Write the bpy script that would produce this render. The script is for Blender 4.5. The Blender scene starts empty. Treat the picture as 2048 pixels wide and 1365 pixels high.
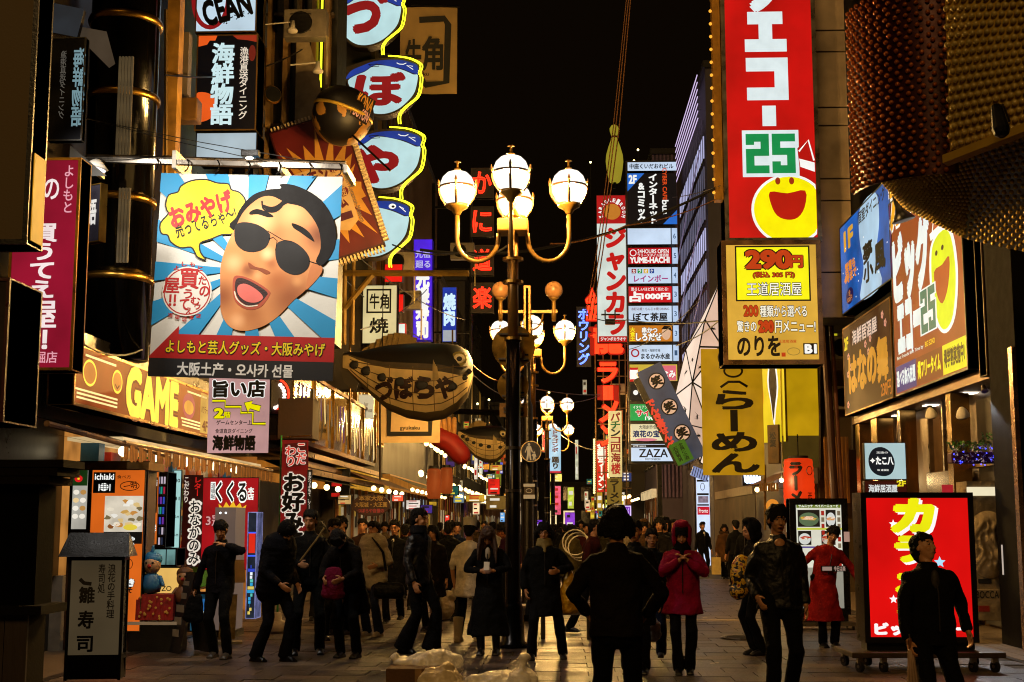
import bpy, bmesh, math, random
from mathutils import Vector, Matrix, Euler
random.seed(7)
R = math.radians
sc = bpy.context.scene
COL = sc.collection

# ---------------------------------------------------------------- camera
FPX = 2700.0                       # focal length in photo pixels (2048 wide)
YAW, PITCH, EYE = R(2.02), R(7.75), 1.60
cd = bpy.data.cameras.new('camera'); cam = bpy.data.objects.new('camera', cd); COL.objects.link(cam)
cam.location = (0, 0, EYE); cam.rotation_euler = (R(90) + PITCH, 0, YAW)
cd.sensor_width = 36; cd.lens = 36 * FPX / 2048; cd.clip_end = 2000; cd.clip_start = .1
sc.camera = cam
# ---------------------------------------------------------------- sky and faint warm sun added as fill from behind the camera
SUN_E, SUN_R = R(32), R(193)
w = bpy.data.worlds.new('World'); sc.world = w; w.use_nodes = True
nt = w.node_tree; bg = nt.nodes['Background']
sky = nt.nodes.new('ShaderNodeTexSky'); sky.sky_type = 'NISHITA'; sky.sun_disc = False
sky.sun_elevation = R(-3); sky.sun_rotation = SUN_R; sky.dust_density = 4
tint = nt.nodes.new('ShaderNodeMix'); tint.data_type = 'RGBA'; tint.inputs[0].default_value = .75
tint.inputs[7].default_value = (.34, .17, .055, 1)      # town glow on low cloud
nt.links.new(sky.outputs[0], tint.inputs[6]); nt.links.new(tint.outputs[2], bg.inputs[0])
bg.inputs[1].default_value = .011
sd = bpy.data.lights.new('sun', 'SUN'); sun = bpy.data.objects.new('sun', sd); COL.objects.link(sun)
sd.energy = .6; sd.angle = R(14); sd.color = (1, .58, .19)
sun.rotation_euler = (R(58), 0, R(-13))
sc.view_settings.view_transform = 'Standard'; sc.view_settings.look = 'None'
sc.view_settings.exposure = 0; sc.view_settings.gamma = 1
cy = sc.cycles
try:
    cy.use_denoising = True; cy.denoiser = 'OPENIMAGEDENOISE'; cy.sample_clamp_indirect = 3; cy.sample_clamp_direct = 0
    cy.max_bounces = 5; cy.diffuse_bounces = 3; cy.glossy_bounces = 3; cy.transparent_max_bounces = 8
    cy.caustics_reflective = False; cy.caustics_refractive = False; cy.use_light_tree = True; cy.filter_width = 1.1
except Exception: pass

# ---------------------------------------------------------------- pixel -> place
_M = Euler((PITCH, 0, YAW)).to_matrix()
def P(u, v, D=None, X=None, Z=None):
    d = _M @ Vector(((u - 1024) / FPX, 1, (682.5 - v) / FPX))
    o = Vector((0, 0, EYE))
    if D is not None: t = D / d.y
    elif X is not None: t = X / d.x
    else: t = (Z - EYE) / d.z
    return o + d * t
def footD(v): return P(1120, v, Z=0).y

# ---------------------------------------------------------------- colours and materials
def lin(h, k=1.0):
    if isinstance(h, tuple): return (h[0]*k, h[1]*k, h[2]*k, 1)
    h = h.lstrip('#'); o = []
    for i in (0, 2, 4):
        c = int(h[i:i+2], 16) / 255
        o.append((c / 12.92 if c <= .04045 else ((c + .055) / 1.055) ** 2.4) * k)
    return (*o, 1)
_mats = {}
def _new(key):
    m = bpy.data.materials.new(key); m.use_nodes = True; n = m.node_tree
    return m, n, n.nodes['Principled BSDF'], n.nodes['Material Output']
def paint(col, rough=.5, metal=0, var=.25, scale=6, bump=.15, bscale=None, stretch=None, trans=0, alpha=1, spec=.5, world=False):
    """diffuse/metal surface with uneven colour, worn gloss and fine relief"""
    key = ('p', col, rough, metal, var, scale, bump, bscale, stretch, trans, alpha, spec, world)
    if key in _mats: return _mats[key]
    m, n, b, o = _new('surface'); N = n.nodes; L = n.links
    tc = N.new('ShaderNodeTexCoord'); mp = N.new('ShaderNodeMapping'); L.new(N.new('ShaderNodeNewGeometry').outputs['Position'] if world else tc.outputs['Object'], mp.inputs[0])
    if stretch: mp.inputs['Scale'].default_value = stretch
    no = N.new('ShaderNodeTexNoise'); no.inputs['Scale'].default_value = scale; no.inputs['Detail'].default_value = 6
    L.new(mp.outputs[0], no.inputs['Vector'])
    cr = N.new('ShaderNodeMapRange'); cr.inputs[1].default_value = .3; cr.inputs[2].default_value = .7
    cr.inputs[3].default_value = 1 - var; cr.inputs[4].default_value = 1 + var * .6
    L.new(no.outputs[0], cr.inputs[0])
    mx = N.new('ShaderNodeMix'); mx.data_type = 'RGBA'; mx.blend_type = 'MULTIPLY'; mx.inputs[0].default_value = 1
    mx.inputs[6].default_value = lin(col); L.new(cr.outputs[0], mx.inputs[7]); L.new(mx.outputs[2], b.inputs['Base Color'])
    rr = N.new('ShaderNodeMapRange'); rr.inputs[3].default_value = max(0.02, rough - .12); rr.inputs[4].default_value = min(1, rough + .15)
    L.new(no.outputs[0], rr.inputs[0]); L.new(rr.outputs[0], b.inputs['Roughness'])
    b.inputs['Metallic'].default_value = metal; b.inputs['Transmission Weight'].default_value = trans
    b.inputs['Alpha'].default_value = alpha; b.inputs['Specular IOR Level'].default_value = spec
    if bump:
        n2 = N.new('ShaderNodeTexNoise'); n2.inputs['Scale'].default_value = bscale or scale * 8; n2.inputs['Detail'].default_value = 4
        L.new(mp.outputs[0], n2.inputs['Vector'])
        bp = N.new('ShaderNodeBump'); bp.inputs['Strength'].default_value = bump; bp.inputs['Distance'].default_value = .02
        L.new(n2.outputs[0], bp.inputs['Height']); L.new(bp.outputs[0], b.inputs['Normal'])
    _mats[key] = m; return m
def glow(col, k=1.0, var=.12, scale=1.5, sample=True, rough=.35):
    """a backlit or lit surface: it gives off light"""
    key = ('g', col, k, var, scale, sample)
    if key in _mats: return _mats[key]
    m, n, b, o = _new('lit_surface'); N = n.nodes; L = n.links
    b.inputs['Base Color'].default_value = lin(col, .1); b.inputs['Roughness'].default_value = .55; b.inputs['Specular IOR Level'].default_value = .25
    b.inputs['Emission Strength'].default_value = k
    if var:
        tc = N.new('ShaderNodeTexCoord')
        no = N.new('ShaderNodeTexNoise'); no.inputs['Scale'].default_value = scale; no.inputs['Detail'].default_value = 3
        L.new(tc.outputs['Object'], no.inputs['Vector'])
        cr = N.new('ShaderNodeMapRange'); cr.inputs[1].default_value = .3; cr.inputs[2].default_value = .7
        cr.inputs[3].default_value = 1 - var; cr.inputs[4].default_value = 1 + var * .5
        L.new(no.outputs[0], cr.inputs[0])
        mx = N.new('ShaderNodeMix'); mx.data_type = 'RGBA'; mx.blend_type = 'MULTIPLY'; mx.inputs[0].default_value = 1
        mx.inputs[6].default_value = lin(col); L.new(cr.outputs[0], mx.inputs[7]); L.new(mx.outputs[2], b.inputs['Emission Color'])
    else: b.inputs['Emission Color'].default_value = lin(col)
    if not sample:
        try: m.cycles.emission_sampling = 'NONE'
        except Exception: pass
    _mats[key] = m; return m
def lampglass(col, k):
    key = ('lg', col, k)
    if key in _mats: return _mats[key]
    m, n, b, o = _new('opal_glass'); N = n.nodes; L = n.links
    e = N.new('ShaderNodeEmission'); e.inputs[0].default_value = lin(col); e.inputs[1].default_value = k
    t = N.new('ShaderNodeBsdfTransparent'); t.inputs[0].default_value = (.13, .13, .13, 1)
    a = N.new('ShaderNodeAddShader'); L.new(e.outputs[0], a.inputs[0]); L.new(t.outputs[0], a.inputs[1])
    L.new(a.outputs[0], o.inputs['Surface'])
    try: m.cycles.emission_sampling = 'NONE'
    except Exception: pass
    _mats[key] = m; return m

def soft_print(base, blobs):
    """printed picture colour: base with soft edged patches (x, z, radius, colour, amount)"""
    m, n, b, o = _new('soft_print'); N = n.nodes; L = n.links; b.inputs['Roughness'].default_value = .7
    tc = N.new('ShaderNodeTexCoord'); cur = None
    for x, z, r, c, a in blobs:
        d = N.new('ShaderNodeVectorMath'); d.operation = 'DISTANCE'; s_ = N.new('ShaderNodeVectorMath'); s_.operation = 'MULTIPLY'; s_.inputs[1].default_value = (1, 0, 1)
        L.new(tc.outputs['Object'], s_.inputs[0]); L.new(s_.outputs[0], d.inputs[0]); d.inputs[1].default_value = (x, 0, z)
        mr = N.new('ShaderNodeMapRange'); mr.interpolation_type = 'SMOOTHSTEP'; mr.inputs[1].default_value = r; mr.inputs[2].default_value = 0; mr.inputs[3].default_value = 0; mr.inputs[4].default_value = a
        L.new(d.outputs['Value'], mr.inputs[0]); mx = N.new('ShaderNodeMix'); mx.data_type = 'RGBA'; L.new(mr.outputs[0], mx.inputs[0])
        if cur is None: mx.inputs[6].default_value = lin(base)
        else: L.new(cur, mx.inputs[6])
        mx.inputs[7].default_value = lin(c); cur = mx.outputs[2]
    L.new(cur, b.inputs['Base Color']); return m
# frequently used
BLACKM = paint('#0d0c0c', .35, .3); IRON = paint('#15130f', .3, .6, .3, 5, .1); STEEL = paint('#8d8478', .28, 1, .3, 4, .05)
BRASS = paint('#b58a3a', .3, 1, .35, 5, .08); GOLDP = paint('#8e6a2c', .4, .4, .25, 5, .1)
DARK = paint('#14110e', .7, 0, .4, 2, .2); WOODD = paint('#2a170b', .55, 0, .5, 3, .3, 30, (1, 1, .12)); WOODM = paint('#6b4220', .5, 0, .5, 3, .3, 30, (1, 1, .12))
CONC = paint('#5d5348', .85, 0, .35, 2, .4); GREYP = paint('#77695a', .6, 0, .3, 3, .2); GLASSD = paint('#070708', .06, 0, .2, 2, 0, spec=1)
WHITEP = paint('#cfc6b6', .5, 0, .15, 5, .1); CREAM = paint('#b9a878', .6, 0, .25, 4, .15)

# ---------------------------------------------------------------- object helpers
def tag(o, label=None, cat=None, group=None, kind=None):
    if label: o['label'] = label
    if cat: o['category'] = cat
    if group: o['group'] = group
    if kind: o['kind'] = kind
    return o
def empty(name, loc=(0, 0, 0), rot=(0, 0, 0), **k):
    o = bpy.data.objects.new(name, None); COL.objects.link(o); o.location = loc; o.rotation_euler = rot
    o.empty_display_size = .1
    return tag(o, **k)
def link(name, me, mat=None, parent=None, loc=(0, 0, 0), rot=(0, 0, 0), **k):
    o = bpy.data.objects.new(name, me); COL.objects.link(o)
    if mat is not None and me is not None and len(me.materials) == 0: me.materials.append(mat)
    if parent: o.parent = parent
    o.location = loc; o.rotation_euler = rot
    return tag(o, **k)
def copy_tree(o, parent=None):
    c = o.copy(); COL.objects.link(c); c.parent = parent
    for ch in o.children: copy_tree(ch, c)
    return c
class MB:
    """collects verts and faces of ONE piece"""
    def __init__(s): s.v = []; s.f = []
    def add(s, vs, fs):
        n = len(s.v); s.v += [tuple(p) for p in vs]; s.f += [tuple(i + n for i in f) for f in fs]; return s
    def box(s, x0, y0, z0, x1, y1, z1):
        return s.add([(x0,y0,z0),(x1,y0,z0),(x1,y1,z0),(x0,y1,z0),(x0,y0,z1),(x1,y0,z1),(x1,y1,z1),(x0,y1,z1)],
                     [(0,3,2,1),(4,5,6,7),(0,1,5,4),(1,2,6,5),(2,3,7,6),(3,0,4,7)])
    def quad(s, a, b, c, d): return s.add([a, b, c, d], [(0, 1, 2, 3)])
    def prism(s, pts, y0, y1):
        """outline in x,z extruded along y"""
        n = len(pts)
        vs = [(p[0], y0, p[1]) for p in pts] + [(p[0], y1, p[1]) for p in pts]
        return s.add(vs, [tuple(range(n)), tuple(range(2*n-1, n-1, -1))] + [(i, i+n, (i+1) % n + n, (i+1) % n) for i in range(n)])
    def loft(s, pts, rad, seg=10, side=None, cap=True, dome=True):
        """tube through pts; rad = list of r or (rx, ry); rounded ends"""
        pts = [Vector(p) for p in pts]; rad = [(r, r) if not isinstance(r, tuple) else r for r in rad]
        if dome and cap:
            for end in (0, -1):
                q = pts[end]; d = (q - pts[1 if end == 0 else -2]).normalized(); r = rad[end]; m = min(r)
                e1 = (q + d * m * .6, (r[0]*.8, r[1]*.8)); e2 = (q + d * m * .92, (r[0]*.4, r[1]*.4))
                if end == 0: pts = [e2[0], e1[0]] + pts; rad = [e2[1], e1[1]] + rad
                else: pts += [e1[0], e2[0]]; rad += [e1[1], e2[1]]
        rings = []; sd = Vector(side) if side else None
        for i, p in enumerate(pts):
            t = (pts[min(i+1, len(pts)-1)] - pts[max(i-1, 0)])
            t = t.normalized() if t.length > 1e-9 else Vector((0, 0, 1))
            if sd is None: sd = t.orthogonal()
            a = (sd - t * sd.dot(t))
            a = a.normalized() if a.length > 1e-6 else t.orthogonal().normalized()
            sd = a; b = t.cross(a)
            rings.append([p + a * (math.cos(2*math.pi*k/seg) * rad[i][0]) + b * (math.sin(2*math.pi*k/seg) * rad[i][1]) for k in range(seg)])
        vs = [q for r in rings for q in r]; fs = []
        for i in range(len(rings) - 1):
            for k in range(seg): fs.append((i*seg+k, i*seg+(k+1) % seg, (i+1)*seg+(k+1) % seg, (i+1)*seg+k))
        if cap: fs += [tuple(range(seg-1, -1, -1)), tuple((len(rings)-1)*seg+k for k in range(seg))]
        return s.add(vs, fs)
    def tube(s, pts, r, seg=6): return s.loft(pts, [r]*len(pts), seg, dome=False)
    def cyl(s, c, r, z0, z1, seg=16, r2=None):
        return s.loft([(c[0], c[1], z0), (c[0], c[1], z1)], [r, r if r2 is None else r2], seg, side=(1, 0, 0), dome=False)
    def lathe(s, prof, seg=20, c=(0, 0)):
        vs = []; fs = []
        for r, z in prof: vs += [(c[0] + r*math.cos(2*math.pi*k/seg), c[1] + r*math.sin(2*math.pi*k/seg), z) for k in range(seg)]
        for i in range(len(prof)-1):
            for k in range(seg): fs.append((i*seg+k, i*seg+(k+1) % seg, (i+1)*seg+(k+1) % seg, (i+1)*seg+k))
        fs += [tuple(range(seg-1, -1, -1)), tuple((len(prof)-1)*seg+k for k in range(seg))]
        return s.add(vs, fs)
    def ball(s, c, r, seg=12, rings=8, rot=None):
        if not isinstance(r, tuple): r = (r, r, r)
        c = Vector(c); n0 = len(s.v); vs = []; fs = []
        for i in range(1, rings):
            a = math.pi * i / rings
            for k in range(seg):
                b = 2*math.pi*k/seg
                vs.append(Vector((r[0]*math.sin(a)*math.cos(b), r[1]*math.sin(a)*math.sin(b), r[2]*math.cos(a))))
        vs += [Vector((0, 0, r[2])), Vector((0, 0, -r[2]))]
        if rot is not None: vs = [rot @ q for q in vs]
        t = (rings-1)*seg
        for i in range(rings-2):
            for k in range(seg): fs.append((i*seg+k, (i+1)*seg+k, (i+1)*seg+(k+1) % seg, i*seg+(k+1) % seg))
        for k in range(seg): fs.append((k, (k+1) % seg, t)); fs.append(((rings-2)*seg+(k+1) % seg, (rings-2)*seg+k, t+1))
        return s.add([c + q for q in vs], fs)
    def mesh(s, name='mesh', smooth=False):
        me = bpy.data.meshes.new(name); me.from_pydata(s.v, [], s.f); me.update()
        if smooth: me.polygons.foreach_set('use_smooth', [True]*len(me.polygons))
        return me
    def build(s, name, mat, parent=None, smooth=False, loc=(0, 0, 0), rot=(0, 0, 0), bevel=0, **k):
        o = link(name, s.mesh(name, smooth), mat, parent, loc, rot, **k)
        if bevel:
            b = o.modifiers.new('bevel', 'BEVEL'); b.width = bevel; b.segments = 2; b.limit_method = 'ANGLE'
        return o
def smooth_loop(pts, n=5, closed=True):
    out = []; m = len(pts)
    rng = range(m) if closed else range(m-1)
    for i in rng:
        g = lambda j: pts[j % m] if closed else pts[max(0, min(m-1, j))]
        p0, p1, p2, p3 = g(i-1), g(i), g(i+1), g(i+2)
        for k in range(n):
            t = k / n
            out.append(tuple(.5*((2*p1[a]) + (-p0[a]+p2[a])*t + (2*p0[a]-5*p1[a]+4*p2[a]-p3[a])*t*t + (-p0[a]+3*p1[a]-3*p2[a]+p3[a])*t**3) for a in range(len(p1))))
    if not closed: out.append(tuple(pts[-1]))
    return out

# ---------------------------------------------------------------- lettering
_tm = {}
def text_mesh(s, bold=0, neon=0):
    key = (s, bold, neon)
    if key not in _tm:
        cu = bpy.data.curves.new('lettering', 'FONT'); cu.body = s; cu.size = 1; cu.offset = bold; cu.resolution_u = 3
        cu.align_x = 'CENTER'; cu.space_line = .95
        if neon: cu.fill_mode = 'NONE'; cu.bevel_depth = neon; cu.bevel_resolution = 1
        ob = bpy.data.objects.new('lettering', cu)
        me = bpy.data.meshes.new_from_object(ob)
        bpy.data.objects.remove(ob)
        vs = [v.co.copy() for v in me.vertices]
        if not vs: vs = [Vector((0, 0, 0)), Vector((1, 1, 0))]
        fs = [tuple(p.vertices) for p in me.polygons]; bpy.data.meshes.remove(me)
        x0 = min(v.x for v in vs); x1 = max(v.x for v in vs); y0 = min(v.y for v in vs); y1 = max(v.y for v in vs)
        _tm[key] = (vs, fs, (x0, y0, x1, y1))
    return _tm[key]

class Board:
    """a sign: box with frame, its print in 'art' coordinates (photo pixels or any units; b grows downward)"""
    def __init__(s, name, label, cat, art, c, w, h, depth=.15, rz=0, roll=0, face=None, frame=None, fw=0, group=None, box=None, panel='panel', rx=0):
        s.art = art; s.w = w; s.h = h; s.d = depth; s.lay = 0
        s.root = empty(name, (c[0], c[1], c[2]), (rx, roll, rz), label=label, cat=cat, group=group)
        if box is not None:
            m = MB().box(-w/2, -depth/2, -h/2, w/2, depth/2, h/2)
            m.build('casing', box, s.root, bevel=min(.01, depth/6))
        s.y0 = -depth/2 - (.004 if box is not None else 0)
        if face is not None:
            MB().box(-w/2+fw, s.y0, -h/2+fw, w/2-fw, s.y0+ (.003 if box is not None else depth), h/2-fw).build(panel, face, s.root)
        if frame is not None and fw:
            f = MB(); a = depth/2 + .012
            for q in ((-w/2, -a, h/2-fw, w/2, a, h/2), (-w/2, -a, -h/2, w/2, a, -h/2+fw), (-w/2, -a, -h/2+fw, -w/2+fw, a, h/2-fw), (w/2-fw, -a, -h/2+fw, w/2, a, h/2-fw)):
                f.box(*q)
            f.build('frame', frame, s.root)
    def xy(s, a, b):
        a0, b0, a1, b1 = s.art
        return ((a-a0)/(a1-a0)-.5)*s.w, (.5-(b-b0)/(b1-b0))*s.h
    def nexty(s, lay):
        if lay is None: s.lay += 1; lay = s.lay
        return s.y0 - .0013 * lay
    def T(s, txt, box, mat, bold=.012, lay=None, rot=0, out=None, ob=.05, name='lettering', neon=0, skew=0, mirror=False, vert=False):
        if vert: txt = '\n'.join(txt.replace('ー', '丨'))
        if out is not None: s._t(txt, box, out, bold + ob, lay, rot, 'lettering_rim', neon, skew, mirror, 8)
        return s._t(txt, box, mat, bold, lay, rot, name, neon, skew, mirror, 4)
    def _t(s, txt, box, mat, bold, lay, rot, name, neon, skew, mirror, nd):
        vs, fs, (x0, y0, x1, y1) = text_mesh(txt, 0, neon)
        A = s.xy(box[0], box[3]); B = s.xy(box[2], box[1]); W = max(x1-x0, .02); H = max(y1-y0, .02)
        y = s.nexty(lay) - (.03 if neon else 0) - (0 if nd == 8 else .0007); cx = (A[0]+B[0])/2; cz = (A[1]+B[1])/2; ca, sa = math.cos(rot), math.sin(rot)
        m = MB(); kx = (B[0]-A[0])/W; kz = (B[1]-A[1])/H
        dirs = [(0, 0)]
        if bold and not neon:
            if bold > .045: nd = 8; dirs += [(bold*.55*math.cos(2*math.pi*i/8), bold*.55*math.sin(2*math.pi*i/8)) for i in range(0, 8, 2)]
            dirs += [(bold*math.cos(2*math.pi*(i+.5)/nd), bold*math.sin(2*math.pi*(i+.5)/nd)) for i in range(nd)]
        for j, (ox, oz) in enumerate(dirs):
            out = []
            for v in vs:
                px = ((v.x-x0)-W/2+ox)*kx; pz = ((v.y-y0)-H/2+oz)*kz; px += skew*pz
                if mirror: px = -px
                out.append((cx+px*ca-pz*sa, y - v.z*kx - j*.00004, cz+px*sa+pz*ca))
            m.add(out, fs)
        return m.build(name, mat, s.root)
    def poly(s, pts, mat, name='print', lay=None, smooth=0, th=.002, bumpout=0):
        if smooth: pts = smooth_loop(pts, smooth)
        q = [s.xy(*p) for p in pts]; y = s.nexty(lay) - bumpout
        ar = sum(q[i][0]*q[(i+1) % len(q)][1]-q[(i+1) % len(q)][0]*q[i][1] for i in range(len(q)))
        if ar < 0: q = q[::-1]
        if bumpout: return MB().prism(q, y, y+bumpout).build(name, mat, s.root)
        return MB().add([(a, y, b) for a, b in q], [tuple(range(len(q)))]).build(name, mat, s.root)
    def rect(s, a0, b0, a1, b1, mat, name='print', lay=None, bumpout=0): return s.poly([(a0, b0), (a1, b0), (a1, b1), (a0, b1)], mat, name, lay, bumpout=bumpout)
    def disc(s, a, b, ra, rb, mat, name='print', lay=None, n=28, bumpout=0):
        return s.poly([(a+ra*math.cos(2*math.pi*k/n), b+rb*math.sin(2*math.pi*k/n)) for k in range(n)], mat, name, lay, bumpout=bumpout)
    def line(s, pts, wd, mat, name='print', lay=None, closed=False):
        q = [Vector(s.xy(*p)) for p in pts]; y = s.nexty(lay); k = wd * s.w / abs(s.art[2]-s.art[0]) / 2
        if closed: q.append(q[0])
        vs = []; fs = []
        for i, p in enumerate(q):
            if closed: t = q[(i+1) % (len(q)-1)] - q[(i-1) % (len(q)-1)]
            else: t = q[min(i+1, len(q)-1)] - q[max(i-1, 0)]
            t = t.normalized() if t.length > 0 else Vector((1, 0)); nn = Vector((-t.y, t.x))
            vs += [(p.x+nn.x*k, y, p.y+nn.y*k), (p.x-nn.x*k, y, p.y-nn.y*k)]
        for i in range(len(q)-1): fs.append((2*i, 2*i+1, 2*i+3, 2*i+2))
        return MB().add(vs, fs).build(name, mat, s.root)
    def ring(s, a, b, ra, rb, wd, mat, name='print', lay=None, n=28):
        return s.line([(a+ra*math.cos(2*math.pi*k/n), b+rb*math.sin(2*math.pi*k/n)) for k in range(n)], wd, mat, name, lay, True)
    def neonline(s, pts, r, mat, name='neon_tube', off=.05):
        q = [s.xy(*p) for p in pts]
        return MB().tube([(a, s.y0-off, b) for a, b in q], r, 6).build(name, mat, s.root)
def bpx(name, label, cat, px, D, **k):
    """a sign facing along the street, its outline given in photo pixels at distance D"""
    u0, v0, u1, v1 = px
    um, vm = (u0+u1)/2, (v0+v1)/2
    c = P(um, vm, D=D); w_ = P(u1, vm, D=D).x - P(u0, vm, D=D).x; h_ = P(um, v0, D=D).z - P(um, v1, D=D).z
    return Board(name, label, cat, px, c, w_, h_, **k)
def bwall(name, label, cat, art, X, u0, u1, zt, zb, vr=800, **k):
    """a sign lying along a house front x = X between picture columns u0 and u1"""
    d0 = P(u0, vr, X=X).y; d1 = P(u1, vr, X=X).y
    rz = R(90) if X < 0 else R(-90)
    return Board(name, label, cat, art, (X, (d0+d1)/2, (zt+zb)/2), abs(d1-d0), zt-zb, rz=rz, **k)
def zat(u, v, X): return P(u, v, X=X).z
def block25(s, x0, v0, x1, v1, mat, rim, rw, lay):
    W = (x1-x0); H = v1-v0; t = .17*W; b = .2*H
    q = []
    for dx, segs in ((0, ((0, 0, .47, b/H), (.47-t/W, 0, .47, .56), (0, .38, .47, .56), (0, .38, t/W, 1), (0, 1-b/H, .47, 1), (0, 0, t/W, .28))), (.53, ((0, 0, .47, b/H), (0, 0, t/W, .54), (0, .36, .47, .54), (.47-t/W, .36, .47, 1), (0, 1-b/H, .47, 1), (0, .7, t/W, 1)))):
        q += [(x0+(dx+a)*W, v0+c*H, x0+(dx+e)*W, v0+d*H) for a, c, e, d in segs]
    if rim:
        s.rect(x0, v0, x1, v1, rim, 'number_rim', lay-.1)
        for i, (a, c, e, d) in enumerate(q): s.rect(a-rw, c-rw, e+rw, d+rw, rim, 'number_rim', lay+.04*i)
    for i, r_ in enumerate(q): s.rect(*r_, mat, 'number_block', lay+.6+.04*i)
def star(cx, cy, r, r2=.45, n=5, a0=-90):
    return [(cx+(r if i % 2 == 0 else r*r2)*math.cos(R(a0+180*i/n)), cy+(r if i % 2 == 0 else r*r2)*math.sin(R(a0+180*i/n))) for i in range(2*n)]
# ================================================================ THE SETTING
gm = paint('#4b3d30', .62, 0, .45, 1.2, .5, 9); gm2 = paint('#54453a', .34, 0, .75, .9, .8, 26, (1, 2.2, 1), world=True)
gr = MB().quad((-60, -6, -.012), (60, -6, -.012), (60, 420, -.012), (-60, 420, -.012)).build('street', paint('#2e261e', .85, 0, .4, .8, .6, 6), kind='structure')
stone_mats = [gm2, paint('#463a30', .32, 0, .75, .9, .8, 26, (1, 2.2, 1), world=True), paint('#5e4f42', .4, 0, .7, .9, .8, 26, (1, 2.2, 1), world=True)]
_sm = []
for q in stone_mats:
    for sh in range(2):
        m = MB(); m.add([(-.296,-.221,-.012),(.296,-.221,-.012),(.296,.221,-.012),(-.296,.221,-.012),(-.294,-.219,0),(.294,-.219,0),(.294,.219,0),(-.294,.219,0)],
                  [(4,5,6,7),(0,1,5,4),(1,2,6,5),(2,3,7,6),(3,0,4,7)])
        me = m.mesh('paving_stone'); me.materials.append(q); _sm.append(me)
cnt = 0; far = MB()
for r in range(62):
    yy = 13.2 + r*.45
    for c in range(18):
        xx = -5.4 + c*.6 + (.3 if r % 2 else 0)
        if xx > 5.3: continue
        dz = random.uniform(-.003, .003)
        if cnt < 298 and P(60, 1300, D=yy).x < xx:
            o = link('paving_stone', random.choice(_sm), None, gr, (xx, yy, dz), (random.uniform(-.004, .004), random.uniform(-.004, .004), 0)); cnt += 1
        else:
            e = [random.uniform(-.003, .003) for _ in range(4)]
            far.add([(xx-.294,yy-.219,dz+e[0]),(xx+.294,yy-.219,dz+e[1]),(xx+.294,yy+.219,dz+e[2]),(xx-.294,yy+.219,dz+e[3])], [(0,1,2,3)])
far.build('paving_stone_field', gm2, gr, kind='stuff')
for X0, X1 in ((-9, -5.42), (5.42, 9.5)):
    MB().box(X0, 8, -.012, X1, 120, .004).build('threshold', paint('#6d5d4a', .4, 0, .35, 5, .3, 30), gr)
for X0 in (-5.42, 5.38):
    m = MB()
    for k in range(160): m.box(X0-.0, 9+k*.5, -.01, X0+.12, 9+k*.5+.48, .008)
    m.build('drain_cover', paint('#3c3630', .4, .7, .3), gr, kind='stuff')
# crossing light band further down the street
MB().box(-4.5, 23.2, .004, 4.6, 23.5, .008).build('stone_band', paint('#8c7a63', .5, 0, .4, 4, .3, 30), gr)
pc = P(1492, 1277, Z=0)
mh = empty('manhole_cover', (pc.x, pc.y, .006), label='round patterned iron manhole cover in the paving', cat='manhole cover')
MB().cyl((0, 0), .34, -.01, .006, 32).build('lid', paint('#6e6253', .35, .8, .3), mh)
m = MB()
for k in range(-3, 4):
    L_ = math.sqrt(.3**2 - (k*.085)**2); m.box(-L_, k*.085-.012, .006, L_, k*.085+.012, .012)
m.build('rib', IRON, mh); MB().lathe([(.36, .0), (.36, .012), (.335, .012), (.335, 0)], 32).build('rim', STEEL, mh)
for (u, v, s) in ((1405, 1237, .05), (1420, 1330, .07), (950, 1300, .04), (760, 1345, .04)):
    p = P(u, v, Z=0)
    MB().add([(0,0,0),(s*1.6,.02,.004),(s*1.5,s,.012),(.01,s*.8,.003)], [(0,1,2,3)]).build('paper_scrap', paint('#cfc2ae', .8), loc=(p.x, p.y, .012), label='flat scrap of white paper on the paving '+ {1405: 'behind the pink coat', 1420: 'right of the pink coat shoes', 950: 'in front of the long skirt', 760: 'before the stooping man'}[u], cat='litter', group='paper scraps on the paving')

# ---------------------------------------------------------------- buildings
def windows_on(root, X, side, y0, y1, z0, z1, ny, nz, lit=(), fr=IRON, glass=GLASSD, wf=.62, hf=.6, litm=None):
    """each window: frame > pane, on a wall x = X facing the street"""
    dy = (y1-y0)/ny; dz = (z1-z0)/nz; sg = 1 if side < 0 else -1
    fm = MB(); a, b = dy*wf/2, dz*hf/2; t = .05
    for q in ((-a, -b, a, -b+t), (-a, b-t, a, b), (-a, -b+t, -a+t, b-t), (a-t, -b+t, a, b-t), (-t/2, -b+t, t/2, b-t)): fm.box(-.06, q[0], q[1], .06, q[2], q[3])
    fme = fm.mesh('window'); fme.materials.append(fr)
    pme = MB().box(-.02, -a+t, -b+t, .02, a-t, b-t).mesh('pane'); 
    for i in range(ny):
        for j in range(nz):
            f = link('window', fme, None, root, (X+sg*.05-root.location.x, y0+dy*(i+.5)-root.location.y, z0+dz*(j+.5)))
            p2 = pme.copy(); p2.materials.append(litm if (i, j) in lit and litm else glass); link('pane', p2, None, f)
def endwindows(root, y, x0, x1, z0, z1, nx, nz, litm=None, lit=(), fr=IRON):
    dx = (x1-x0)/nx; dz = (z1-z0)/nz; a, b, t = dx*.33, dz*.3, .05
    fm = MB()
    for q in ((-a, -b, a, -b+t), (-a, b-t, a, b), (-a, -b+t, -a+t, b-t), (a-t, -b+t, a, b-t)): fm.box(q[0], -.06, q[1], q[2], .06, q[3])
    fme = fm.mesh('window'); fme.materials.append(fr)
    for i in range(nx):
        for j in range(nz):
            f = link('window', fme, None, root, (x0+dx*(i+.5)-root.location.x, y-.05-root.location.y, z0+dz*(j+.5)))
            MB().box(-a+t, -.02, -b+t, a-t, .02, b-t).build('pane', litm if (i, j) in lit and litm else GLASSD, f)
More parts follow.
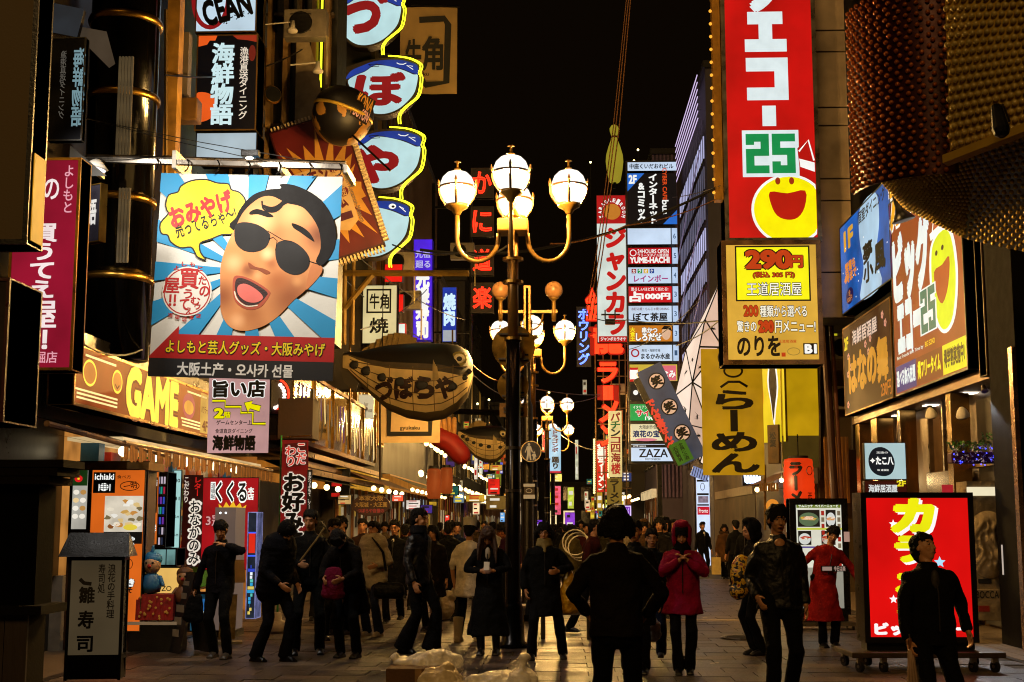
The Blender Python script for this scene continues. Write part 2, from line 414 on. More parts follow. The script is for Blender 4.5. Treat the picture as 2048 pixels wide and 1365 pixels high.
def building(name, label, side, y0, y1, z1, X, mat, roofmat=DARK, z0=0, depth=7, roof=True):
    o = empty(name, (X, y0, 0), label=label, cat='building')
    a, b = (X-depth, X) if side < 0 else (X, X+depth)
    MB().box(a-X, 0, z0, b-X, y1-y0, z1).build('wall', mat, o)
    if roof: MB().box(a-X-.1, -.1, z1+.002, b-X+.1, y1-y0+.1, z1+.3).build('roof', roofmat, o)
    return o
warm = glow('#d99a35', .5, .5, .8, False); warmw = glow('#ffe2a8', 1.1, .5, 1.2, False); coldw = glow('#dfeaff', 1.1, .3, 1.5, False); amber = glow('#e08a20', .9, .5, 1, False)

# left row
LX = -5.8
b1 = building('souvenir_shop_building', 'dark glossy souvenir shop building with black round columns and brass rings', -1, 13.2, 26, 15, LX-.75, paint('#1a140e', .3, .2, .4, 1, .1))
def lb(root, p): return (p[0]-root.location.x, p[1]-root.location.y, p[2])
CX = P(242, 300, D=17.7).x - (LX-.75)
for (cy_, r, zb) in ((17.7, .46, 3.78),):
    c = MB().cyl((CX, cy_-13.2), r, zb, 14.5, 28).build('column', paint('#060504', .09, .3, .3, 2, .02, 3), b1, smooth=True)
    for z in (4.86, 5.93, 7.37, 8.45, 9.6):
        rg = MB().lathe([(r-.01, z-.05), (r+.03, z-.05), (r+.045, z), (r+.03, z+.05), (r-.01, z+.05)], 28, (CX, cy_-13.2))
        rg.build('brass_ring', BRASS, c, smooth=True)
MB().box(0, .1, 3.75, .7, 12.7, 3.95).build('ledge', IRON, b1)
for k in range(5):  # dim glowing slats stand in for a ribbed reflection on the column
    MB().box(-.012, -.04, 0, .012, 0, 1.45).build('reflection_slat', glow('#8a7450', .3, .6, 3, False), b1, loc=lb(b1, (P(240, 160, D=17.2).x+k*.042, 17.2, 6.35)))
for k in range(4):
    MB().box(-.012, -.04, 0, .012, 0, 1.0).build('reflection_slat', glow('#8a7450', .3, .6, 3, False), b1, loc=lb(b1, (P(240, 420, D=17.2).x+k*.042, 17.2, 5.0)))
MB().box(0, 0, 0, .19, .25, 9.2).build('pilaster', paint('#a97c30', .6, 0, .5, 3, .3, 8), b1, loc=lb(b1, (P(329, 200, D=19.6).x, 19.6, 5.2)))
MB().box(0, 0, 0, .42, .3, .36).build('bracket_box', paint('#6d4d1e', .6, 0, .4, 3, .3), b1, loc=lb(b1, (P(340, 215, D=20).x, 20.0, P(340, 240, D=20).z)), bevel=.02)
MB().box(0, 0, 0, .13, .2, 1.0).build('louvre_box', GREYP, b1, loc=lb(b1, (P(360, 120, D=20.1).x, 20.1, P(360, 188, D=20.1).z)))
for i in range(4):
    MB().box(0, 0, 0, .04, .03, 9).build('mullion', paint('#4d3a1c', .4, .4), b1, loc=lb(b1, (-5.5+i*.001, 21.8+i*1.1, 5.0)))
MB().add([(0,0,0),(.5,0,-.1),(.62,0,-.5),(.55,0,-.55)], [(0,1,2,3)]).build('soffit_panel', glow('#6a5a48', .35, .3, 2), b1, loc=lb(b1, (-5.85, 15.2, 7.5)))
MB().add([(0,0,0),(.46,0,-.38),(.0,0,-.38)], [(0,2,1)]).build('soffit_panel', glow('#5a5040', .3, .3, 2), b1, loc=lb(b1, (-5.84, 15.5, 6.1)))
# second-floor fascia of game arcade
g = bwall('arcade_sign', 'long orange lit arcade fascia reading GAME above the awning', 'sign', (0, 0, 640, 76), LX, 120, 414, 3.72, 2.98, depth=.3,
          box=IRON, face=glow('#a04818', .8, .35, 1.2), frame=BRASS, fw=.035)
yl = glow('#ffd94a', 1.2, .1, 4, False); mg = glow('#f5a0b0', 1.1, .2, 3, False); rdp = glow('#7a2a18', .7, .2, 3, False); cr_ = glow('#ffe9a0', 1.1, .2, 3, False)
g.T('GAME', (190, 8, 420, 70), yl, bold=.06, out=rdp, ob=.04)
for x in (4, 440):
    for k in range(3): g.rect(x+(6 if k else 0), 54+k*5, x+(150 if x < 100 else 110), 56.5+k*5, cr_, 'stripe', 1)
    g.rect(x+30, 10, x+140, 13, cr_, 'stripe', 1)
g.disc(50, 32, 22, 15, glow('#d07a30', .9, .2, 3, False), 'round_face', 2); g.ring(50, 32, 22, 15, 3, yl, 'round_rim', 3)
g.disc(150, 32, 18, 14, glow('#d88a3a', .9, .2, 3, False), 'round_face', 2); g.ring(150, 32, 18, 14, 3, yl, 'round_rim', 3); g.line([(142, 36), (150, 41), (158, 36)], 2.5, rdp, 'smile_line', 4)
g.disc(480, 34, 34, 20, glow('#b04a58', .9, .2, 3, False), 'oval_print', 2); g.disc(480, 36, 26, 11, glow('#e0a040', .9, .2, 3, False), 'oval_print', 3)
g.rect(545, 6, 600, 70, glow('#c9a04a', .9, .3, 2, False), 'floor_panel', 1); g.T('ハウラーム', (550, 26, 596, 38), rdp, lay=3); g.T('4F', (558, 50, 590, 66), rdp, bold=.04, lay=3)
g.rect(603, 4, 636, 72, glow('#2a1d16', .8, .3, 2, False), 'floor_panel', 1); g.T('ゲーム\nセンター', (606, 40, 634, 60), yl, lay=3)
# awning
aw = empty('shop_awning', (LX-.75, 17.2, 2.6), label='long brown striped fabric awning with scalloped valance over the okonomiyaki shop', cat='awning')
MB().quad((0, 0, .36), (0, 9, .36), (.95, 9, .03), (.95, 0, .03)).build('awning_cloth', paint('#3e2212', .8, 0, .4, 2, .4, 20), aw)
am = MB(); n = 46
for i in range(n):
    y = i*9/n; d = .22 + .02*(i % 2); x = .95 + .015*(i % 2)
    am.add([(x, y, .03), (x, y+9/n*.97, .03), (x, y+9/n*.97, .03-d*.8), (x, y+9/n*.5, .03-d), (x, y, .03-d*.8)], [(0, 1, 2, 3, 4)])
am.build('valance', paint('#8a5c2c', .8, 0, .9, 3, .5, 8, (1, 9, .6)), aw)
MB().tube([(.95, 0, .05), (.95, 9, .05)], .03, 8).build('front_rail', paint('#a8917a', .4, .5), aw)
for k in range(3): MB().tube([(.02, .5+k*3.8, .3), (.93, .5+k*3.8, .04)], .015, 6).build('arm', IRON, aw)
aw2 = empty('folded_awning', (LX-.4, 14.6, 2.6), label='folded dark awning under the GAME fascia with a metal end', cat='awning')
MB().quad((0, 0, .3), (0, 4.6, .2), (.55, 4.6, .02), (.55, 0, .16)).build('awning_cloth', paint('#2a1a12', .8, 0, .4, 2, .4, 20), aw2)
MB().quad((.02, 0, .12), (.02, 4.6, .06), (.6, 4.6, -.06), (.6, 0, .0)).build('awning_lining', paint('#4a2b18', .8, 0, .4, 2, .4, 20), aw2)
MB().tube([(.58, 0, .1), (.58, 4.6, -.02)], .035, 8).build('front_rail', paint('#7a6048', .35, .7), aw2)
MB().box(.3, -.04, .05, .38, .04, .28).build('end_bracket', STEEL, aw2)

# left, second building with glazed bay
b2_ = building('restaurant_building', 'dark brown restaurant building with a glazed bay over its eaves', -1, 26.1, 34.5, 12, LX-.3, paint('#241910', .6, 0, .5, 1, .3))
windows_on(b2_, LX-.3, -1, 26.3, 34.3, 5.6, 11.8, 4, 3, ((1, 0), (3, 1)), BRASS, GLASSD, litm=glow('#7a4a1a', .3, .5, 2))
bay = empty('bay_window', (LX-.28, 27.2, 3.3), label='glazed second floor bay with glittering hangings above the eaves', cat='bay window')
MB().box(0, 0, 0, .62, 12.6, .1).build('sill', WOODM, bay); MB().box(0, 0, 1.5, .66, 12.6, 1.58).build('head', WOODM, bay)
MB().box(0, 0, .1, .6, .05, 1.5).build('side_panel', paint('#2c1c10', .5), bay)
MB().quad((.56, .05, .1), (.56, 12.6, .1), (.62, 12.6, 1.5), (.62, .05, 1.5)).build('pane', paint('#5c4a1e', .1, .3, .5, 1.5, .1, 3), bay)
hm = [glow('#c9a24a', .7, .5, 3, False), glow('#8a7a5a', .5, .5, 3, False), glow('#5c2f78', .5, .4, 3, False), glow('#f0d890', .9, .4, 4, False)]
for i in range(26):
    y = .5+i*.46; z = 1.3-random.random()*.2; l = .5+random.random()*.5; wv = .1+random.random()*.1
    MB().add([(.64,y,z),(.64,y+wv,z),(.66,y+wv*1.3,z-l),(.66,y+wv*.2,z-l-.05)], [(0,1,2,3)]).build('hanging_strip', random.choice(hm), bay)
for i in range(6): MB().box(.6, .02+i*2.5, .1, .67, .07+i*2.5, 1.5).build('mullion', BRASS, bay)
for i, (z, x) in enumerate(((3.12, .75), (2.95, .6), (2.74, .9))):
    e = empty('eaves', (LX-.3, 26.9, z), label=('upper gilded eave rail under the glazed bay', 'middle dark eave strip under the glazed bay', 'lowest eave board over the left restaurant doors')[i], cat='eaves')
    MB().box(0, 0, -.06, x, 13, 0).build('eave_board', paint('#4a3118', .5, .2), e); MB().box(x, 0, -.1, x+.03, 13, .02).build('trim_strip', BRASS, e)

b3 = building('pufferfish_restaurant', 'cream walled restaurant building behind the large puffer fish lantern', -1, 34.6, 44, 11, LX, paint('#261c10', .8, 0, .6, 1.4, .5))
windows_on(b3, LX, -1, 35, 44, 3.6, 10.8, 4, 3, ((0, 0), (1, 0), (2, 1)), BRASS, litm=glow('#8a6a30', .45, .5, 2))
b4 = building('ribbed_metal_building', 'tall dark building clad in vertical ribbed metal behind the globe lamp', -1, 44.1, 62, 17.2, LX, paint('#1d1712', .6, .3, .4, .6, .1), depth=6)
rb = MB()
for k in range(45): rb.box(-6+.0, -.08, 6, -6+.05, -.001, 17) if k == 0 else rb.box(.001, k*.4, 5.5, .1, k*.4+.2, 17.1)
rb.build('rib_cladding', paint('#4d3a22', .6, .3, .3), b4, kind='stuff')
rb = MB()
for k in range(12): rb.box(-5.9+k*.5, -.1, 8, -5.65+k*.5, -.001, 17.1)
rb.build('end_cladding', paint('#4d3a22', .6, .3, .3), b4, kind='stuff')
farl = [('brown far building with lit floors on the left side', 62.2, 76, 13, -5.6, '#2a2016'), ('narrow dark far building beside the crab neon', 76.2, 92, 15.5, -5.4, '#171310'),
        ('low far building with warm shop floor on the left', 92.2, 118, 10, -5.2, '#33251a'), ('farthest left building closing the street side', 118.2, 170, 12, -4.9, '#1c1611')]
for lab, y0, y1, h, X, c in farl:
    b = building('far_building', lab, -1, y0, y1, h, X, paint(c, .7, 0, .4, .6, .2)); b['group'] = 'far buildings along the street'
    windows_on(b, X, -1, y0+.5, y1-.5, 3.5, h-.5, 4, 3, ((0, 0), (2, 0), (1, 1), (3, 1)), IRON, litm=warm)
# right row
RX = 6.3
r1 = building('karaoke_building', 'near right building with lit wall signs above a recessed golden shop front', 1, 19.2, 29.4, 14, RX+.15, paint('#0c0806', .85, 0, .4, 1, .1, spec=.1), z0=3.9)
r2 = empty('panelled_wall', (5.55, 29.6, 6.1), label='grey metal panelled projecting wall beside the tall red sign', cat='wall')
MB().box(0, 0, 0, 1.15, 2.4, 10).build('core', paint('#3c3430', .5, .2, .3), r2)
z = 0
for k, hh in enumerate((1.02, 1.62, .5, 1.22, .42, 1.3, .5, 1.3, 1.3)):
    MB().box(.02, -.05, z+.015, 1.13, -.002, z+hh-.015).build('metal_panel', paint('#c4ae92', .45, .15, .45, 1.2, .12, 4), r2, bevel=.008); z += hh
r3 = building('lattice_building', 'tall right building with blue grey walls and lit lattice windows', 1, 56, 70, 21, RX, paint('#3d3a4a', .55, .1, .3, .8, .1))
# alley building below grey wall : yellow corner
r4 = building('yellow_corner_building', 'yellow lit corner building over the ramen stall', 1, 33.2, 44, 5.9, RX, paint('#4c3a1c', .7, 0, .4, 1, .3), roof=True)
r5 = building('plain_wall_building', 'plain grey building front beyond the ramen stall', 1, 44.2, 55.8, 7.5, RX, paint('#4a3c30', .85, 0, .5, 1.2, .4))
MB().box(-.03, 0.3, 2.6, 0, 11, 2.9).build('fascia', GREYP, r5)
for lab, y0, y1, h, X, c in (('bluish ribbed far building behind the white guide sign', 70.3, 80, 21.2, 5.0, '#3a3044'), ('far building carrying the red ramen neon', 80.2, 95, 9, 4.2, '#1a130e'),
                             ('far right building with small lit shops', 95.2, 125, 11, 4.2, '#2a1e15'), ('farthest right building closing the street side', 125.2, 170, 13, 4.0, '#17120e')):
    b = building('far_building', lab, 1, y0, y1, h, X, paint(c, .7, 0, .4, .6, .2)); b['group'] = 'far buildings along the street'
    windows_on(b, X, 1, y0+.5, y1-.5, 3.5, h-.5, 4, 3, ((0, 0), (2, 0), (1, 1)), IRON, litm=warm)
    if y0 < 75:
        cl = MB()
        for k in range(30): cl.box(k*.2, -.08, 3, k*.2+.1, -.001, h-.05)
        cl.build('end_cladding', paint('#5a4a68', .5, .4, .3), b, kind='stuff')
bk = empty('far_cross_building', (0, 172, 0), label='low dark building closing the far end of the street', cat='building')
MB().box(-40, 0, 0, 40, 6, 7).build('wall', paint('#1a1510', .8), bk); endwindows(bk, 172, -9, 9, 1, 7, 8, 2, warmw, ((1, 0), (3, 0), (4, 0), (6, 1)))
# lattice windows of the tall right building: white lit panes behind dark bars
for j in range(10):
    z0 = 5.0 + j*1.35
    wn = MB().box(-.05, .0, 0, 0, 11.5, .1).build('window_rail', IRON, r3, loc=(0, .9, z0))
    MB().box(.0, .0, .12, .04, 11.5, 1.1).build('pane', glow('#cfd0ff', (.8, .2, .12, .75, .1, .4)[j % 6], .35, .6), wn, loc=(-.045, 0, 0))
br = MB()
for k in range(14): br.box(-.062, 1.0+k*.8, 4.5, -.048, 1.12+k*.8, 19)
br.build('window_bar', IRON, r3)
for k in range(4): MB().tube([(-.25, .5, 17.5-k*3), (-.25, 12, 14.9-k*3)], .03, 5).build('brace_tube', glow('#b9a8d8', .25), r3)
for k in range(7):
    MB().tube([(-.3, .4, 18.9+k*.32), (-.3, 11.5, 18.9+k*.32)], .022, 5).build('fluorescent_tube', glow('#e8d0ff', .9, 0), r3)
for j, (z0, z1) in enumerate(()):
    MB().box(-1.0, .02, z0, 0, .1, z1).build('end_panel', paint('#4a4658', .5, .3), r3)
# ================================================================ SIGNS, LEFT SIDE
def gl(c, k=1.0, v=.1, s=3): return glow(c, k, v, s, False)
def pr(c): return paint(c, .6, 0, .12, 6, .03)
BLK = pr('#0a0808'); WHT = gl('#f4f6f2', 1.0); GBLK = gl('#050505', .3)
# --- big souvenir banner, art in its own units
A = (875, 120, 1980, 1350)
cB = P(492, 552, D=16.3)
bn = empty('banner_rail', (0, 0, 0), label='horizontal steel rail with hooks carrying the souvenir banner', cat='rail')
pa, pb = P(165, 320, D=16.25), P(692, 335, D=16.25)
MB().loft([pa, pb], [(.035, .045)]*2, 4, dome=False).build('rail', STEEL, bn)
pa2, pb2 = P(175, 312, D=16.9), P(692, 326, D=16.9)
MB().tube([pa2, pb2], .025, 8).build('rail', STEEL, bn)
for u in (168, 348, 560, 690):
    a = P(u, 318+(u-165)*.028, D=16.2); MB().box(a.x-.025, a.y, a.z-.08, a.x+.025, a.y+.7, a.z+.02 + (.12 if u == 348 else 0)).build('rail_bracket', WHITEP, bn)
for k in range(7):
    u = 313+k*61; a = P(u, 323+(u-165)*.028, D=16.2)
    MB().tube([(a.x, a.y, a.z+.06), (a.x+.03, a.y-.02, a.z+.01), (a.x+.02, a.y-.03, a.z-.07), (a.x-.02, a.y-.02, a.z-.1)], .009, 6).build('hook', IRON, bn)
k_ = 16.3/2700
for i, (p0, p1) in enumerate((((165, 318), (350, 310)), ((105, 325), (165, 318)), ((110, 220), (560, 330)), ((110, 225), (690, 335)))):
    a, b = P(*p0, D=16), P(*p1, D=16.3)
    MB().tube([a, (a+b)/2-Vector((0, 0, .03)), b], .006, 4).build('stay_wire', IRON, bn)
MB().tube([P(165, 330, D=16.2), P(103, 500, D=14.5)], .012, 5).build('stay_rod', IRON, bn)
sb = Board('souvenir_banner', 'large cloth banner with a shouting man in sunglasses, blue rays and a yellow speech bubble', 'banner', A, cB, 378*k_, 424*k_, depth=.012, roll=R(1.7), face=None)
# cloth as a gently waved sheet
def sheet(root, w_, h_, mat, name, nx=24, nz=24, amp=.012, y=0, seed=0, side=1):
    vs = []; fs = []
    for j in range(nz+1):
        for i in range(nx+1):
            x = -w_/2+w_*i/nx; z = -h_/2+h_*j/nz
            vs.append((x, y + amp*(math.sin(x*9+seed)+.6*math.sin(z*5+x*4+seed*2)) + .0, z))
    for j in range(nz):
        for i in range(nx): a = j*(nx+1)+i; fs.append((a, a+1, a+nx+2, a+nx+1))
    return MB().add(vs, fs).build(name, mat, root, smooth=True)
sheet(sb.root, 378*k_, 424*k_, paint('#d8d6cc', .6, 0, .05, 3, .1), 'cloth', amp=.008, y=.012)
def rayrect(c, ang, A):
    dx, dy = math.cos(ang), math.sin(ang); t = 1e9
    if dx > 0: t = min(t, (A[2]-c[0])/dx)
    if dx < 0: t = min(t, (A[0]-c[0])/dx)
    if dy > 0: t = min(t, (A[3]-c[1])/dy)
    if dy < 0: t = min(t, (A[1]-c[1])/dy)
    return (c[0]+dx*t, c[1]+dy*t)
cyan = paint('#1c8fc4', .55, 0, .06, 3, .05); rayc = (1430, 700)
for k in range(15):
    a0 = math.radians(360/15*k+4); a1 = a0+math.radians(12)
    q0, q1 = rayrect(rayc, a0, A), rayrect(rayc, a1, A); pts = [rayc, q0]
    for X_ in ((A[0], A[1]), (A[2], A[1]), (A[2], A[3]), (A[0], A[3])):
        aa = math.atan2(X_[1]-rayc[1], X_[0]-rayc[0]) % (2*math.pi)
        if a0 % (2*math.pi) < aa < a1 % (2*math.pi): pts.append(X_)
    sb.poly(pts + [q1], cyan, 'ray', 1)
yel = paint('#f0d000', .5, 0, .04, 3, .05); skin = paint('#d88a4a', .55, 0, .12, 2.2, .05, 5); red_ = paint('#b01010', .5, 0, .08, 3, .05)
bub = [(935,370),(890,430),(900,490),(940,500),(960,540),(1020,575),(1085,570),(1110,600),(1130,630),(1180,645),(1145,600),(1140,545),(1200,520),(1270,490),(1340,480),(1360,400),(1380,330),(1400,280),(1360,230),(1310,215),(1290,180),(1220,175),(1150,155),(1060,165),(1000,200),(985,235),(930,255),(915,310),(925,350)]
sb.poly(bub, yel, 'speech_bubble', 2, smooth=3); sb.line(smooth_loop(bub, 3), 9, BLK, 'bubble_outline', 3, True)
sb.T('おみやげ', (940, 275, 1325, 400), red_, bold=.05, lay=5, rot=R(19)); sb.T('売ってるちゃ〜!', (975, 370, 1355, 460), BLK, bold=.02, lay=5, rot=R(19))
hair = [(1345,470),(1350,380),(1390,300),(1450,240),(1530,210),(1610,200),(1600,178),(1640,172),(1700,182),(1760,205),(1820,238),(1880,290),(1930,370),(1955,460),(1950,560),(1925,620),(1885,662),(1840,640)]
hb = paint('#0c0705', .8, 0, .3, 4, .1)
sb.poly(smooth_loop(hair, 4), hb, 'hair_print', 4)
face = [(1395,345),(1350,440),(1300,560),(1273,680),(1276,780),(1283,880),(1290,950),(1325,1020),(1370,1055),(1420,1066),(1480,1060),(1560,1030),(1640,970),(1720,880),(1790,815),(1805,760),(1830,720),(1870,690),(1885,560),(1870,450),(1820,370),(1740,310),(1650,290),(1560,250),(1480,265)]
_bl = []
for (a_, b_, r_, c_, k_a) in ((1290,860,150,'#8a4418',.9),(1700,860,210,'#8f4a1e',.9),(1860,480,140,'#7a3c18',.95),(1620,760,110,'#a85c28',.8),(1480,960,110,'#a05824',.7),(1600,480,90,'#b06a34',.6),(1440,700,70,'#7c3a18',.8),(1580,660,60,'#9c5426',.7),(1520,1040,90,'#b8703c',.6),
        (1500,400,130,'#f2b878',.9),(1690,350,120,'#f0b070',.8),(1550,600,60,'#f6c48c',.95),(1350,660,80,'#f0b47c',.9),(1390,1010,70,'#f0b47c',.8),(1330,500,70,'#e0a060',.7),(1500,735,40,'#e8a870',.7),(1740,760,50,'#e0a060',.6),(1780,400,50,'#d8945c',.6)):
    q_ = sb.xy(a_, b_); _bl.append((q_[0], q_[1], r_*sb.w/1105, c_, k_a))
sb.poly(smooth_loop(face, 4), soft_print('#d08a50', _bl), 'face_print', 5)
sb.poly(smooth_loop([(1825,655),(1880,668),(1885,700),(1862,740),(1820,790),(1795,810),(1800,740)], 4), paint('#c47438', .55, 0, .1, 3, .05), 'ear_print', 6)
sb.poly(smooth_loop([(1630,175),(1760,205),(1880,290),(1950,420),(1952,560),(1885,662),(1845,640),(1870,560),(1850,440),(1780,340),(1700,285),(1640,300),(1580,345),(1530,335),(1500,300),(1560,315),(1610,290),(1640,240)], 3), hb, 'hair_lock', 7)
sb.line(smooth_loop([(1500,280),(1510,325),(1545,345),(1590,340),(1625,305),(1638,250)], 4, False), 10, hb, 'hair_curl', 8)
shade = paint('#8a4420', .7, 0, .15, 3, .05)
for pts in ([(1430,350),(1470,330),(1530,345),(1575,372),(1540,378),(1480,362),(1435,365)], [(1690,412),(1750,432),(1800,470),(1830,520),(1800,505),(1740,465),(1700,440)]):
    sb.poly(smooth_loop(pts, 4), hb, 'eyebrow_print', 8)
lens = paint('#0e0a08', .7, 0, .4, 2, .02)
for pts in ([(1350,430),(1400,412),(1480,425),(1545,465),(1562,500),(1540,560),(1480,590),(1410,585),(1360,545),(1345,490)], [(1600,560),(1620,525),(1690,520),(1760,560),(1805,620),(1800,680),(1750,720),(1690,718),(1630,680),(1602,620)]):
    sb.poly(smooth_loop(pts, 4), lens, 'sunglass_lens_print', 9)
sb.line([(1545,462),(1640,515),(1690,522)], 4, hb, 'sunglass_bridge_print', 9); sb.line([(1555,510),(1580,500),(1605,520),(1598,580)], 4, hb, 'sunglass_bridge_print', 9); sb.line([(1805,640),(1870,660)], 5, hb, 'sunglass_arm_print', 9)
sb.poly(smooth_loop([(1440,655),(1480,680),(1530,690),(1575,712),(1550,725),(1500,700),(1450,690)], 3), shade, 'nose_print', 8)
sb.poly(smooth_loop([(1355,750),(1400,738),(1480,765),(1570,820),(1578,850),(1530,920),(1460,940),(1390,910),(1358,850)], 4), paint('#a8482c', .5, 0, .1, 3, .05), 'lips_print', 8)
sb.poly(smooth_loop([(1372,760),(1410,752),(1480,780),(1560,830),(1555,860),(1510,905),(1450,915),(1395,880),(1368,820)], 4), paint('#2c0806', .5), 'mouth_print', 9)
sb.poly(smooth_loop([(1385,800),(1430,785),(1500,820),(1540,865),(1500,895),(1440,890),(1390,850)], 4), paint('#d86a60', .45, 0, .1, 3, .05), 'tongue_print', 10)
sb.line(smooth_loop([(1365,830),(1385,880),(1440,918),(1510,912)], 4, False), 7, paint('#e8d8c0', .5), 'teeth_print', 10)
white = paint('#e0dcd2', .6, 0, .05, 3, .05)
sb.disc(1078, 838, 150, 150, white, 'round_stamp', 3); sb.ring(1078, 838, 138, 138, 7, red_, 'stamp_ring', 4)
sb.T('買', (1030, 705, 1145, 820), red_, bold=.03, lay=5); sb.T('屋', (935, 760, 1030, 850), red_, bold=.03, lay=5); sb.T('‼', (975, 860, 1015, 925), red_, bold=.03, lay=5)
for ch, bx in (('た', (1145,745,1190,795)), ('の', (1155,805,1212,865)), ('う', (1060,825,1110,880)), ('む', (1105,870,1160,915)), ('ゥ', (1130,910,1165,945)), ('て', (1040,885,1095,950)), ('え', (1080,935,1115,972))):
    sb.T(ch, bx, red_, bold=.03, lay=5)
for i, ch in enumerate('よしもと'): sb.T(ch, (990+i*48, 685-(1.5-abs(i-1.5))*25, 1020+i*48, 712-(1.5-abs(i-1.5))*25), red_, bold=.03, lay=5)
for i, ch in enumerate('道頓堀本店'): sb.T(ch, (975+i*42, 970+(2-abs(i-2))*12, 1003+i*42, 996+(2-abs(i-2))*12), red_, bold=.02, lay=5)
sb.poly([(875,1230),(1045,1045),(1045,1095),(1980,1095),(1980,1240),(875,1240)], red_, 'red_band', 6)
sb.rect(875, 1240, 1980, 1350, BLK, 'black_band', 6)
sb.T('よしもと芸人グッズ・大阪みやげ', (975, 1130, 1925, 1208), yel, bold=.02, lay=11, out=BLK, ob=.05)
sb.T('大阪土产・오사카 선물', (1050, 1262, 1740, 1338), white, bold=.035, lay=9)

# --- top left big blank sign box
s = Board('large_tan_sign', 'large blank tan sign box with polished metal edge, hanging over the near left corner', 'sign', (0, 0, 1, 1), P(-40, 230, D=9) + Vector((0, .13, .25)), .76, 2.35, depth=.26,
          box=paint('#8a7550', .22, .9, .35, 3, .05), face=paint('#5d4a22', .6, 0, .2, 1, .05, 60), frame=BLACKM, fw=.035, panel='blank_face')
MB().box(.385, -.1, -1.14, .392, .11, -.52).build('painted_side_glow', gl('#c98a18', .75, .3, 4), s.root)  # glowing strip paints yellow light onto the lower metal side
s = bpx('maroon_hanging_sign', 'dark maroon unlit sign box under the tan sign', 'sign', (-60, 570, 47, 850), 8.2, depth=.5, box=paint('#3a0d0a', .35, 0, .3, 2, .05), face=paint('#1c0806', .3, 0, .3, 2, .05), fw=.02, frame=paint('#4a1410', .3))
# --- pink-red vertical shop sign
s = bpx('red_vertical_sign', 'tall pink-red lit vertical sign with white brush letters, beside the tan sign', 'sign', (30, 322, 164, 742), 13.6, depth=.3, box=paint('#b58a4a', .3, .8, .3), face=gl('#9c1030', .85, .35, 1.4), frame=BRASS, fw=.028)
pk = gl('#f2a8b8', .9); pw = gl('#f6e6e4', 1)
s.T('よしもと', (132, 338, 150, 432), pk, vert=True, bold=.02); s.T('の', (92, 365, 122, 405), pw, bold=.02)
s.T('買うてえ', (72, 455, 122, 600), pw, vert=True, bold=.04); s.T('屋', (70, 608, 128, 660), pw, bold=.025); s.T('‼', (88, 665, 112, 700), pw, bold=.04); s.T('頓堀店', (68, 706, 134, 728), pk, bold=.02)
s = bpx('small_dark_sign', 'small black slanted sign with white characters between the red sign and the black columns', 'sign', (174, 370, 212, 486), 15.2, depth=.08, rz=R(-28), box=BRASS, face=paint('#15131a', .3), fw=.012, frame=BRASS)
s.T('語', (176, 400, 200, 450), gl('#e0ddd8', .8), bold=.04)
# dark glass; the seafood sign's reflection is put in as glowing reversed lettering
s = bpx('dark_reflection_panel', 'dark glass panel with a painted reflection of blue white characters at the near left', 'sign', (103, 78, 171, 284), 15.0, depth=.1, box=BLACKM, face=GLASSD, frame=IRON, fw=.015)
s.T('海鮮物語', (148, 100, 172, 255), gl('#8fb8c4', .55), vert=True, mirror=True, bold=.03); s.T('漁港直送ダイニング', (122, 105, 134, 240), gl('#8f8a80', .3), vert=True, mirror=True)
s = bpx('pale_soffit_sign', 'pale grey blank lit panel high at the near left edge', 'sign', (103, 15, 165, 72), 15.1, depth=.08, box=IRON, face=gl('#3a444e', .35, .5, 2), roll=R(12))
# --- stacked sign: ocean + seafood
s = bpx('brush_ring_sign', 'white lit sign with a red brush ring and black handwriting', 'sign', (400, -60, 521, 76), 21, depth=.5, box=IRON, face=gl('#bcd4e4', 1.0, .25, 1.2), frame=paint('#5c4526', .4, .5), fw=.02)
s.ring(430, 12, 34, 54, 9, gl('#8c1518', .9), 'brush_ring'); s.T('CEAN', (415, 5, 508, 52), GBLK, bold=.05, rot=R(16)); s.T('オーシャン', (452, 35, 512, 52), GBLK, rot=R(24))
s = bpx('seafood_sign', 'black lit sign with pale blue characters and an orange sun', 'sign', (400, 80, 521, 270), 21, depth=.5, box=IRON, face=gl('#0c0b10', .5), frame=paint('#6c5228', .4, .5), fw=.02)
org = gl('#e0581c', 1); s.poly([(403,82),(440,82),(436,92),(425,92),(420,100),(403,104)], org, 'orange_cloud'); s.poly([(470,82),(518,82),(518,96),(500,92),(480,90)], gl('#a8341c', .8), 'orange_cloud')
s.poly([(400+0,200),(420,195),(436,204),(442,222),(436,242),(418,252),(402,248)], org, 'sun_print', smooth=3)
s.disc(510, 118, 7, 16, gl('#7c2418', .7), 'lantern_print')
s.T('海鮮物語', (431, 98, 474, 258), gl('#c8e6ec', 1), vert=True, bold=.045); s.T('漁港直送ダイニング', (486, 106, 503, 248), gl('#e8dcc8', .9), vert=True, bold=.02)
s = bpx('blank_white_sign', 'blank white lit box under the seafood sign', 'sign', (400, 274, 521, 330), 21, depth=.5, box=IRON, face=gl('#a8bcc8', .9, .35, 1), frame=IRON, fw=.015)
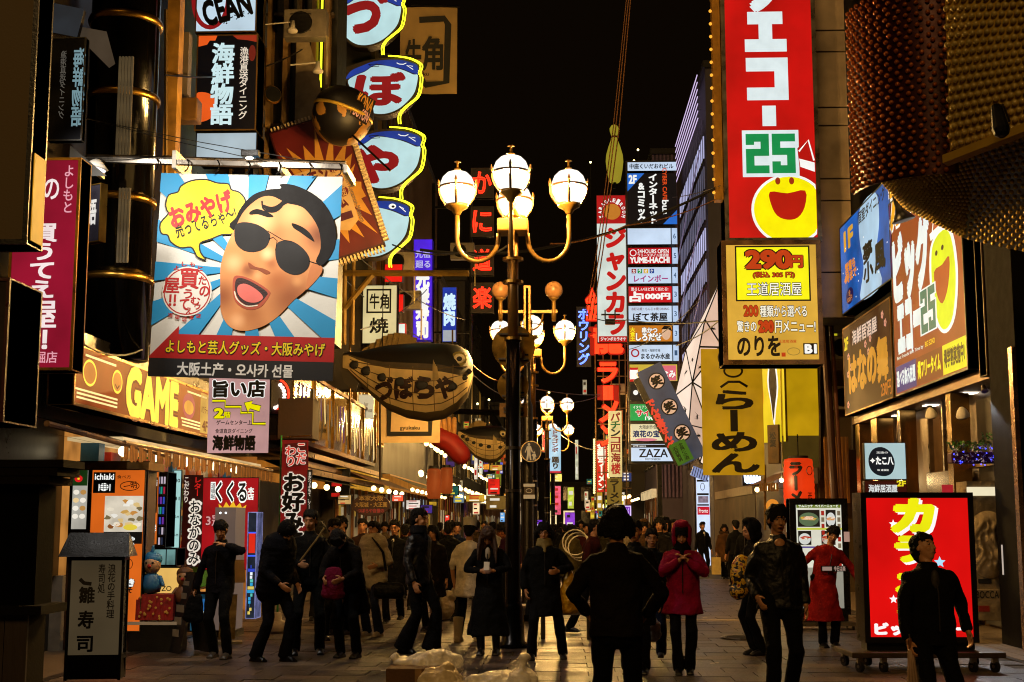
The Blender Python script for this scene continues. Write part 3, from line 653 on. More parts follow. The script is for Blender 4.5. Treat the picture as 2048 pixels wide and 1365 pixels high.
# --- wall between : lamps, clock, pilasters
f = empty('shaft_building', (-5.6, 24.6, 5), label='narrow building front with cream shafts and dark glass behind the rotated red sign', cat='building')
MB().box(0, .3, 0, 1.35, 1.4, 9.5).build('wall', paint('#0e0b08', .5), f)
for x in (.05, .36, .62, .9, 1.15):
    MB().box(x, 0, .0, x+.09, .28, 9.4).build('shaft', paint('#8a6a3a', .55, 0, .4, 1.5, .3), f)
for z in (1.8, 4.1, 6.3): MB().box(.0, .1, z, 1.3, .28, z+.06).build('cross_rail', paint('#4a3820', .5), f)
MB().add([(.62,-.02,4.2),(1.1,-.02,2.4),(1.1,-.02,4.9),(.62,-.02,6.6)], [(0,1,2,3)]).build('slanted_panel', paint('#9c8a68', .6), f)
for k, (u, v) in enumerate(((585, 55), (636, 136))):
    a = P(u, v, D=23.4); l = empty('arm_lamp', a, label=('upper white arm lamp on the shaft front', 'lower white arm lamp beside the yellow neon line')[k], cat='wall lamp')
    MB().tube([(-.5, 0, .06-.0), (-.02, 0, .1)], .014, 6).build('arm', WHITEP, l); MB().lathe([(.04, .12), (.05, 0), (.1, -.06), (.09, -.09), (.02, -.09)], 16).build('lamp_head', WHITEP, l, smooth=True)
a = P(545, 190, D=23.2); l = empty('round_clock', a, label='round dark dial with gilded rim behind the rotated sign', cat='dial')
MB().lathe([(.15, -.03), (.17, 0), (.15, .03)], 24).build('rim', BRASS, l, rot=(R(90), 0, R(30))); MB().cyl((0, 0), .14, -.01, .05, 24).build('dial', BLACKM, l, rot=(R(90), 0, R(30)))
l = bpx('neon_line_sign', 'thin vertical yellow neon line on a metal edge beside the blowfish signs', 'neon sign', (630, -30, 650, 180), 25, depth=.1, box=paint('#6d5a48', .5, .4))
l.neonline([(645, -25), (645, 178)], .022, glow('#f0f020', 3, 0), off=.05)

# --- rotated museum sign: star burst square
k_ = 24.5/2700; c = P(655, 380, D=24.5)
mu = Board('starburst_sign', 'tilted maroon sign with gold star burst and comb edge behind the banner', 'sign', (20, 0, 100, 153), c, 156*k_, 298*k_, depth=.25, roll=R(-18.3), box=paint('#3a0a0a', .4), face=paint('#5c1012', .45, 0, .35, 1.5, .08), frame=paint('#3a0a0c', .4), fw=.03)
gd = paint('#c08a34', .5, 0, .2, 3, .05); crm = paint('#c9a878', .5, 0, .2, 3, .05)
st = []
for i in range(44):
    r_ = (62 if i % 2 == 0 else 34) * (1 + .15*math.sin(i*2.3)); st.append((min(97, max(23, 58+r_*math.cos(i*math.pi/22))), min(148, max(6, 82+r_*math.sin(i*math.pi/22)*1.1))))
mu.poly(st, gd, 'star_burst')
mu.poly([(24,52),(84,52),(82,120),(70,128),(24,110)], crm, 'cream_print')
for (x, y) in ((74, 58), (75, 72), (76, 86)): mu.disc(x, y, 6, 6, paint('#6a1a2a', .5), 'round_seal'); mu.ring(x, y, 6, 6, 1, crm, 'seal_ring'); 
mu.T('道頓堀', (70, 53, 79, 91), crm, vert=True, lay=8)
for q in ((30, 70, 50, 78), (34, 84, 50, 92), (60, 108, 78, 116)): mu.rect(*q, paint('#4a1030', .5), 'dark_bar')
mu.T('コナモン', (26, 55, 66, 70), paint('#5a1020', .5), bold=.05); mu.T('ミュージアム', (30, 92, 76, 106), paint('#5a1020', .5), bold=.05, rot=R(10))
mu.T('Dotonbori Konamon-Museum', (52, 88, 118, 93), paint('#6a6058', .5), rot=R(-88), bold=.02)
ctm = MB().box(-.05, -.08, -.016, .05, .08, .016).mesh('comb_tooth'); ctm.materials.append(paint('#d8c090', .5))
for i in range(36): link('comb_tooth', ctm, None, mu.root, (mu.w/2+.05, 0, mu.h/2-.08-i*.072))
for i in range(20): link('comb_tooth', ctm, None, mu.root, (mu.w/2-.05-i*.068, 0, -mu.h/2-.05), (0, R(90), 0))
for i in range(12): link('comb_tooth', ctm, None, mu.root, (-mu.w/2+.05+i*.068, 0, mu.h/2+.05), (0, R(90), 0))
# globe
gb_c = P(684, 233, D=23.4); gb = empty('globe_ornament', gb_c, (R(0), R(18), 0), label='tilted gold and black globe ornament with a ring over the rotated sign', cat='globe')
gm_, gn, gbs, go = _new('globe_paint'); N = gn.nodes; L = gn.links
tc = N.new('ShaderNodeTexCoord'); no = N.new('ShaderNodeTexNoise'); no.inputs['Scale'].default_value = 1.9; no.inputs['Detail'].default_value = 5; no.inputs['Roughness'].default_value = .45
cr = N.new('ShaderNodeValToRGB'); cr.color_ramp.interpolation = 'CONSTANT'; cr.color_ramp.elements[0].color = lin('#0d0906'); cr.color_ramp.elements[1].position = .5; cr.color_ramp.elements[1].color = lin('#a5742c')
L.new(tc.outputs['Object'], no.inputs['Vector']); L.new(no.outputs[0], cr.inputs[0]); L.new(cr.outputs[0], gbs.inputs['Base Color']); gbs.inputs['Roughness'].default_value = .5
MB().ball((0, 0, 0), .54, 32, 20).build('sphere', gm_, gb, smooth=True)
MB().ball((0, .02, .1), (.55, .55, .45), 32, 20).build('cap', paint('#0d0a08', .45), gb, smooth=True)
MB().lathe([(.545, .04), (.56, .06), (.56, .08), (.545, .1)], 36).build('gilded_ring', paint('#d8b040', .4, .5), gb, smooth=True)
tb = Board('lettered_band', 'narrow lettered band wrapped on the globe ornament side', 'sign', (0, 0, 100, 40), gb_c + Vector((.42, -.32, .05)), .36, .5, depth=.03, rz=R(38), roll=R(22), box=paint('#3a2a18', .4), face=paint('#1c140c', .5))
tb.T('KONA', (5, 2, 95, 20), gd, bold=.03); tb.T('DOTON', (10, 22, 95, 38), paint('#c8a0b0', .5), bold=.03)
MB().tube([gb_c + Vector((.25, -.3, -.45)), gb_c + Vector((.95, -.5, -1.15))], .02, 6).build('long_pin', IRON, label='thin dark pin sticking out under the globe ornament', cat='pin')

# --- blowfish lantern signs (zoomed drawing units: 2.904 per photo px, origin 600,0)
FB = [(228,462),(226,420),(262,398),(330,372),(400,352),(470,342),(560,338),(640,350),(690,368),(712,400),(714,450),(706,510),(690,565),(650,620),(600,662),(540,690),(470,700),(410,690),(350,640),(310,590),(288,545),(275,505),(262,480)]
BLUE = [(268,470),(272,448),(300,415),(360,388),(430,362),(520,352),(600,355),(660,372),(696,392),(700,440),(676,440),(640,425),(590,405),(520,392),(470,380),(430,386),(380,420),(330,440)]
LT = [(278,478),(330,444),(380,424),(430,390),(480,386),(560,402),(620,422),(672,446),(698,450),(690,520),(672,570),(630,620),(580,660),(520,684),(460,688),(410,672),(360,630),(320,580),(295,530)]
NE = [(520,332),(600,340),(660,356),(708,384),(714,410),(704,440),(716,470),(710,540),(694,590),(650,630),(610,665),(586,705),(588,755)]
yn = glow('#f5f520', 4.5, 0)
for i, (dx, dy, scl, ch, lab, ex) in enumerate(((-95, -395, 1.0, 'づ', 'topmost blowfish shaped lit sign with one red kana', 0), (0, 0, 1.0, 'ぼ', 'second blowfish shaped lit sign with closed eye, above the globe ornament', 1), (5, 412, 1.04, 'や', 'third blowfish shaped lit sign partly behind the globe pin', 2), (-55, 820, 1.0, '', 'lowest blowfish shaped lit sign with open eye, behind the comb edge', 3))):
    D = 33.4 + i*.02
    u0, v0 = 600+(228*scl+dx)/2.904, (338+dy)/2.904
    art = (225, 335, 718, 705)
    cu, cv = 600+(471+dx)/2.904, (520+dy+(8 if i == 2 else 0))/2.904
    b = Board('blowfish_sign', lab, 'sign', art, P(cu, cv, D=D), 493*scl/2.904*D/2700, 370*scl/2.904*D/2700, depth=.4, group='blowfish shaped signs in a column')
    q = [b.xy(*p) for p in smooth_loop(FB, 3)]
    MB().prism(q, -.2, .2).build('casing', paint('#2c2012', .5, .2), b.root); b.y0 = -.2
    b.poly(smooth_loop(LT, 3), glow('#b8dce0', 1.0, .22, 1.2), 'belly', 1); b.poly(smooth_loop(BLUE, 3), gl('#1c3c9c', .9, .3, 2), 'back', 2)
    rd = gl('#8c1016', .95, .1)
    if i == 0: b.T('つ', (360, 425, 560, 600), rd, bold=.07, lay=4); b.T('゛', (560, 395, 610, 425), rd, bold=.05, lay=4)
    if i in (1, 2): b.T(ch, (330, 440, 610, 630) if i == 1 else (300, 445, 560, 650), rd, bold=.055, lay=4)
    if i == 3: b.disc(600, 385, 22, 16, WHT, 'eye', 4); b.disc(604, 387, 9, 7, GBLK, 'pupil', 5); b.line([(668,400),(640,385),(680,420)], 5, WHT, 'mouth_line', 4)
    else: b.line([(570,372),(585,380),(610,382),(628,374)], 5, WHT, 'eyelid_line', 4); b.line([(668,395),(630,388),(670,415)], 5, WHT, 'mouth_line', 4)
    b.line([(400,380),(455,378),(465,392),(420,395),(400,380)], 4, GBLK, 'fin_outline', 4)
    for off in (0, 13):
        b.neonline([(x+off, y) for x, y in smooth_loop(NE if i else NE[3:], 3, False)], .014, yn, off=.06)
a = P(700, 250, D=33.8)
bb = empty('sign_tower', (P(655, 0, D=34).x, 34, 0), label='dark sign tower frame behind the blowfish signs', cat='sign tower')
MB().box(-.3, 0, 5, 1.3, .6, 16).build('backing', paint('#1c160f', .6), bb)
for x in (-.28, 1.2): MB().box(x, -.1, 5, x+.1, 0, 16).build('post', paint('#4a3a22', .5, .4), bb)

# --- cloth banners of the beef restaurant
def cloth_sign(name, label, px, D, col, emis=0, **k):
    b = bpx(name, label, 'banner', px, D, depth=.01, **k)
    sheet(b.root, b.w, b.h, glow(col, emis, .2, 2) if emis else paint(col, .7, 0, .2, 1.5, .15, 6), 'cloth', 16, 16, .008, y=.014); return b
b = cloth_sign('beef_banner', 'tall cream cloth banner with a black brushed frame high on the left', (800, 14, 914, 188), 36, '#b0915c')
b.line([(838,40),(888,38),(896,50),(893,165),(852,170),(845,160)], 13, BLK, 'brush_frame'); b.T('角', (845, 75, 885, 140), BLK, bold=.04); b.T('牛', (812, 80, 842, 140), BLK, bold=.04); b.T('gyukaku', (815, 145, 858, 154), BLK)
MB().tube([P(822, 10, D=36), P(920, 14, D=36)], .03, 6).build('banner_pole', IRON, b.root.parent, label='dark pole with a pointed end holding the high beef banner', cat='pole')
b = cloth_sign('beef_banner', 'white cloth banner with a thick black frame under the puffer fish lantern', (756, 800, 880, 886), 37, '#d8b888', .0)
b.line([(778,800),(778,868),(860,868),(862,800)], 11, BLK, 'brush_frame'); b.T('gyukaku', (800, 852, 840, 862), BLK)
s = bpx('beef_sign', 'cream lit vertical sign with a black framed character and grill mark above the puffer fish', 'sign', (726, 572, 796, 690), 32, depth=.3, box=BLACKM, face=gl('#d8c890', 1, .25, 1.5), frame=BLACKM, fw=.02)
s.ring(757, 603, 24, 24, 5, GBLK, 'square_frame', n=4) if 0 else s.line([(736,582),(782,582),(782,627),(736,627)], 5, GBLK, 'square_frame', closed=True)
s.T('牛角', (741, 590, 779, 620), GBLK, bold=.03); s.T('焼', (742, 638, 778, 668), GBLK, bold=.03)
for (q, D) in (((770, 530, 806, 566), 36), ((796, 590, 808, 626), 36)):
    bpx('red_lit_sign', 'plain red lit sign %s the cream beef sign' % ('over' if D and q[1] == 530 else 'beside'), 'sign', q, D, depth=.2, box=BLACKM, face=gl('#e01410', 1, .2, 2), fw=.01)
s = bpx('white_bordered_sign', 'small red and white lit sign right of the cream beef sign', 'sign', (797, 648, 812, 684), 36, depth=.2, box=gl('#c81818', 1), face=gl('#d8e8e0', 1), fw=.02)
s = bpx('sushi_sign', 'purple lit vertical sushi sign with white characters', 'sign', (828, 481, 865, 682), 40, depth=.35, box=BLACKM, face=gl('#4a20d8', 1.1, .3, 2), frame=gl('#3a18a8', .8), fw=.012)
s.T('元祖', (832, 503, 861, 518), gl('#c8c8ff', .8), bold=.03); s.T('廻る', (832, 524, 861, 538), gl('#c8c8ff', .8), bold=.03)
s.T('元禄寿司', (834, 548, 859, 676), WHT, vert=True, bold=.07)
s = bpx('grill_sign', 'narrow blue lit vertical sign with two white characters and a pale foot', 'sign', (885, 576, 914, 686), 46, depth=.3, box=BLACKM, face=gl('#1438a8', 1.0, .3, 2), frame=BLACKM, fw=.015)
s.T('焼肉', (888, 590, 911, 652), gl('#c8e8f8', 1.1), vert=True, bold=.06); s.rect(887, 662, 912, 684, gl('#a8b0b8', .9), 'pale_panel')
# crab restaurant neon: four plates
nred = glow('#ff2410', 5, 0)
cb = empty('neon_tower', (-5.0, 52, 0), label='dark tower frame carrying the red crab neon characters', cat='sign tower')
for i, (ch, cv) in enumerate((('か', 368), ('に', 445), ('道', 522), ('楽', 597))):
    s = bpx('neon_character_sign', 'red outline neon character plate, %s of four in the vertical crab restaurant row' % ('first', 'second', 'third', 'lowest')[i], 'neon sign', (942, cv-30, 988, cv+30), 48, depth=.25, box=paint('#120a08', .5), frame=paint('#2c1a10', .5), fw=.03, group='crab restaurant neon characters')
    s.T(ch, (946, cv-22, 984, cv+22), nred, neon=.022, bold=0, name='neon_tube')
MB().box(0, 0, 5, .12, .2, 15).build('post', IRON, cb); MB().box(1.5, 0, 5, 1.6, .2, 15).build('post', IRON, cb)
for z in (6.5, 9, 11.5, 14): MB().box(0, .05, z, 1.6, .12, z+.08).build('cross_rail', IRON, cb)
# yellow scaffold beams
for i, (p, q, r, lab) in enumerate((((683, 547), (938, 547), .07, 'long horizontal gilded beam above the puffer fish lantern'), ((683, 625), (745, 550), .06, 'slanting gilded brace beside the souvenir banner'), ((688, 690), (690, 500), .05, 'upright gilded scaffold tube beside the banner'), ((705, 690), (708, 500), .04, 'second upright gilded scaffold tube beside the banner'), ((860, 822), (1000, 826), .09, 'dark horizontal beam behind the second puffer fish'))):
    a, b_ = P(*p, D=29.5 if i < 4 else 44), P(*q, D=29.5 if i < 4 else 44)
    MB().loft([a, b_], [r, r], 4, side=(0, 0, 1) if i < 2 or i == 4 else (1, 0, 0), dome=False).build('steel_beam', paint('#9c7a30', .5, .3, .35, 3, .2) if i < 4 else IRON, label=lab, cat='beam')

# ================================================================ big puffer fish lanterns
def puffer(name, label, c, L_, H_, flip=1, text=True, spots=True):
    o = empty(name, c, label=label, cat='fish lantern', group='puffer fish lanterns over the street')
    # profile along x: half width, top, bottom, as fractions
    prof = [(-.5, .03, .34, .14), (-.46, .05, .36, .12), (-.38, .08, .36, -.02), (-.28, .13, .40, -.18), (-.15, .2, .44, -.36), (0, .25, .46, -.46), (.15, .27, .46, -.5), (.28, .26, .46, -.47), (.38, .22, .44, -.36), (.46, .14, .36, -.2), (.49, .08, .26, -.02), (.5, .04, .2, .06)]
    def ring(i, f0, f1, n=9):
        x, hw, t, b = prof[i]; out = []
        for k in range(n+1):
            a = math.pi/2 - math.pi*(f0+(f1-f0)*k/n)       # front half from top (0) to bottom (1)
            out.append((x*L_, -hw*L_*math.cos(a)*.9, ((t+b)/2+(t-b)/2*math.sin(a))*H_))
        return out
    sm = lambda i: prof[i]
    def band(f0, f1, mat, nm, back=True):
        m = MB(); n = 6
        for sgn in ((1, -1) if back else (1,)):
            vs = []; fs = []
            for i in range(len(prof)):
                vs += [(p[0], p[1]*sgn, p[2]) for p in ring(i, f0[i] if isinstance(f0, list) else f0, f1[i] if isinstance(f1, list) else f1, n)]
            for i in range(len(prof)-1):
                for k in range(n): q = (i*(n+1)+k, (i+1)*(n+1)+k, (i+1)*(n+1)+k+1, i*(n+1)+k+1); fs.append(q if sgn > 0 else q[::-1])
            m.add(vs, fs)
        return m.build(nm, mat, o, smooth=True)
    cream = paint('#d8bc80', .7, 0, .3, 2.2, .3, 14); 
    bk_ = [.2, .24, .3, .35, .37, .37, .37, .39, .44, .5, .54, .5]
    band(0, bk_, paint('#0f0c09', .55, 0, .4, 1.5, .1), 'back'); band(bk_, [b+.06 for b in bk_], paint('#4a4030', .7, 0, .3), 'grey_band')
    band([b+.06 for b in bk_], .8, cream, 'belly'); band(.8, 1, paint('#5a4a28', .8, 0, .35, 1.5, .3), 'underside')
    sm_ = MB()
    def surf(fx, f):   # point on the front skin
        x = fx*L_; i = max(j for j in range(len(prof)) if prof[j][0] <= fx+1e-6); i = min(i, len(prof)-2); t = (fx-prof[i][0])/(prof[i+1][0]-prof[i][0])
        hw, tp, bt = [prof[i][k]*(1-t)+prof[i+1][k]*t for k in (1, 2, 3)]; a = math.pi/2-math.pi*f
        return Vector((x, -hw*L_*math.cos(a)*.9, ((tp+bt)/2+(tp-bt)/2*math.sin(a))*H_))
    for f in (.42, .52, .62, .72):
        MB().tube([surf(-.44+k*.0375, f)+Vector((0, -.006, 0)) for k in range(25)], .006*H_, 5).build('paper_seam', paint('#5c4826', .7), o)
    for fx in (-.3, -.12, .06, .22, .36):
        MB().tube([surf(fx, .4+k*.05)+Vector((0, -.004, 0)) for k in range(9)], .005*H_, 5).build('paper_seam', paint('#6c5830', .7), o)
    if spots:
        for k, (fx, f, r_) in enumerate(((-.4, .5, .045), (-.3, .52, .05), (-.17, .53, .045), (-.03, .54, .05), (.13, .55, .05), (.35, .6, .045), (.44, .56, .03), (.47, .5, .03))):
            p = surf(fx, f); MB().ball((p.x, p.y-.004, p.z), (r_*L_*.95, .035, r_*L_*.72), 14, 8).build('spot', BLK, o)
    p = surf(.4, .33); MB().ball((p.x, p.y, p.z), (.1*H_, .05, .09*H_), 16, 8).build('eye_rim', paint('#8a7a30', .5), o); e = MB().ball((p.x+.01, p.y-.04, p.z), (.07*H_, .03, .06*H_), 14, 8).build('eye', paint('#d8c8a0', .4), o); MB().ball((p.x+.015, p.y-.068, p.z-.01), (.035*H_, .015, .03*H_), 12, 6).build('pupil', BLK, e)
    d = MB(); n = 9
    for k in range(n):
        x0 = (-.36+k*.045)*L_; z0 = .37*H_+.06*H_*math.sin(k/n*2.0); d.add([(x0, 0, z0), (x0+.05*L_, 0, z0), (x0+.02*L_+.05*L_, 0, z0+.16*H_*math.sin((k+1)/(n+1)*math.pi*.9)+.02), (x0+.02*L_, 0, z0+.16*H_*math.sin((k+.6)/(n+1)*math.pi*.9)+.02)], [(0,1,2,3)])
    d.build('dorsal_fin', paint('#8a7038', .7), o)
    p = surf(.21, .44); f_ = MB()
    for k in range(4): f_.add([(p.x+k*.02, p.y-.02-k*.02, p.z+.06*H_), (p.x+.02+k*.03, p.y-.05-k*.02, p.z+.14*H_-k*.03*H_), (p.x+.06+k*.03, p.y-.06, p.z-.1*H_), (p.x+k*.02, p.y-.02, p.z-.12*H_)], [(0,1,2,3)])
    f_.build('side_fin', paint('#c8b078', .6), o)
    MB().prism([(-.5*L_, .36*H_), (-.53*L_, .2*H_), (-.49*L_, -.02*H_), (-.4*L_, -.14*H_), (-.37*L_, .02*H_), (-.42*L_, .2*H_)], -.03, .03).build('tail_fin', paint('#3c3222', .7), o)
    if text:
        bo = Board('x', None, None, (0, 0, 100, 30), (0, 0, 0), .62*L_, .24*H_, depth=.01)
        for i, ch in enumerate('づぼらや'):
            fx = -.2+i*.155; hw = surf(fx+.05, .58); vs, fs, bb_ = text_mesh(ch, 0)
            m = MB(); hh = .24*H_; ww = .135*L_
            for j, (ox, oz) in enumerate([(0, 0), (.06, 0), (-.06, 0), (0, .06), (0, -.06), (.045, .045), (-.045, -.045)]):
                q = []
                for v in vs:
                    px = fx*L_+((v.x-bb_[0])+ox)/(bb_[2]-bb_[0])*ww - .03*L_; pz = -.24*H_+((v.y-bb_[1])+oz)/(bb_[3]-bb_[1])*hh
                    fxx = max(-.49, min(.49, px/L_)); lo, hi = .3, .98
                    for _ in range(16):
                        md = (lo+hi)/2
                        if surf(fxx, md).z > pz: lo = md
                        else: hi = md
                    q.append((px, surf(fxx, lo).y-.012-j*.0005, pz))
                m.add(q, fs)
            m.build('lettering', paint('#2a0d0a', .6), o)
        bpy.data.objects.remove(bo.root)
    for x in (-.2, .22): MB().tube([(x*L_, 0, .42*H_), (x*L_, 0, .42*H_+1.5)], .012, 5).build('hanging_wire', IRON, o)
    return o
D = 30.5; c = P(816, 762, D=D); puffer('pufferfish_lantern', 'huge hanging puffer fish lantern with dark kana on its cream belly', c, 264/2700*D, 165/2700*D)
D = 43; c = P(966, 888, D=D)
f2 = puffer('pufferfish_lantern', 'smaller puffer fish lantern farther down the street with black blotches', c, 100/2700*D, 78/2700*D, text=False)
# ================================================================ LEFT, STREET LEVEL
LS = LX-.75
# kiosk shop counter facing the camera
sh = empty('takoyaki_kiosk', (-6.4, 17.5, 0), label='lit takoyaki kiosk with orange panels, menu photos and a white counter at the left', cat='kiosk')
kb = bpx('x', None, None, (180, 938, 292, 1262), 17.5, depth=.08, face=None); bpy.data.objects.remove(kb.root)
MB().box(0, .02, 0, 1.0, .5, 2.35).build('counter_body', paint('#4a2c14', .5), sh)
MB().box(-1.5, .5, 0, .9, .6, 2.45).build('back_wall', paint('#6a4a28', .6), sh)
MB().box(-.9, -.1, 0, .0, .5, .95).build('counter', paint('#b8a890', .4), sh)
MB().box(-.4, -.2, 2.3, 1.1, .5, 2.4).build('head_beam', paint('#8a6a38', .5, .3), sh)
k = bpx('orange_menu_sign', 'orange lit kiosk panel with a black grill logo and a large food photo', 'sign', (180, 938, 289, 1262), 17.35, depth=.1, box=IRON, face=gl('#d8641a', 1.0, .25, 1.5), frame=STEEL, fw=.012)
k.rect(184, 944, 228, 986, GBLK, 'logo_plate'); k.T('ichiaki', (187, 947, 225, 959), WHT, bold=.03); k.disc(206, 974, 9, 8, WHT, 'grill_icon'); k.line([(196,968),(196,982)], 2, WHT, 'fork_icon'); k.line([(218,968),(218,982)], 2, WHT, 'fork_icon')
for j in range(3): k.line([(199+j*6,966),(199+j*6,981)], 1, GBLK, 'grid_line'); k.line([(198,969+j*4),(215,969+j*4)], 1, GBLK, 'grid_line')
k.ring(258, 972, 19, 9, 1.5, GBLK, 'oval_line'); k.T('一明', (246, 965, 272, 978), GBLK, bold=.02, rot=R(10)); k.T('食べ方', (232, 950, 260, 957), GBLK)
k.rect(209, 992, 286, 1064, gl('#d8cdb8', 1.0, .3, 4), 'food_photo', 4)
random.seed(3)
for j in range(22):
    a, b = random.uniform(214, 280), random.uniform(1000, 1058); k.poly([(a+random.uniform(4, 10)*math.cos(t*.9), b+random.uniform(2.5, 6)*math.sin(t*.9)) for t in range(7)], gl(random.choice(['#f0e4cc', '#e0c080', '#c88a40', '#8a5020', '#7a6a48', '#f4f0e4', '#d0a050']), .95), 'food_print', 5+j % 4)
k.disc(262, 1055, 14, 6, gl('#e0c840', 1), 'lemon_print', 10)
k.rect(209, 1064, 286, 1088, gl('#1a1410', .6), 'dark_strip', 4)
k.T('やき', (262, 1074, 272, 1096), WHT, vert=True, bold=.05, out=GBLK); k.T('きF\nそ', (260, 1160, 275, 1185), GBLK, bold=.04); k.T('き', (262, 1158, 274, 1172), WHT, bold=.06, out=GBLK)
k.ring(262, 1128, 8, 10, 1.2, GBLK, 'oval_line'); k.rect(184, 1090, 256, 1258, gl('#b8501a', .8, .3, 3), 'lower_panel', 1)
m = bpx('menu_board', 'white lit menu board with rows of takoyaki photos beside the kiosk counter', 'sign', (145, 938, 178, 1060), 17.4, depth=.06, box=IRON, face=gl('#b8b4a8', .9, .3, 3), frame=IRON, fw=.01)
for j in range(4):
    for i in range(2): m.disc(154+i*14, 985+j*16, 6, 5, gl(random.choice(['#e8c890', '#b88848', '#f0e8d8']), 1), 'food_print')
m.rect(147, 941, 176, 972, gl('#1c3c14', .8, .4, 4), 'flower_panel'); m.disc(158, 958, 8, 7, gl('#d81c20', 1), 'flower_print'); m.disc(158, 958, 2.5, 2.5, gl('#f0d020', 1), 'flower_eye')
m = bpx('kitchen_opening', 'bright kitchen opening with hanging steel racks behind the kiosk', 'window', (184, 992, 208, 1056), 17.33, depth=.04, box=IRON, face=gl('#d8d8d0', .9, .6, 9), fw=.01)
for j in range(4): m.rect(185, 1002+j*14, 207, 1005+j*14, GBLK, 'rack_bar')
k2 = bpx('logo_sign', 'narrow orange side panel with a tall black logo plate', 'sign', (290, 942, 316, 1090), 18.4, depth=.05, rz=R(20), box=IRON, face=gl('#d86a20', .9, .25, 2), frame=STEEL, fw=.01)
k2.rect(293, 955, 313, 1026, GBLK, 'logo_plate'); k2.T('ichiaki', (294, 960, 312, 972), WHT, bold=.03); k2.disc(303, 1002, 6, 14, WHT, 'grill_icon'); k2.T('海鮮', (293, 1050, 313, 1066), WHT, bold=.03)
fr = bpx('drinks_cabinet', 'tall dark drinks cabinet with coloured bottles beside the orange panel', 'cabinet', (317, 945, 344, 1095), 18.7, depth=.5, box=BLACKM, face=paint('#0c0a12', .15), frame=IRON, fw=.015)
for j in range(7):
    for i in range(4):
        fr.rect(320+i*5.5, 955+j*20, 323.5+i*5.5, 969+j*20, gl(random.choice(['#c02848', '#3858c8', '#28a890', '#8038b0', '#d8c8d8', '#283048']), .7), 'bottle')
    fr.rect(318, 970+j*20, 343, 972+j*20, paint('#5a5560', .3, .6), 'shelf_edge')
cy2 = bpx('pale_price_strip', 'pale cyan lit vertical price strip with black figures', 'sign', (345, 940, 362, 1128), 18.9, depth=.05, box=IRON, face=gl('#a8d8d4', .95, .2, 2), fw=.01)
for j, t_ in enumerate(('40', '41', '18-m', '15-m')): cy2.T(t_, (348, 958+j*36, 359, 965+j*36), GBLK, bold=.02)
lb_ = bpx('lower_display_case', 'lower glass display case with pale lit goods under the drinks cabinet', 'cabinet', (290, 1096, 362, 1132), 18.6, depth=.4, box=IRON, face=gl('#7aa8a4', .7, .6, 4), frame=IRON, fw=.02)
for j in range(3): lb_.rect(292+j*24, 1098, 294+j*24, 1130, GBLK, 'divider')
# yellow poster box with figurines on red cloth table
pb_ = bpx('figurine_poster', 'warm yellow lit framed poster box standing behind two painted figurines', 'sign', (284, 1133, 379, 1262), 18.3, depth=.12, box=BLACKM, face=gl('#e8b860', 1.05, .35, 1.5), frame=BLACKM, fw=.02)
pb_.T('ZO', (325, 1172, 345, 1182), GBLK, bold=.01)
p = P(320, 1300, D=17.6); tbx = p.x
tt = empty('display_table', (tbx, 17.5, 0), label='small display table under a red patterned cloth in front of the yellow poster', cat='table')
MB().box(-.32, -.2, .0, .32, .2, .34).build('base', BLACKM, tt); MB().box(-.36, -.22, .34, .36, .24, .38).build('tabletop', WHITEP, tt)
cl = MB()
for i in range(16):
    x0 = -.24+i*.03; d_ = .012*(i % 2); cl.add([(x0, -.22-d_, .40), (x0+.03, -.22-.012*((i+1) % 2), .40), (x0+.03, -.2, .72), (x0, -.2, .72)], [(0,1,2,3)])
cl.box(-.24, -.2, .40, .24, .16, .72)
ct = cl.build('red_cloth', paint('#9a1810', .75, 0, .35, 14, .2, 30), tt)
for j in range(26): MB().ball((random.uniform(-.22, .22), -.236, random.uniform(.42, .7)), (.016, .003, .016), 8, 5).build('flower_dot', paint('#d8a040', .7), ct)
def figurine(name, label, x, z, body, head, hat, s=1):
    o = empty(name, (x, 17.45, z), label=label, cat='figurine'); o.scale = (s, s, s)
    MB().lathe([(.02, 0), (.1, .02), (.12, .1), (.09, .2), (.04, .24)], 16).build('body', body, o, smooth=True)
    MB().ball((0, 0, .32), (.1, .1, .11), 16, 12).build('head', head, o, smooth=True)
    h = MB(); h.ball((0, .02, .38), (.11, .1, .09), 16, 10); h.loft([(0, 0, .44), (.01, 0, .53)], [.03, .012], 8); h.build('hat', hat, o, smooth=True)
    MB().ball((0, -.1, .31), .022, 8, 6).build('nose', paint('#c8342c', .5), o); 
    for q in (-1, 1): MB().ball((q*.035, -.09, .345), .014, 8, 6).build('eye', BLK, o); MB().loft([(q*.1, 0, .18), (q*.15, -.05, .1)], [.025, .02], 8).build('arm', body, o, smooth=True)
    return o
figurine('figurine', 'blue capped round figurine standing on the red cloth table', tbx-.1, .72, paint('#2a6a9c', .5), paint('#c89a70', .5), paint('#2c78b0', .5), 1.15)
figurine('figurine', 'brown figurine with ochre hair standing on the red cloth table', tbx+.33, .6, paint('#7a4a28', .6), paint('#a87848', .5), paint('#5c3818', .6), 1.0)
figurine('figurine', 'small dark furry doll figurine under the red cloth table', tbx+.0, .02, paint('#3c2c1c', .9), paint('#4a3a26', .9), paint('#8a7a60', .9), .75)
af = empty('folding_board', (tbx+.42, 17.35, 0), (0, 0, R(-50)), label='black A frame board with small notes leaning beside the red cloth table', cat='sign')
for sgn in (-1, 1): MB().add([(-.22, sgn*.2, 0), (.22, sgn*.2, 0), (.2, sgn*.02, 1.0), (-.2, sgn*.02, 1.0)], [(0,1,2,3) if sgn < 0 else (3,2,1,0)]).build('leaf_panel', paint('#1a1612', .5, 0, .6, 6), af)
for j in range(5): MB().box(-.12, -.17+j*.03, .2+j*.15, .1, -.165+j*.03, .29+j*.15).build('note', paint('#8a8070', .7), af)
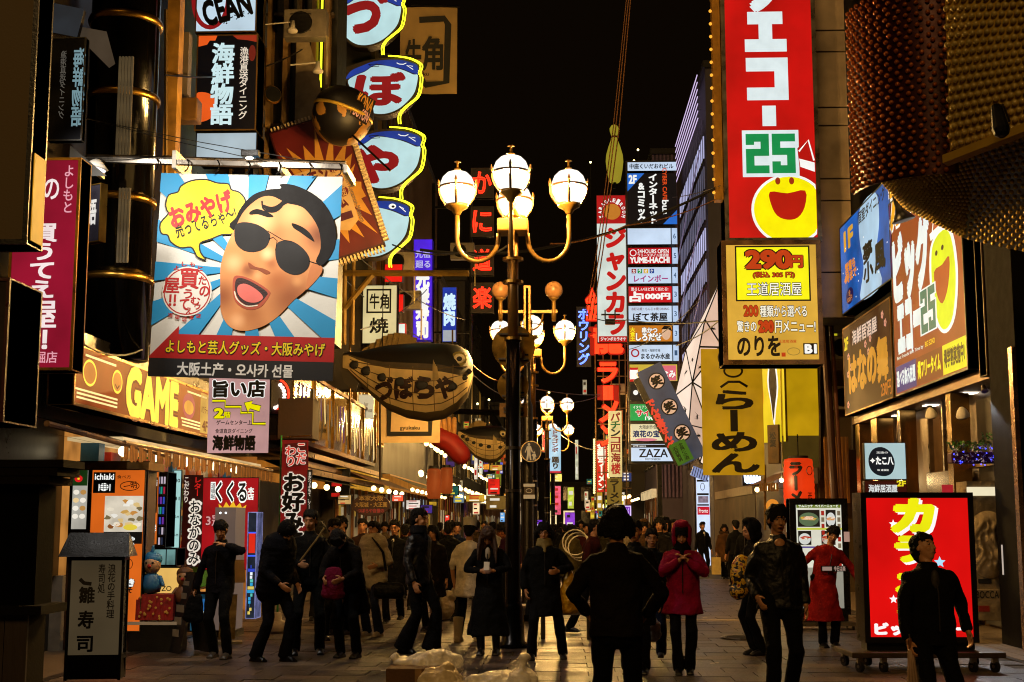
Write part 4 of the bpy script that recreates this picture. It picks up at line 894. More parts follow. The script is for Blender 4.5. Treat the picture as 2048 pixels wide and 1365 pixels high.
# okonomiyaki cloth banners
s = bpx('vertical_flag', 'dark vertical flag with large white rimmed kana, red upper letters', 'flag', (364, 950, 403, 1134), 19.5, depth=.01); sheet(s.root, s.w, s.h, glow('#3c0a08', .4, .4, 2), 'cloth', 8, 20, .015, y=.02)
s.T('こだわり', (366, 955, 376, 1005), gl('#e8d8c8', .8), vert=True, bold=.03); s.T('おなかのみ', (378, 1000, 402, 1130), gl('#efe4d4', .9), vert=True, bold=.1, out=None); s.T('おなかのみ', (380, 1002, 400, 1128), GBLK, vert=True, bold=.02); s.T('レター', (387, 955, 400, 992), gl('#c81c18', .9), vert=True, bold=.03)
s = bpx('crown_banner', 'red shop banner with a gold crown and black brush letters in a white rim', 'banner', (404, 955, 517, 1140), 22, depth=.05, face=gl('#a8101a', .85, .35, 1.5), frame=IRON, fw=.01)
s.T('くくる', (430, 965, 492, 1003), GBLK, bold=.03, out=WHT, ob=.08); s.rect(420, 964, 430, 1000, WHT, 'side_plate'); s.T('道頓堀', (421, 966, 429, 998), GBLK, vert=True); s.T('本店', (495, 975, 507, 1000), WHT, vert=True, bold=.05)
s.poly([(440,1028),(437,1008),(446,1016),(452,1004),(459,1014),(466,1002),(472,1014),(480,1006),(484,1016),(493,1010),(488,1028)], gl('#e8b828', 1), 'crown'); s.T('3冠達', (413, 1030, 472, 1052), gl('#d8a0a0', .9), bold=.02, out=gl('#7a0810', .6))
gc = empty('grey_cabinet', (P(484, 0, D=19.6).x, 19.6, 0), label='tall pinkish grey cabinet side beside the bright display tower', cat='cabinet')
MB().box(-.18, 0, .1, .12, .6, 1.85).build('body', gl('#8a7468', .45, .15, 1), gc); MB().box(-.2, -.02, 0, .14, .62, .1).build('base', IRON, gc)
for x in (-.1, -.02): MB().ball((x, -.02, 1.77), .015, 8, 6).build('spot_lamp', glow('#e8f4ff', 3, 0), gc)
vt = bpx('display_tower', 'narrow glass display tower rimmed with blue and violet lights', 'cabinet', (499, 1024, 518, 1236), 19.4, depth=.35, box=IRON, face=gl('#303848', .5, .7, 6), frame=gl('#8c90c8', .8, .6, 9), fw=.012)
vt.rect(502, 1066, 515, 1106, gl('#e02c18', 1), 'red_light_panel')
for q in ((500, 1064), (500, 1110)): vt.rect(q[0], q[1], 517, q[1]+3, gl('#4060f0', 1.2), 'blue_light_bar')
for j in range(14): vt.rect(501+random.random()*8, 1130+j*7, 506+random.random()*10, 1136+j*7, gl(random.choice(['#e8f0f8', '#30a0d8', '#3048c8', '#e0c860', '#60c8b8']), 1), 'bright_goods')
cs = bpx('arcade_case', 'low blue lit crane game case behind the man covering his face', 'cabinet', (382, 1185, 470, 1262), 20.2, depth=.4, box=IRON, face=gl('#1c5068', .7, .8, 4), frame=IRON, fw=.02)
for j in range(16): cs.poly([(386+random.random()*70+a_, 1190+random.random()*60+b_) for a_, b_ in ((0, 0), (7, 2), (6, 8), (1, 7))], gl(random.choice(['#58c8e0', '#d8f0f0', '#308858', '#e8d058', '#2868a8']), .9), 'toy_print')
bs = empty('brochure_stand', (P(490, 0, D=18.6).x, 18.6, 0), (0, 0, R(15)), label='slanted brochure stand with a paper notice strapped to its post', cat='stand')
MB().box(-.16, -.14, 0, .2, .16, .03).build('foot_plate', CREAM, bs); MB().box(-.05, -.03, .03, .05, .03, .9).build('post', WOODM, bs)
MB().add([(-.2,-.16,.82),(.22,-.16,.82),(.2,.1,1.12),(-.22,.1,1.12)], [(0,1,2,3)]).build('tray', paint('#7a5a30', .6), bs); MB().add([(-.12,-.06,.06),(.1,-.06,.06),(.12,-.05,.66),(-.1,-.05,.66)], [(0,1,2,3)]).build('notice', paint('#b09868', .7, 0, .5, 14), bs)
# tall okonomiyaki flag on green pole
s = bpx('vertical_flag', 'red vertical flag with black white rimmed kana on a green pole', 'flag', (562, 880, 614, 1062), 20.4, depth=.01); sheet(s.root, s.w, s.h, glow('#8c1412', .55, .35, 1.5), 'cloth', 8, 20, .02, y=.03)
cw = gl('#e8dccc', .85)
s.poly([(567,888),(612,884),(616,930),(572,936)], gl('#5a0c0a', .5), 'dark_plate'); s.T('わり', (570, 892, 590, 932), gl('#d83020', .9), vert=True, bold=.03, out=cw); s.T('こだ', (592, 888, 611, 928), gl('#d83020', .9), vert=True, bold=.03, out=cw)
s.T('お好み焼', (566, 948, 608, 1100), GBLK, vert=True, bold=.05, out=cw, ob=.06)
s2 = bpx('side_strip', 'narrow black strip with small white kana beside the red flag', 'flag', (614, 940, 624, 1030), 20.42, depth=.01, face=BLK); s2.T('まだつぶもて、ソース', (616, 944, 622, 1026), cw, vert=True, bold=.02)
a = P(562, 1060, D=20.5)
fp = empty('flag_pole', (P(560, 1000, D=20.5).x, 20.5, 0), label='thin green flag pole with a white base weight', cat='pole')
MB().cyl((0, 0), .016, .25, 2.95, 8).build('pole', paint('#1c7a3c', .4), fp); MB().tube([(0, 0, 2.92), (.45, -.02, 2.95)], .01, 5).build('cross_arm', BRASS, fp)
MB().lathe([(.19, .0), (.2, .03), (.2, .13), (.12, .17), (.07, .18), (.07, .28), (.03, .3)], 16).build('base_weight', paint('#9c8a74', .5), fp, smooth=True)
# banner "good shop, second floor"
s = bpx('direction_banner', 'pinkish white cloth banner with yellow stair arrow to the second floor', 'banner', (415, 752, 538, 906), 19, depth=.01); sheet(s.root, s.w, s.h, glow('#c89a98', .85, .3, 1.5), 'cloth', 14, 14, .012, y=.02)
s.T('旨い店', (426, 762, 528, 794), GBLK, bold=.05, out=WHT); s.line([(424,802),(450,802),(450,814),(482,814),(482,826),(506,826),(506,848),(532,848)], 7, GBLK, 'stair_rim', 3); s.line([(424,802),(450,802),(450,814),(482,814),(482,826),(506,826),(506,848),(532,848)], 3.5, gl('#e8e000', 1), 'stair_line', 4)
s.poly([(488,806),(505,802),(503,808),(522,812),(519,824),(500,818),(496,826)], gl('#e8e000', 1), 'arrow', 4); s.line([(488,806),(505,802),(503,808),(522,812),(519,824),(500,818),(496,826)], 1.5, GBLK, 'arrow_rim', 5, closed=True)
s.T('2', (430, 818, 446, 836), gl('#e8e000', 1), bold=.06, out=GBLK); s.T('階', (449, 824, 461, 836), gl('#e8e000', 1), bold=.03, out=GBLK)
s.T('ゲームセンター上', (434, 841, 504, 850), GBLK, bold=.03); s.T('食道直送ダイニング', (432, 858, 506, 867), GBLK, bold=.02); s.T('海鮮物語', (428, 872, 512, 900), GBLK, bold=.06)
ww_ = bpx('red_ring_neon', 'red ring neon sign with white bulbs beside the direction banner', 'neon sign', (538, 758, 582, 830), 27, depth=.2, rz=R(30), box=paint('#1c0806', .5))
ww_.neonline([(545+28*math.cos(t), 790+30*math.sin(t)) for t in [x*.2-1.2 for x in range(14)]], .02, nred)
for t in range(9): ww_.disc(541+24*math.cos(t*.28-.9), 792+26*math.sin(t*.28-.9), 3.6, 3.6, glow('#ffe8d8', 2, 0), 'bulb', bumpout=.04)
bx_ = bpx('brown_sign_case', 'plain brown sign case seen from its end above the left eaves', 'sign', (563, 800, 632, 880), 26.4, depth=.7, box=paint('#3c2412', .6, 0, .3, 2, .1), fw=.02)
ho = bpx('happy_hour_sign', 'lit hoarding with grey sketches and small red letters behind the bay', 'sign', (662, 760, 712, 835), 38, depth=.1, box=IRON, face=gl('#a8a8a0', .8, .7, 5)); ho.T('LAP', (663, 820, 683, 835), gl('#e01c10', 1.2), bold=.05); 
for j in range(18): ho.line([(667+j*2.5, 768+random.random()*20), (669+j*2.3+random.random()*6, 815-random.random()*15)], 1.6, GBLK, 'sketch_line')
h2 = bpx('cream_hoarding', 'cream lit hoarding with small grey words between bay and puffer fish', 'sign', (718, 790, 748, 838), 38, depth=.1, box=IRON, face=gl('#d8c8a0', .9, .2, 2)); h2.T('bar\ncum n ese', (721, 805, 745, 825), paint('#6a5a40', .5))
ov = bpx('oval_menu_sign', 'dark oval hanging sign with gilded characters under the left eaves', 'sign', (706, 988, 782, 1034), 27.5, depth=.1); ov.disc(744, 1011, 38, 22, paint('#3a1c0c', .5), 'oval_board', bumpout=.1)
ov.T('本家大阪', (720, 992, 768, 1002), paint('#b89a58', .6), bold=.03, lay=85); ov.T('大阪城・大正圓', (712, 1005, 776, 1015), paint('#b89a58', .6), bold=.03, lay=85); ov.T('つぼらや自慢の', (718, 1018, 770, 1026), gl('#b8402c', .6), bold=.02, lay=85)
# red inflatable hand shape, lanterns beyond
rh = empty('giant_hand_ornament', P(905, 890, D=40), label='giant hand shaped ornament with a red sleeve over the left shops', cat='ornament')
MB().loft([(-.45, 0, .25), (-.05, 0, .05), (.25, 0, -.3)], [.3, .32, .3], 16).build('sleeve', paint('#a01c10', .6, 0, .25, 2, .1), rh, smooth=True)
for q in range(4): MB().loft([(-.35+q*.13, -.05, .35), (-.42+q*.16, -.1, .75)], [.08, .07], 10).build('finger', paint('#c8904c', .6), rh, smooth=True)
for (u, v, w_, h_, D, lab) in ((868, 968, 30, 60, 38, 'tall orange paper lantern hanging nearest below the giant hand'), (893, 962, 26, 52, 40, 'second orange paper lantern beside the tall one'), (1594, 0, 0, 0, 0, '')):
    if not w_: continue
    o = empty('paper_lantern', P(u, v, D=D), label=lab, cat='lantern', group='orange paper lanterns'); r_ = w_/2/2700*D; hh = h_/2/2700*D
    prof = [(r_*.6, -hh)] + [(r_*(.8+.2*math.cos((z-.5)*2.2))*(1 if i % 2 else .95), -hh*.95+1.9*hh*z) for i, z in enumerate([x/14 for x in range(15)])] + [(r_*.6, hh)]
    MB().lathe(prof, 18).build('paper_shade', gl('#b8501c', .5, .3, 2), o, smooth=True); MB().cyl((0, 0), r_*.62, hh, hh+.08, 14).build('cap', BLK, o); MB().cyl((0, 0), r_*.62, -hh-.08, -hh, 14).build('bottom_ring', BLK, o)
# far left shops : many small lit signs and fascia, each a thing
rs = random.Random(11)
FARS = [(655,938,700,1000,34,'#1a1208',.4,'dark wood'),(676,990,704,1010,34,'#c8a060',.9,'cream'),(812,1000,842,1020,33,'#e8dcd0',1,'white'),(784,990,808,1004,36,'#e85838',1.1,'orange red'),(840,1010,866,1028,33,'#4a3090',.8,'violet'),
 (980,930,1005,942,58,'#c89a38',.9,'mustard'),(976,958,1000,990,48,'#e02418',1.1,'bright red'),(972,992,1012,1020,46,'#7a5a24',.8,'brown'),(1000,925,1006,948,60,'#5868e8',1.2,'blue'),(948,900,956,960,50,'#f0e0c8',1.1,'pale vertical'),
 (958,920,966,950,56,'#d8e8d0',.9,'greenish'),(1065,1040,1085,1060,62,'#7838d0',1,'purple'),(1130,1025,1150,1055,80,'#8a3cc8',1.1,'mauve'),(1040,895,1052,925,70,'#f0d090',1.1,'creamy lamp'),(1084,860,1090,905,70,'#e82838',1.1,'tiny red'),
 (1150,880,1157,960,85,'#e8e8c8',.7,'grey tube'),(1135,975,1148,1018,80,'#c8d848',1,'yellow green'),(1100,948,1124,964,72,'#e8d868',1.2,'round yellow'),(1106,972,1122,1030,72,'#e85878',1.1,'pink and red'),(1170,1000,1180,1020,75,'#e8c8a0',.9,'peach'),
 (1095,985,1102,1010,76,'#d8d820',1.1,'bead yellow'),(1165,760,1174,790,75,'#d8d0b0',.5,'faint pale'),(890,1030,900,1045,42,'#e83828',1,'scarlet'),(945,1005,960,1030,48,'#f8d8a8',1.1,'warm white'),(1000,1025,1010,1045,60,'#70b0f0',1,'sky blue'),
 (1020,905,1026,935,66,'#e8c070',1,'amber strip'),(1046,952,1060,1000,64,'#e0b040',.9,'amber notice'),(940,870,952,890,52,'#e8b868',.8,'sand'),(953,842,960,870,60,'#c8b898',.9,'beige'),(1210,1030,1240,1060,40,'#c8b8a0',.8,'dull cream')]
for (u0, v0, u1, v1, D, c, k_, nm) in FARS:
    s = bpx('lit_sign', '%s small lit sign far down the street, %s' % (nm, 'left row' if u0 < 1010 else 'between the lamp posts' if u0 < 1160 else 'right row'), 'sign', (u0, v0, u1, v1), D, depth=.12, box=BLACKM, face=gl(c, k_, .45, 4), frame=BLACKM, fw=.015, group='small far lit signs')
    n = rs.randint(2, 4)
    for j in range(n):
        b_ = v0+(v1-v0)*(j+.35)/n; s.rect(u0+(u1-u0)*.2, b_, u0+(u1-u0)*(.5+rs.random()*.35), b_+(v1-v0)/n*.35, gl(rs.choice(['#f8f0e0', '#201810', '#c82018']), .8), 'print_bar')
_nm = ['crimson', 'amber', 'teal', 'ivory', 'lime', 'violet', 'rose', 'azure', 'golden', 'white', 'orange', 'cobalt']; _cl = ['#a81818', '#d88a28', '#2a7868', '#e0cc9c', '#a0a838', '#5a3a98', '#b8505c', '#88a8b8', '#d8a830', '#f0e4cc', '#c85818', '#283c78']
_sh = [('tall', .5, 2.2), ('square', .9, .9), ('wide', 1.5, .6), ('slim', .3, 1.6), ('small', .5, .5), ('long', .7, 2.8)]; _k = 0; _us = set()
for side_, X_ in ((-1, -5.3), (1, 4.3)):
    for t_ in range(34):
        n_ = (_k % 12) if _k % 3 else rs.choice([1, 3, 8, 9]); sh_ = _sh[(_k//12+_k) % 6]; D_ = 46+t_*2.6+rs.random()*1.5 if side_ < 0 else 72+t_*2.2; z_ = rs.choice([2.9, 3.4, 4.2, 5.0, 5.8, 7.0]); x_ = X_-side_*(rs.uniform(.2, .7) if t_ % 2 else rs.uniform(.9, 1.6))
        while (n_, sh_[0], side_, t_//12, z_ > 4.5, t_ % 2) in _us: n_ = (n_+1) % 12
        _us.add((n_, sh_[0], side_, t_//12, z_ > 4.5, t_ % 2))
        b_ = Board('lit_sign', '%s %s lit sign on the %s row, %s' % (sh_[0], _nm[n_]+('' if not 0 else ''), 'left' if side_ < 0 else 'right', ['nearer the puffer fish', 'past the third lamp', 'farthest away'][t_//12] if side_ < 0 else ['below the red neon', 'behind the crowd heads', 'farthest away'][t_//12] + (', high' if z_ > 4.5 else ', low') + (', by the wall' if t_ % 2 else '')), 'sign', (0, 0, 10, 10), (x_, D_, z_), sh_[1]*.62, sh_[2]*.62, depth=.15, box=BLACKM, face=gl(_cl[n_], rs.uniform(.35, 1.15), .6, 3), frame=BLACKM, fw=.03, group='small far lit signs')
        for j in range(3): b_.rect(2, 1+j*3, 2+rs.uniform(3, 6.5), 2.6+j*3, gl(rs.choice(['#f8f0e0', '#181008', '#c02018', '#f0d840']), .9), 'print_bar')
        _k += 1
_fb = MB().ball((0, 0, 0), .09, 8, 6).mesh('bulb'); _fb.materials.append(glow('#ffcf80', 7, 0))
for lab_, X_, y0_1, y1_1, z_ in (('string of warm bulbs along the left eaves past the puffer fish', -4.7, 45, 90, 3.3), ('second higher string of warm bulbs on the left row', -4.9, 50, 110, 4.6), ('string of warm bulbs along the far right shops', 3.6, 72, 120, 3.1), ('higher string of warm bulbs over the far right shops', 3.4, 75, 120, 5.0)):
    o = empty('bulb_string', (X_, y0_1, z_), label=lab_, cat='light string'); MB().tube([(0, 0, .1), (0, y1_1-y0_1, .1)], .01, 4).build('wire', IRON, o)
    for j in range(int((y1_1-y0_1)/1.7)): link('bulb', _fb, None, o, (rs.uniform(-.1, .1), j*1.7, rs.uniform(-.05, .05)))
# crowded goods and lamps in the near left shop
ig = empty('shop_interior', (LS, 17.6, 0), label='bright orange white shop interior behind the flags and the grey cabinet', cat='shop')
MB().box(.02, 0, 0, .06, 8.4, 2.9).build('back_wall', gl('#c8843c', .9, .6, 1.6), ig); MB().box(.061, 8.3, 0, .7, 8.4, 2.9).build('end_wall', gl('#b06a28', .7, .6, 1.6), ig); MB().box(.061, 0, 2.7, .8, 8.29, 2.75).build('ceiling', gl('#e8c890', .8, .5, 1), ig)
for j in range(5):
    MB().box(.062, .2, .5+j*.45, .4, 8.1, .53+j*.45).build('shelf', WOODM, ig)
    for i in range(15): h_ = rs.uniform(.15, .36); MB().box(.1, .4+i*.5, .535+j*.45, .35, .4+i*.5+rs.uniform(.2, .42), .535+j*.45+h_).build('boxed_goods', paint(rs.choice(['#c8301c', '#e0b020', '#e8e0d0', '#2870a8', '#d86a20', '#3a8a3c', '#8a1c3c']), .5), ig)
for j in range(5): MB().ball((.55, .8+j*1.6, 2.6), .07, 10, 6).build('ceiling_lamp', glow('#ffe8b8', 8, 0), ig)
for i, (u, v, D_, lab_) in enumerate(((1040, 0, 0, ''),)): pass
# far shop fronts: lit openings along both rows (parts of small shops)
def shopfront(label, X, side, y0, y1, zt, cols, seed):
    r_ = random.Random(seed); o = empty('street_shop', (X, y0, 0), label=label, cat='shop front'); sg = 1 if side < 0 else -1
    MB().box(min(0, sg*.25), 0, zt, max(0, sg*.25), y1-y0, zt+.45).build('fascia', gl(r_.choice(cols), .8, .4, 2), o)
    MB().add([(sg*.02, 0, zt+.5), (sg*.02, y1-y0, zt+.5), (sg*1.1, y1-y0, zt+.05), (sg*1.1, 0, zt+.05)], [(0,1,2,3)]).build('canopy', paint(r_.choice(['#6a4424', '#4a1c14', '#3c3a2c']), .8, 0, .4, 3, .2), o)
    n = max(3, int((y1-y0)/1.2)); dy = (y1-y0)/n
    for i in range(n):
        MB().box(sg*.02, i*dy, 0, sg*.1, i*dy+.1, zt).build('post', WOODM, o)
        MB().box(0, i*dy+.12, .9 if i % 3 else .1, sg*.03, (i+1)*dy-.02, zt-.15).build('lit_pane', gl(r_.choice(cols), r_.choice([.06, .12, .3, .6]), .8, 2.2), o)
        for j in range(2): MB().box(sg*.05, i*dy+.2+j*.45, r_.uniform(1.2, 1.9), sg*.09, i*dy+.5+j*.45, r_.uniform(2, 2.3)).build('menu_card', gl(r_.choice(['#c8b48a', '#7a3018', '#b08a30', '#201810', '#201810']), .5), o)
    for i in range(int((y1-y0)/1.6)):
        MB().ball((sg*.9, .8+i*1.6, zt-.05), .07, 8, 6).build('bulb', glow('#ffd890', 6, 0), o)
wc = ['#d8982c', '#b06a20', '#f0d8a0', '#8a4a18', '#c8b080']
shopfront('lit restaurant front under the eaves with hanging bulbs', LS+.3, -1, 27, 34.5, 2.5, wc, 1)
shopfront('puffer restaurant front with warm panes under a canopy', LX, -1, 34.8, 44, 2.6, wc, 2)
shopfront('shop front with pale panes below the ribbed metal building', LX, -1, 44.2, 60, 2.8, wc + ['#e8e8e0', '#a8c8d8'], 3)
shopfront('far left shop front with mixed coloured panes', -5.6, -1, 62.4, 76, 3, wc + ['#e8e8f8', '#c03018'], 4)
shopfront('farther left shop front glowing amber', -5.4, -1, 76.4, 92, 3, wc + ['#6838c8'], 5); shopfront('farthest left shop front glowing faintly', -5.2, -1, 92.4, 118, 3, wc, 6)
shopfront('ramen stall front with wooden posts and bulbs', RX, 1, 33.4, 38.5, 2.6, ['#b06a20', '#5a3a1c', '#8a5a2a'], 7)
shopfront('far right shop front below the bluish building', 5.0, 1, 70.5, 80, 3, ['#e8c890', '#d8b070', '#a85820'], 8)
shopfront('far right shop front under the ramen neon', 4.2, 1, 80.4, 95, 2.8, wc, 9); shopfront('farthest right shop front with violet panes', 4.2, 1, 95.4, 125, 3, wc + ['#8040d0'], 10)

# bottom-left stall and lantern signs
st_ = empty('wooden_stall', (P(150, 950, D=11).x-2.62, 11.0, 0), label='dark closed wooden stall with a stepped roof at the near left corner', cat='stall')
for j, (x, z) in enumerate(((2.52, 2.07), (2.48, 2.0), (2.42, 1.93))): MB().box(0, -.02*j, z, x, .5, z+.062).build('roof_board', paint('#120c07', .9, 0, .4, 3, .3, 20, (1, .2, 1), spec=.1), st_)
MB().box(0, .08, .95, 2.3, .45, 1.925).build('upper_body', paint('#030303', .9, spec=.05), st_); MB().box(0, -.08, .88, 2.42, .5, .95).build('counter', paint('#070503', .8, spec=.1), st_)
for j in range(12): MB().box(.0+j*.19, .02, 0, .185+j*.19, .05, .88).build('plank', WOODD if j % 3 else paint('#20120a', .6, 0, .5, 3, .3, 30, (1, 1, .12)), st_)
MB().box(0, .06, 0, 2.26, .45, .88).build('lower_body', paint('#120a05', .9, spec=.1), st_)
for q in (1.35, 1.62): MB().box(q, -.09, .9, q+.07, -.082, .94).build('hinge', paint('#6a5a48', .4, .8), st_)
Dl = 13.9; c = P(196, 1200, D=Dl); kk = Dl/2700
ls = empty('lantern_sign', (c.x, Dl, 0), (0, 0, R(9)), label='roofed standing lantern sign with black brush characters on pale paper', cat='sign')
wl, wd = 108*kk, .3
MB().box(-wl/2+.03, -wd/2, .28, wl/2-.03, wd/2, 1.26).build('paper_box', gl('#6a5a40', .42, .3, 1.2), ls)
fm = MB()
for x in (-wl/2, wl/2-.03):
    for y in (-wd/2-.012, wd/2-.02): fm.box(x, y, .05, x+.03, y+.032, 1.3)
fm.box(-wl/2, -wd/2-.014, 1.24, wl/2, wd/2+.01, 1.3); fm.box(-wl/2, -wd/2-.014, .25, wl/2, wd/2+.01, .3); fm.build('frame', BLACKM, ls)
MB().prism([(-wl/2, .06), (wl/2, .06), (wl/2-.02, .25), (-wl/2+.02, .25)], -wd/2, wd/2).build('base', BLACKM, ls)
MB().add([(-wl/2-.08,-wd/2-.14,1.28),(wl/2+.06,-wd/2-.14,1.28),(wl/2+.01,0,1.52),(-wl/2-.03,0,1.52),(-wl/2-.08,wd/2+.14,1.28),(wl/2+.06,wd/2+.14,1.28)], [(0,1,2,3),(3,2,5,4),(0,3,4),(1,5,2),(0,4,5,1)]).build('roof', paint('#12100f', .3, .3), ls)
bo = Board('tmp', None, None, (145, 1113, 235, 1305), (0, 0, .77), wl-.08, .96, depth=wd+.012); bo.root.parent = ls
ink = paint('#0c0806', .6)
bo.T('雛', (160, 1168, 188, 1200), ink, bold=.04); bo.T('寿', (160, 1216, 188, 1250), ink, bold=.04); bo.T('司', (160, 1266, 188, 1296), ink, bold=.04); bo.T('浪花の手料理', (212, 1122, 226, 1230), ink, vert=True, bold=.02); bo.T('寿司処', (194, 1122, 207, 1180), ink, vert=True, bold=.02); bo.line([(160,1152),(168,1160),(182,1162)], 7, ink, 'brush_mark')
for ch in list(bo.root.children): ch.parent = ls; ch.location = (0, 0, .77)
bpy.data.objects.remove(bo.root)
bo = Board('tmp', None, None, (0, 0, 30, 96), (0, 0, 0), wd-.04, .96, depth=.01)
bo.T('御料理', (4, 5, 12, 50), ink, vert=True); bo.T('雛寿司', (12, 20, 26, 90), ink, vert=True, bold=.04)
for ch in list(bo.root.children): ch.parent = ls; ch.location = (wl/2-.022, 0, .77); ch.rotation_euler = (0, 0, R(90))
bpy.data.objects.remove(bo.root)
# ================================================================ RIGHT SIDE SIGNS
s = bpx('karaoke_tower_sign', 'tall red lit sign with white katakana, green 25 and a yellow smiling face', 'sign', (1440, -130, 1628, 486), 28.6, depth=.7, box=paint('#8a6428', .35, .7, .3), face=gl('#c40c0c', 1.0, .3, .8), frame=STEEL, fw=.09)
pw2 = gl('#dceaec', 1.0); gg = gl('#0c8a48', 1)
s.T('ノ', (1505, -40, 1560, 28), pw2, bold=.09)
s.rect(1493, 35, 1563, 60, pw2, 'letter_bar'); s.rect(1515, 58, 1542, 92, pw2, 'letter_bar'); s.rect(1487, 90, 1570, 115, pw2, 'letter_bar')
s.rect(1488, 127, 1571, 154, pw2, 'letter_bar'); s.rect(1544, 154, 1571, 186, pw2, 'letter_bar'); s.rect(1489, 186, 1571, 211, pw2, 'letter_bar'); s.rect(1518, 222, 1545, 262, pw2, 'letter_bar')
for ra, rb, mt_, nm_, l_ in ((74, 68, WHT, 'face_rim', 3), (69, 63, gl('#f2e600', 1.05, .1), 'face_disc', 4)): s.poly([(min(1619, 1566+ra*math.cos(k*.157)), min(480, 424+rb*math.sin(k*.157))) for k in range(40)], mt_, nm_, l_)
block25(s, 1484, 277, 1581, 354, gg, pw2, 7, 5)
s.disc(1545, 369, 5, 7, gl('#a03010', .9), 'eye', 6); s.disc(1572, 369, 5, 7, gl('#a03010', .9), 'eye', 6)
s.poly(smooth_loop([(1529,390),(1563,393),(1598,388),(1596,420),(1582,440),(1562,444),(1542,436),(1531,415)], 3), gl('#b01408', 1), 'mouth', 6)
s.poly([(1585,306),(1607,288),(1618,330),(1618,352),(1588,340)], gl('#b00c0c', 1), 'hat', 6); s.line([(1588,312),(1607,290),(1617,330)], 3.5, WHT, 'hat_rim', 7); s.poly([(1588,326),(1618,334),(1618,352),(1590,342)], WHT, 'hat_brim', 7)
lb2 = empty('bulb_strip', (P(1424, 0, D=28.5).x, 28.4, P(1424, 400, D=28.4).z), label='gilded edge strip with small round bulbs beside the tall red sign', cat='lamp strip')
MB().box(-.02, 0, 0, .16, .3, 6).build('strip', paint('#a87828', .4, .6), lb2)
for k in range(20): MB().ball((.03-.09, -.03, .15+k*.29), .035, 10, 6).build('bulb', glow('#f0a030', 1.5, 0), lb2)
s = bpx('yellow_price_sign', 'yellow lit price sign reading 290 yen in a bronze frame under the tall red sign', 'sign', (1440, 488, 1637, 733), 28.5, depth=.8, box=paint('#7a5a38', .3, .85, .3), face=gl('#d8a83c', 1.0, .25, 1.2), frame=paint('#8a6a4a', .28, .95, .3, 3, .05), fw=.1)
kb_ = gl('#1c0c04', .3); rr_ = gl('#b8380c', 1)
s.rect(1467, 499, 1615, 609, kb_, 'black_border', 1); s.rect(1470, 502, 1612, 606, gl('#f0ea10', 1.05), 'yellow_plate', 2)
s.T('290', (1490, 510, 1576, 543), rr_, bold=.06, lay=4, out=gl('#401004', .4)); s.T('円', (1577, 520, 1600, 542), rr_, bold=.06, lay=4, out=gl('#401004', .4)); s.T('(税込 305 円)', (1502, 551, 1584, 564), rr_, bold=.04, lay=4, out=gl('#401004', .4))
s.T('王道居酒屋', (1489, 572, 1597, 598), gl('#fafae8', 1.1), bold=.0, lay=5, out=kb_, ob=.05)
s.T('200', (1482, 618, 1510, 638), rr_, bold=.05, lay=4, out=gl('#401004', .4), ob=.03); s.T('種類から選べる', (1514, 618, 1606, 640), gl('#f4f0dc', 1), bold=.02, lay=4, out=kb_)
s.T('驚きの', (1468, 648, 1506, 669), gl('#f4f0dc', 1), bold=.02, lay=4, out=kb_); s.T('290', (1511, 649, 1539, 669), rr_, bold=.08, lay=4, out=gl('#401004', .4)); s.T('円メニュー!', (1543, 648, 1622, 671), gl('#f4f0dc', 1), bold=.02, lay=4, out=kb_)
s.T('のりを', (1468, 678, 1552, 716), kb_, bold=.04, lay=4); s.rect(1597, 692, 1625, 714, kb_, 'floor_plate', 3); s.T('B1', (1601, 695, 1622, 711), WHT, bold=.06, lay=4); s.T('王道居酒屋', (1549, 685, 1584, 691), rr_, lay=4)
s.ring(1578, 708, 12, 7, 1.5, gl('#a88838', .8), 'bowl_line', 4); s.rect(1554, 710, 1562, 718, rr_, 'seal', 4)
# ramen cloth
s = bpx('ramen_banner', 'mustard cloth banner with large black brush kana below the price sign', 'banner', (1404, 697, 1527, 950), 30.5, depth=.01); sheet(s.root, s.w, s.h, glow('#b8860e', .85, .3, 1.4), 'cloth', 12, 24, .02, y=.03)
s.T('らーめん', (1424, 782, 1514, 944), kb_, vert=True, bold=.045); s.line(smooth_loop([(1440,708),(1450,702),(1462,706),(1462,722),(1450,728),(1440,722)], 3), 3, kb_, 'brush_emblem', closed=True); s.ring(1468, 742, 18, 12, 4, kb_, 'brush_emblem'); s.line([(1442,775),(1458,764),(1480,764),(1496,774)], 5, kb_, 'brush_emblem')
MB().tube([P(1400, 694, D=30.5), P(1530, 697, D=30.5)], .02, 6).build('banner_rod', IRON, label='thin rod holding the mustard ramen banner', cat='rod')
# yellow building corner with painted sign
s = Board('yellow_corner_sign', 'tall yellow lit corner panel with black and orange painted shapes', 'sign', (0, 0, 60, 110), P(1545, 800, D=33.3), .95, 2.1, depth=.2, rz=R(-50), box=paint('#8a7020', .6), face=gl('#e0c41c', 1, .2, 1.2))
s.poly(smooth_loop([(34,0),(44,10),(48,40),(42,70),(38,90),(32,60),(26,30)], 3), WHT, 'rim_shape'); s.poly(smooth_loop([(35,2),(42,14),(45,40),(40,66),(37,82),(33,58),(29,30)], 3), kb_, 'dark_shape'); s.ring(12, 50, 5, 18, 2, gl('#e88818', 1), 'orange_ring')
s = bpx('yellow_wall_board', 'yellow painted wall panel with a worn lower strip over the ramen stall', 'wall panel', (1562, 735, 1637, 935), 33.0, depth=.15, box=paint('#8a7018', .7, 0, .35, 1.5, .2), fw=.01, face=glow('#c89c0c', .8, .35, 1))
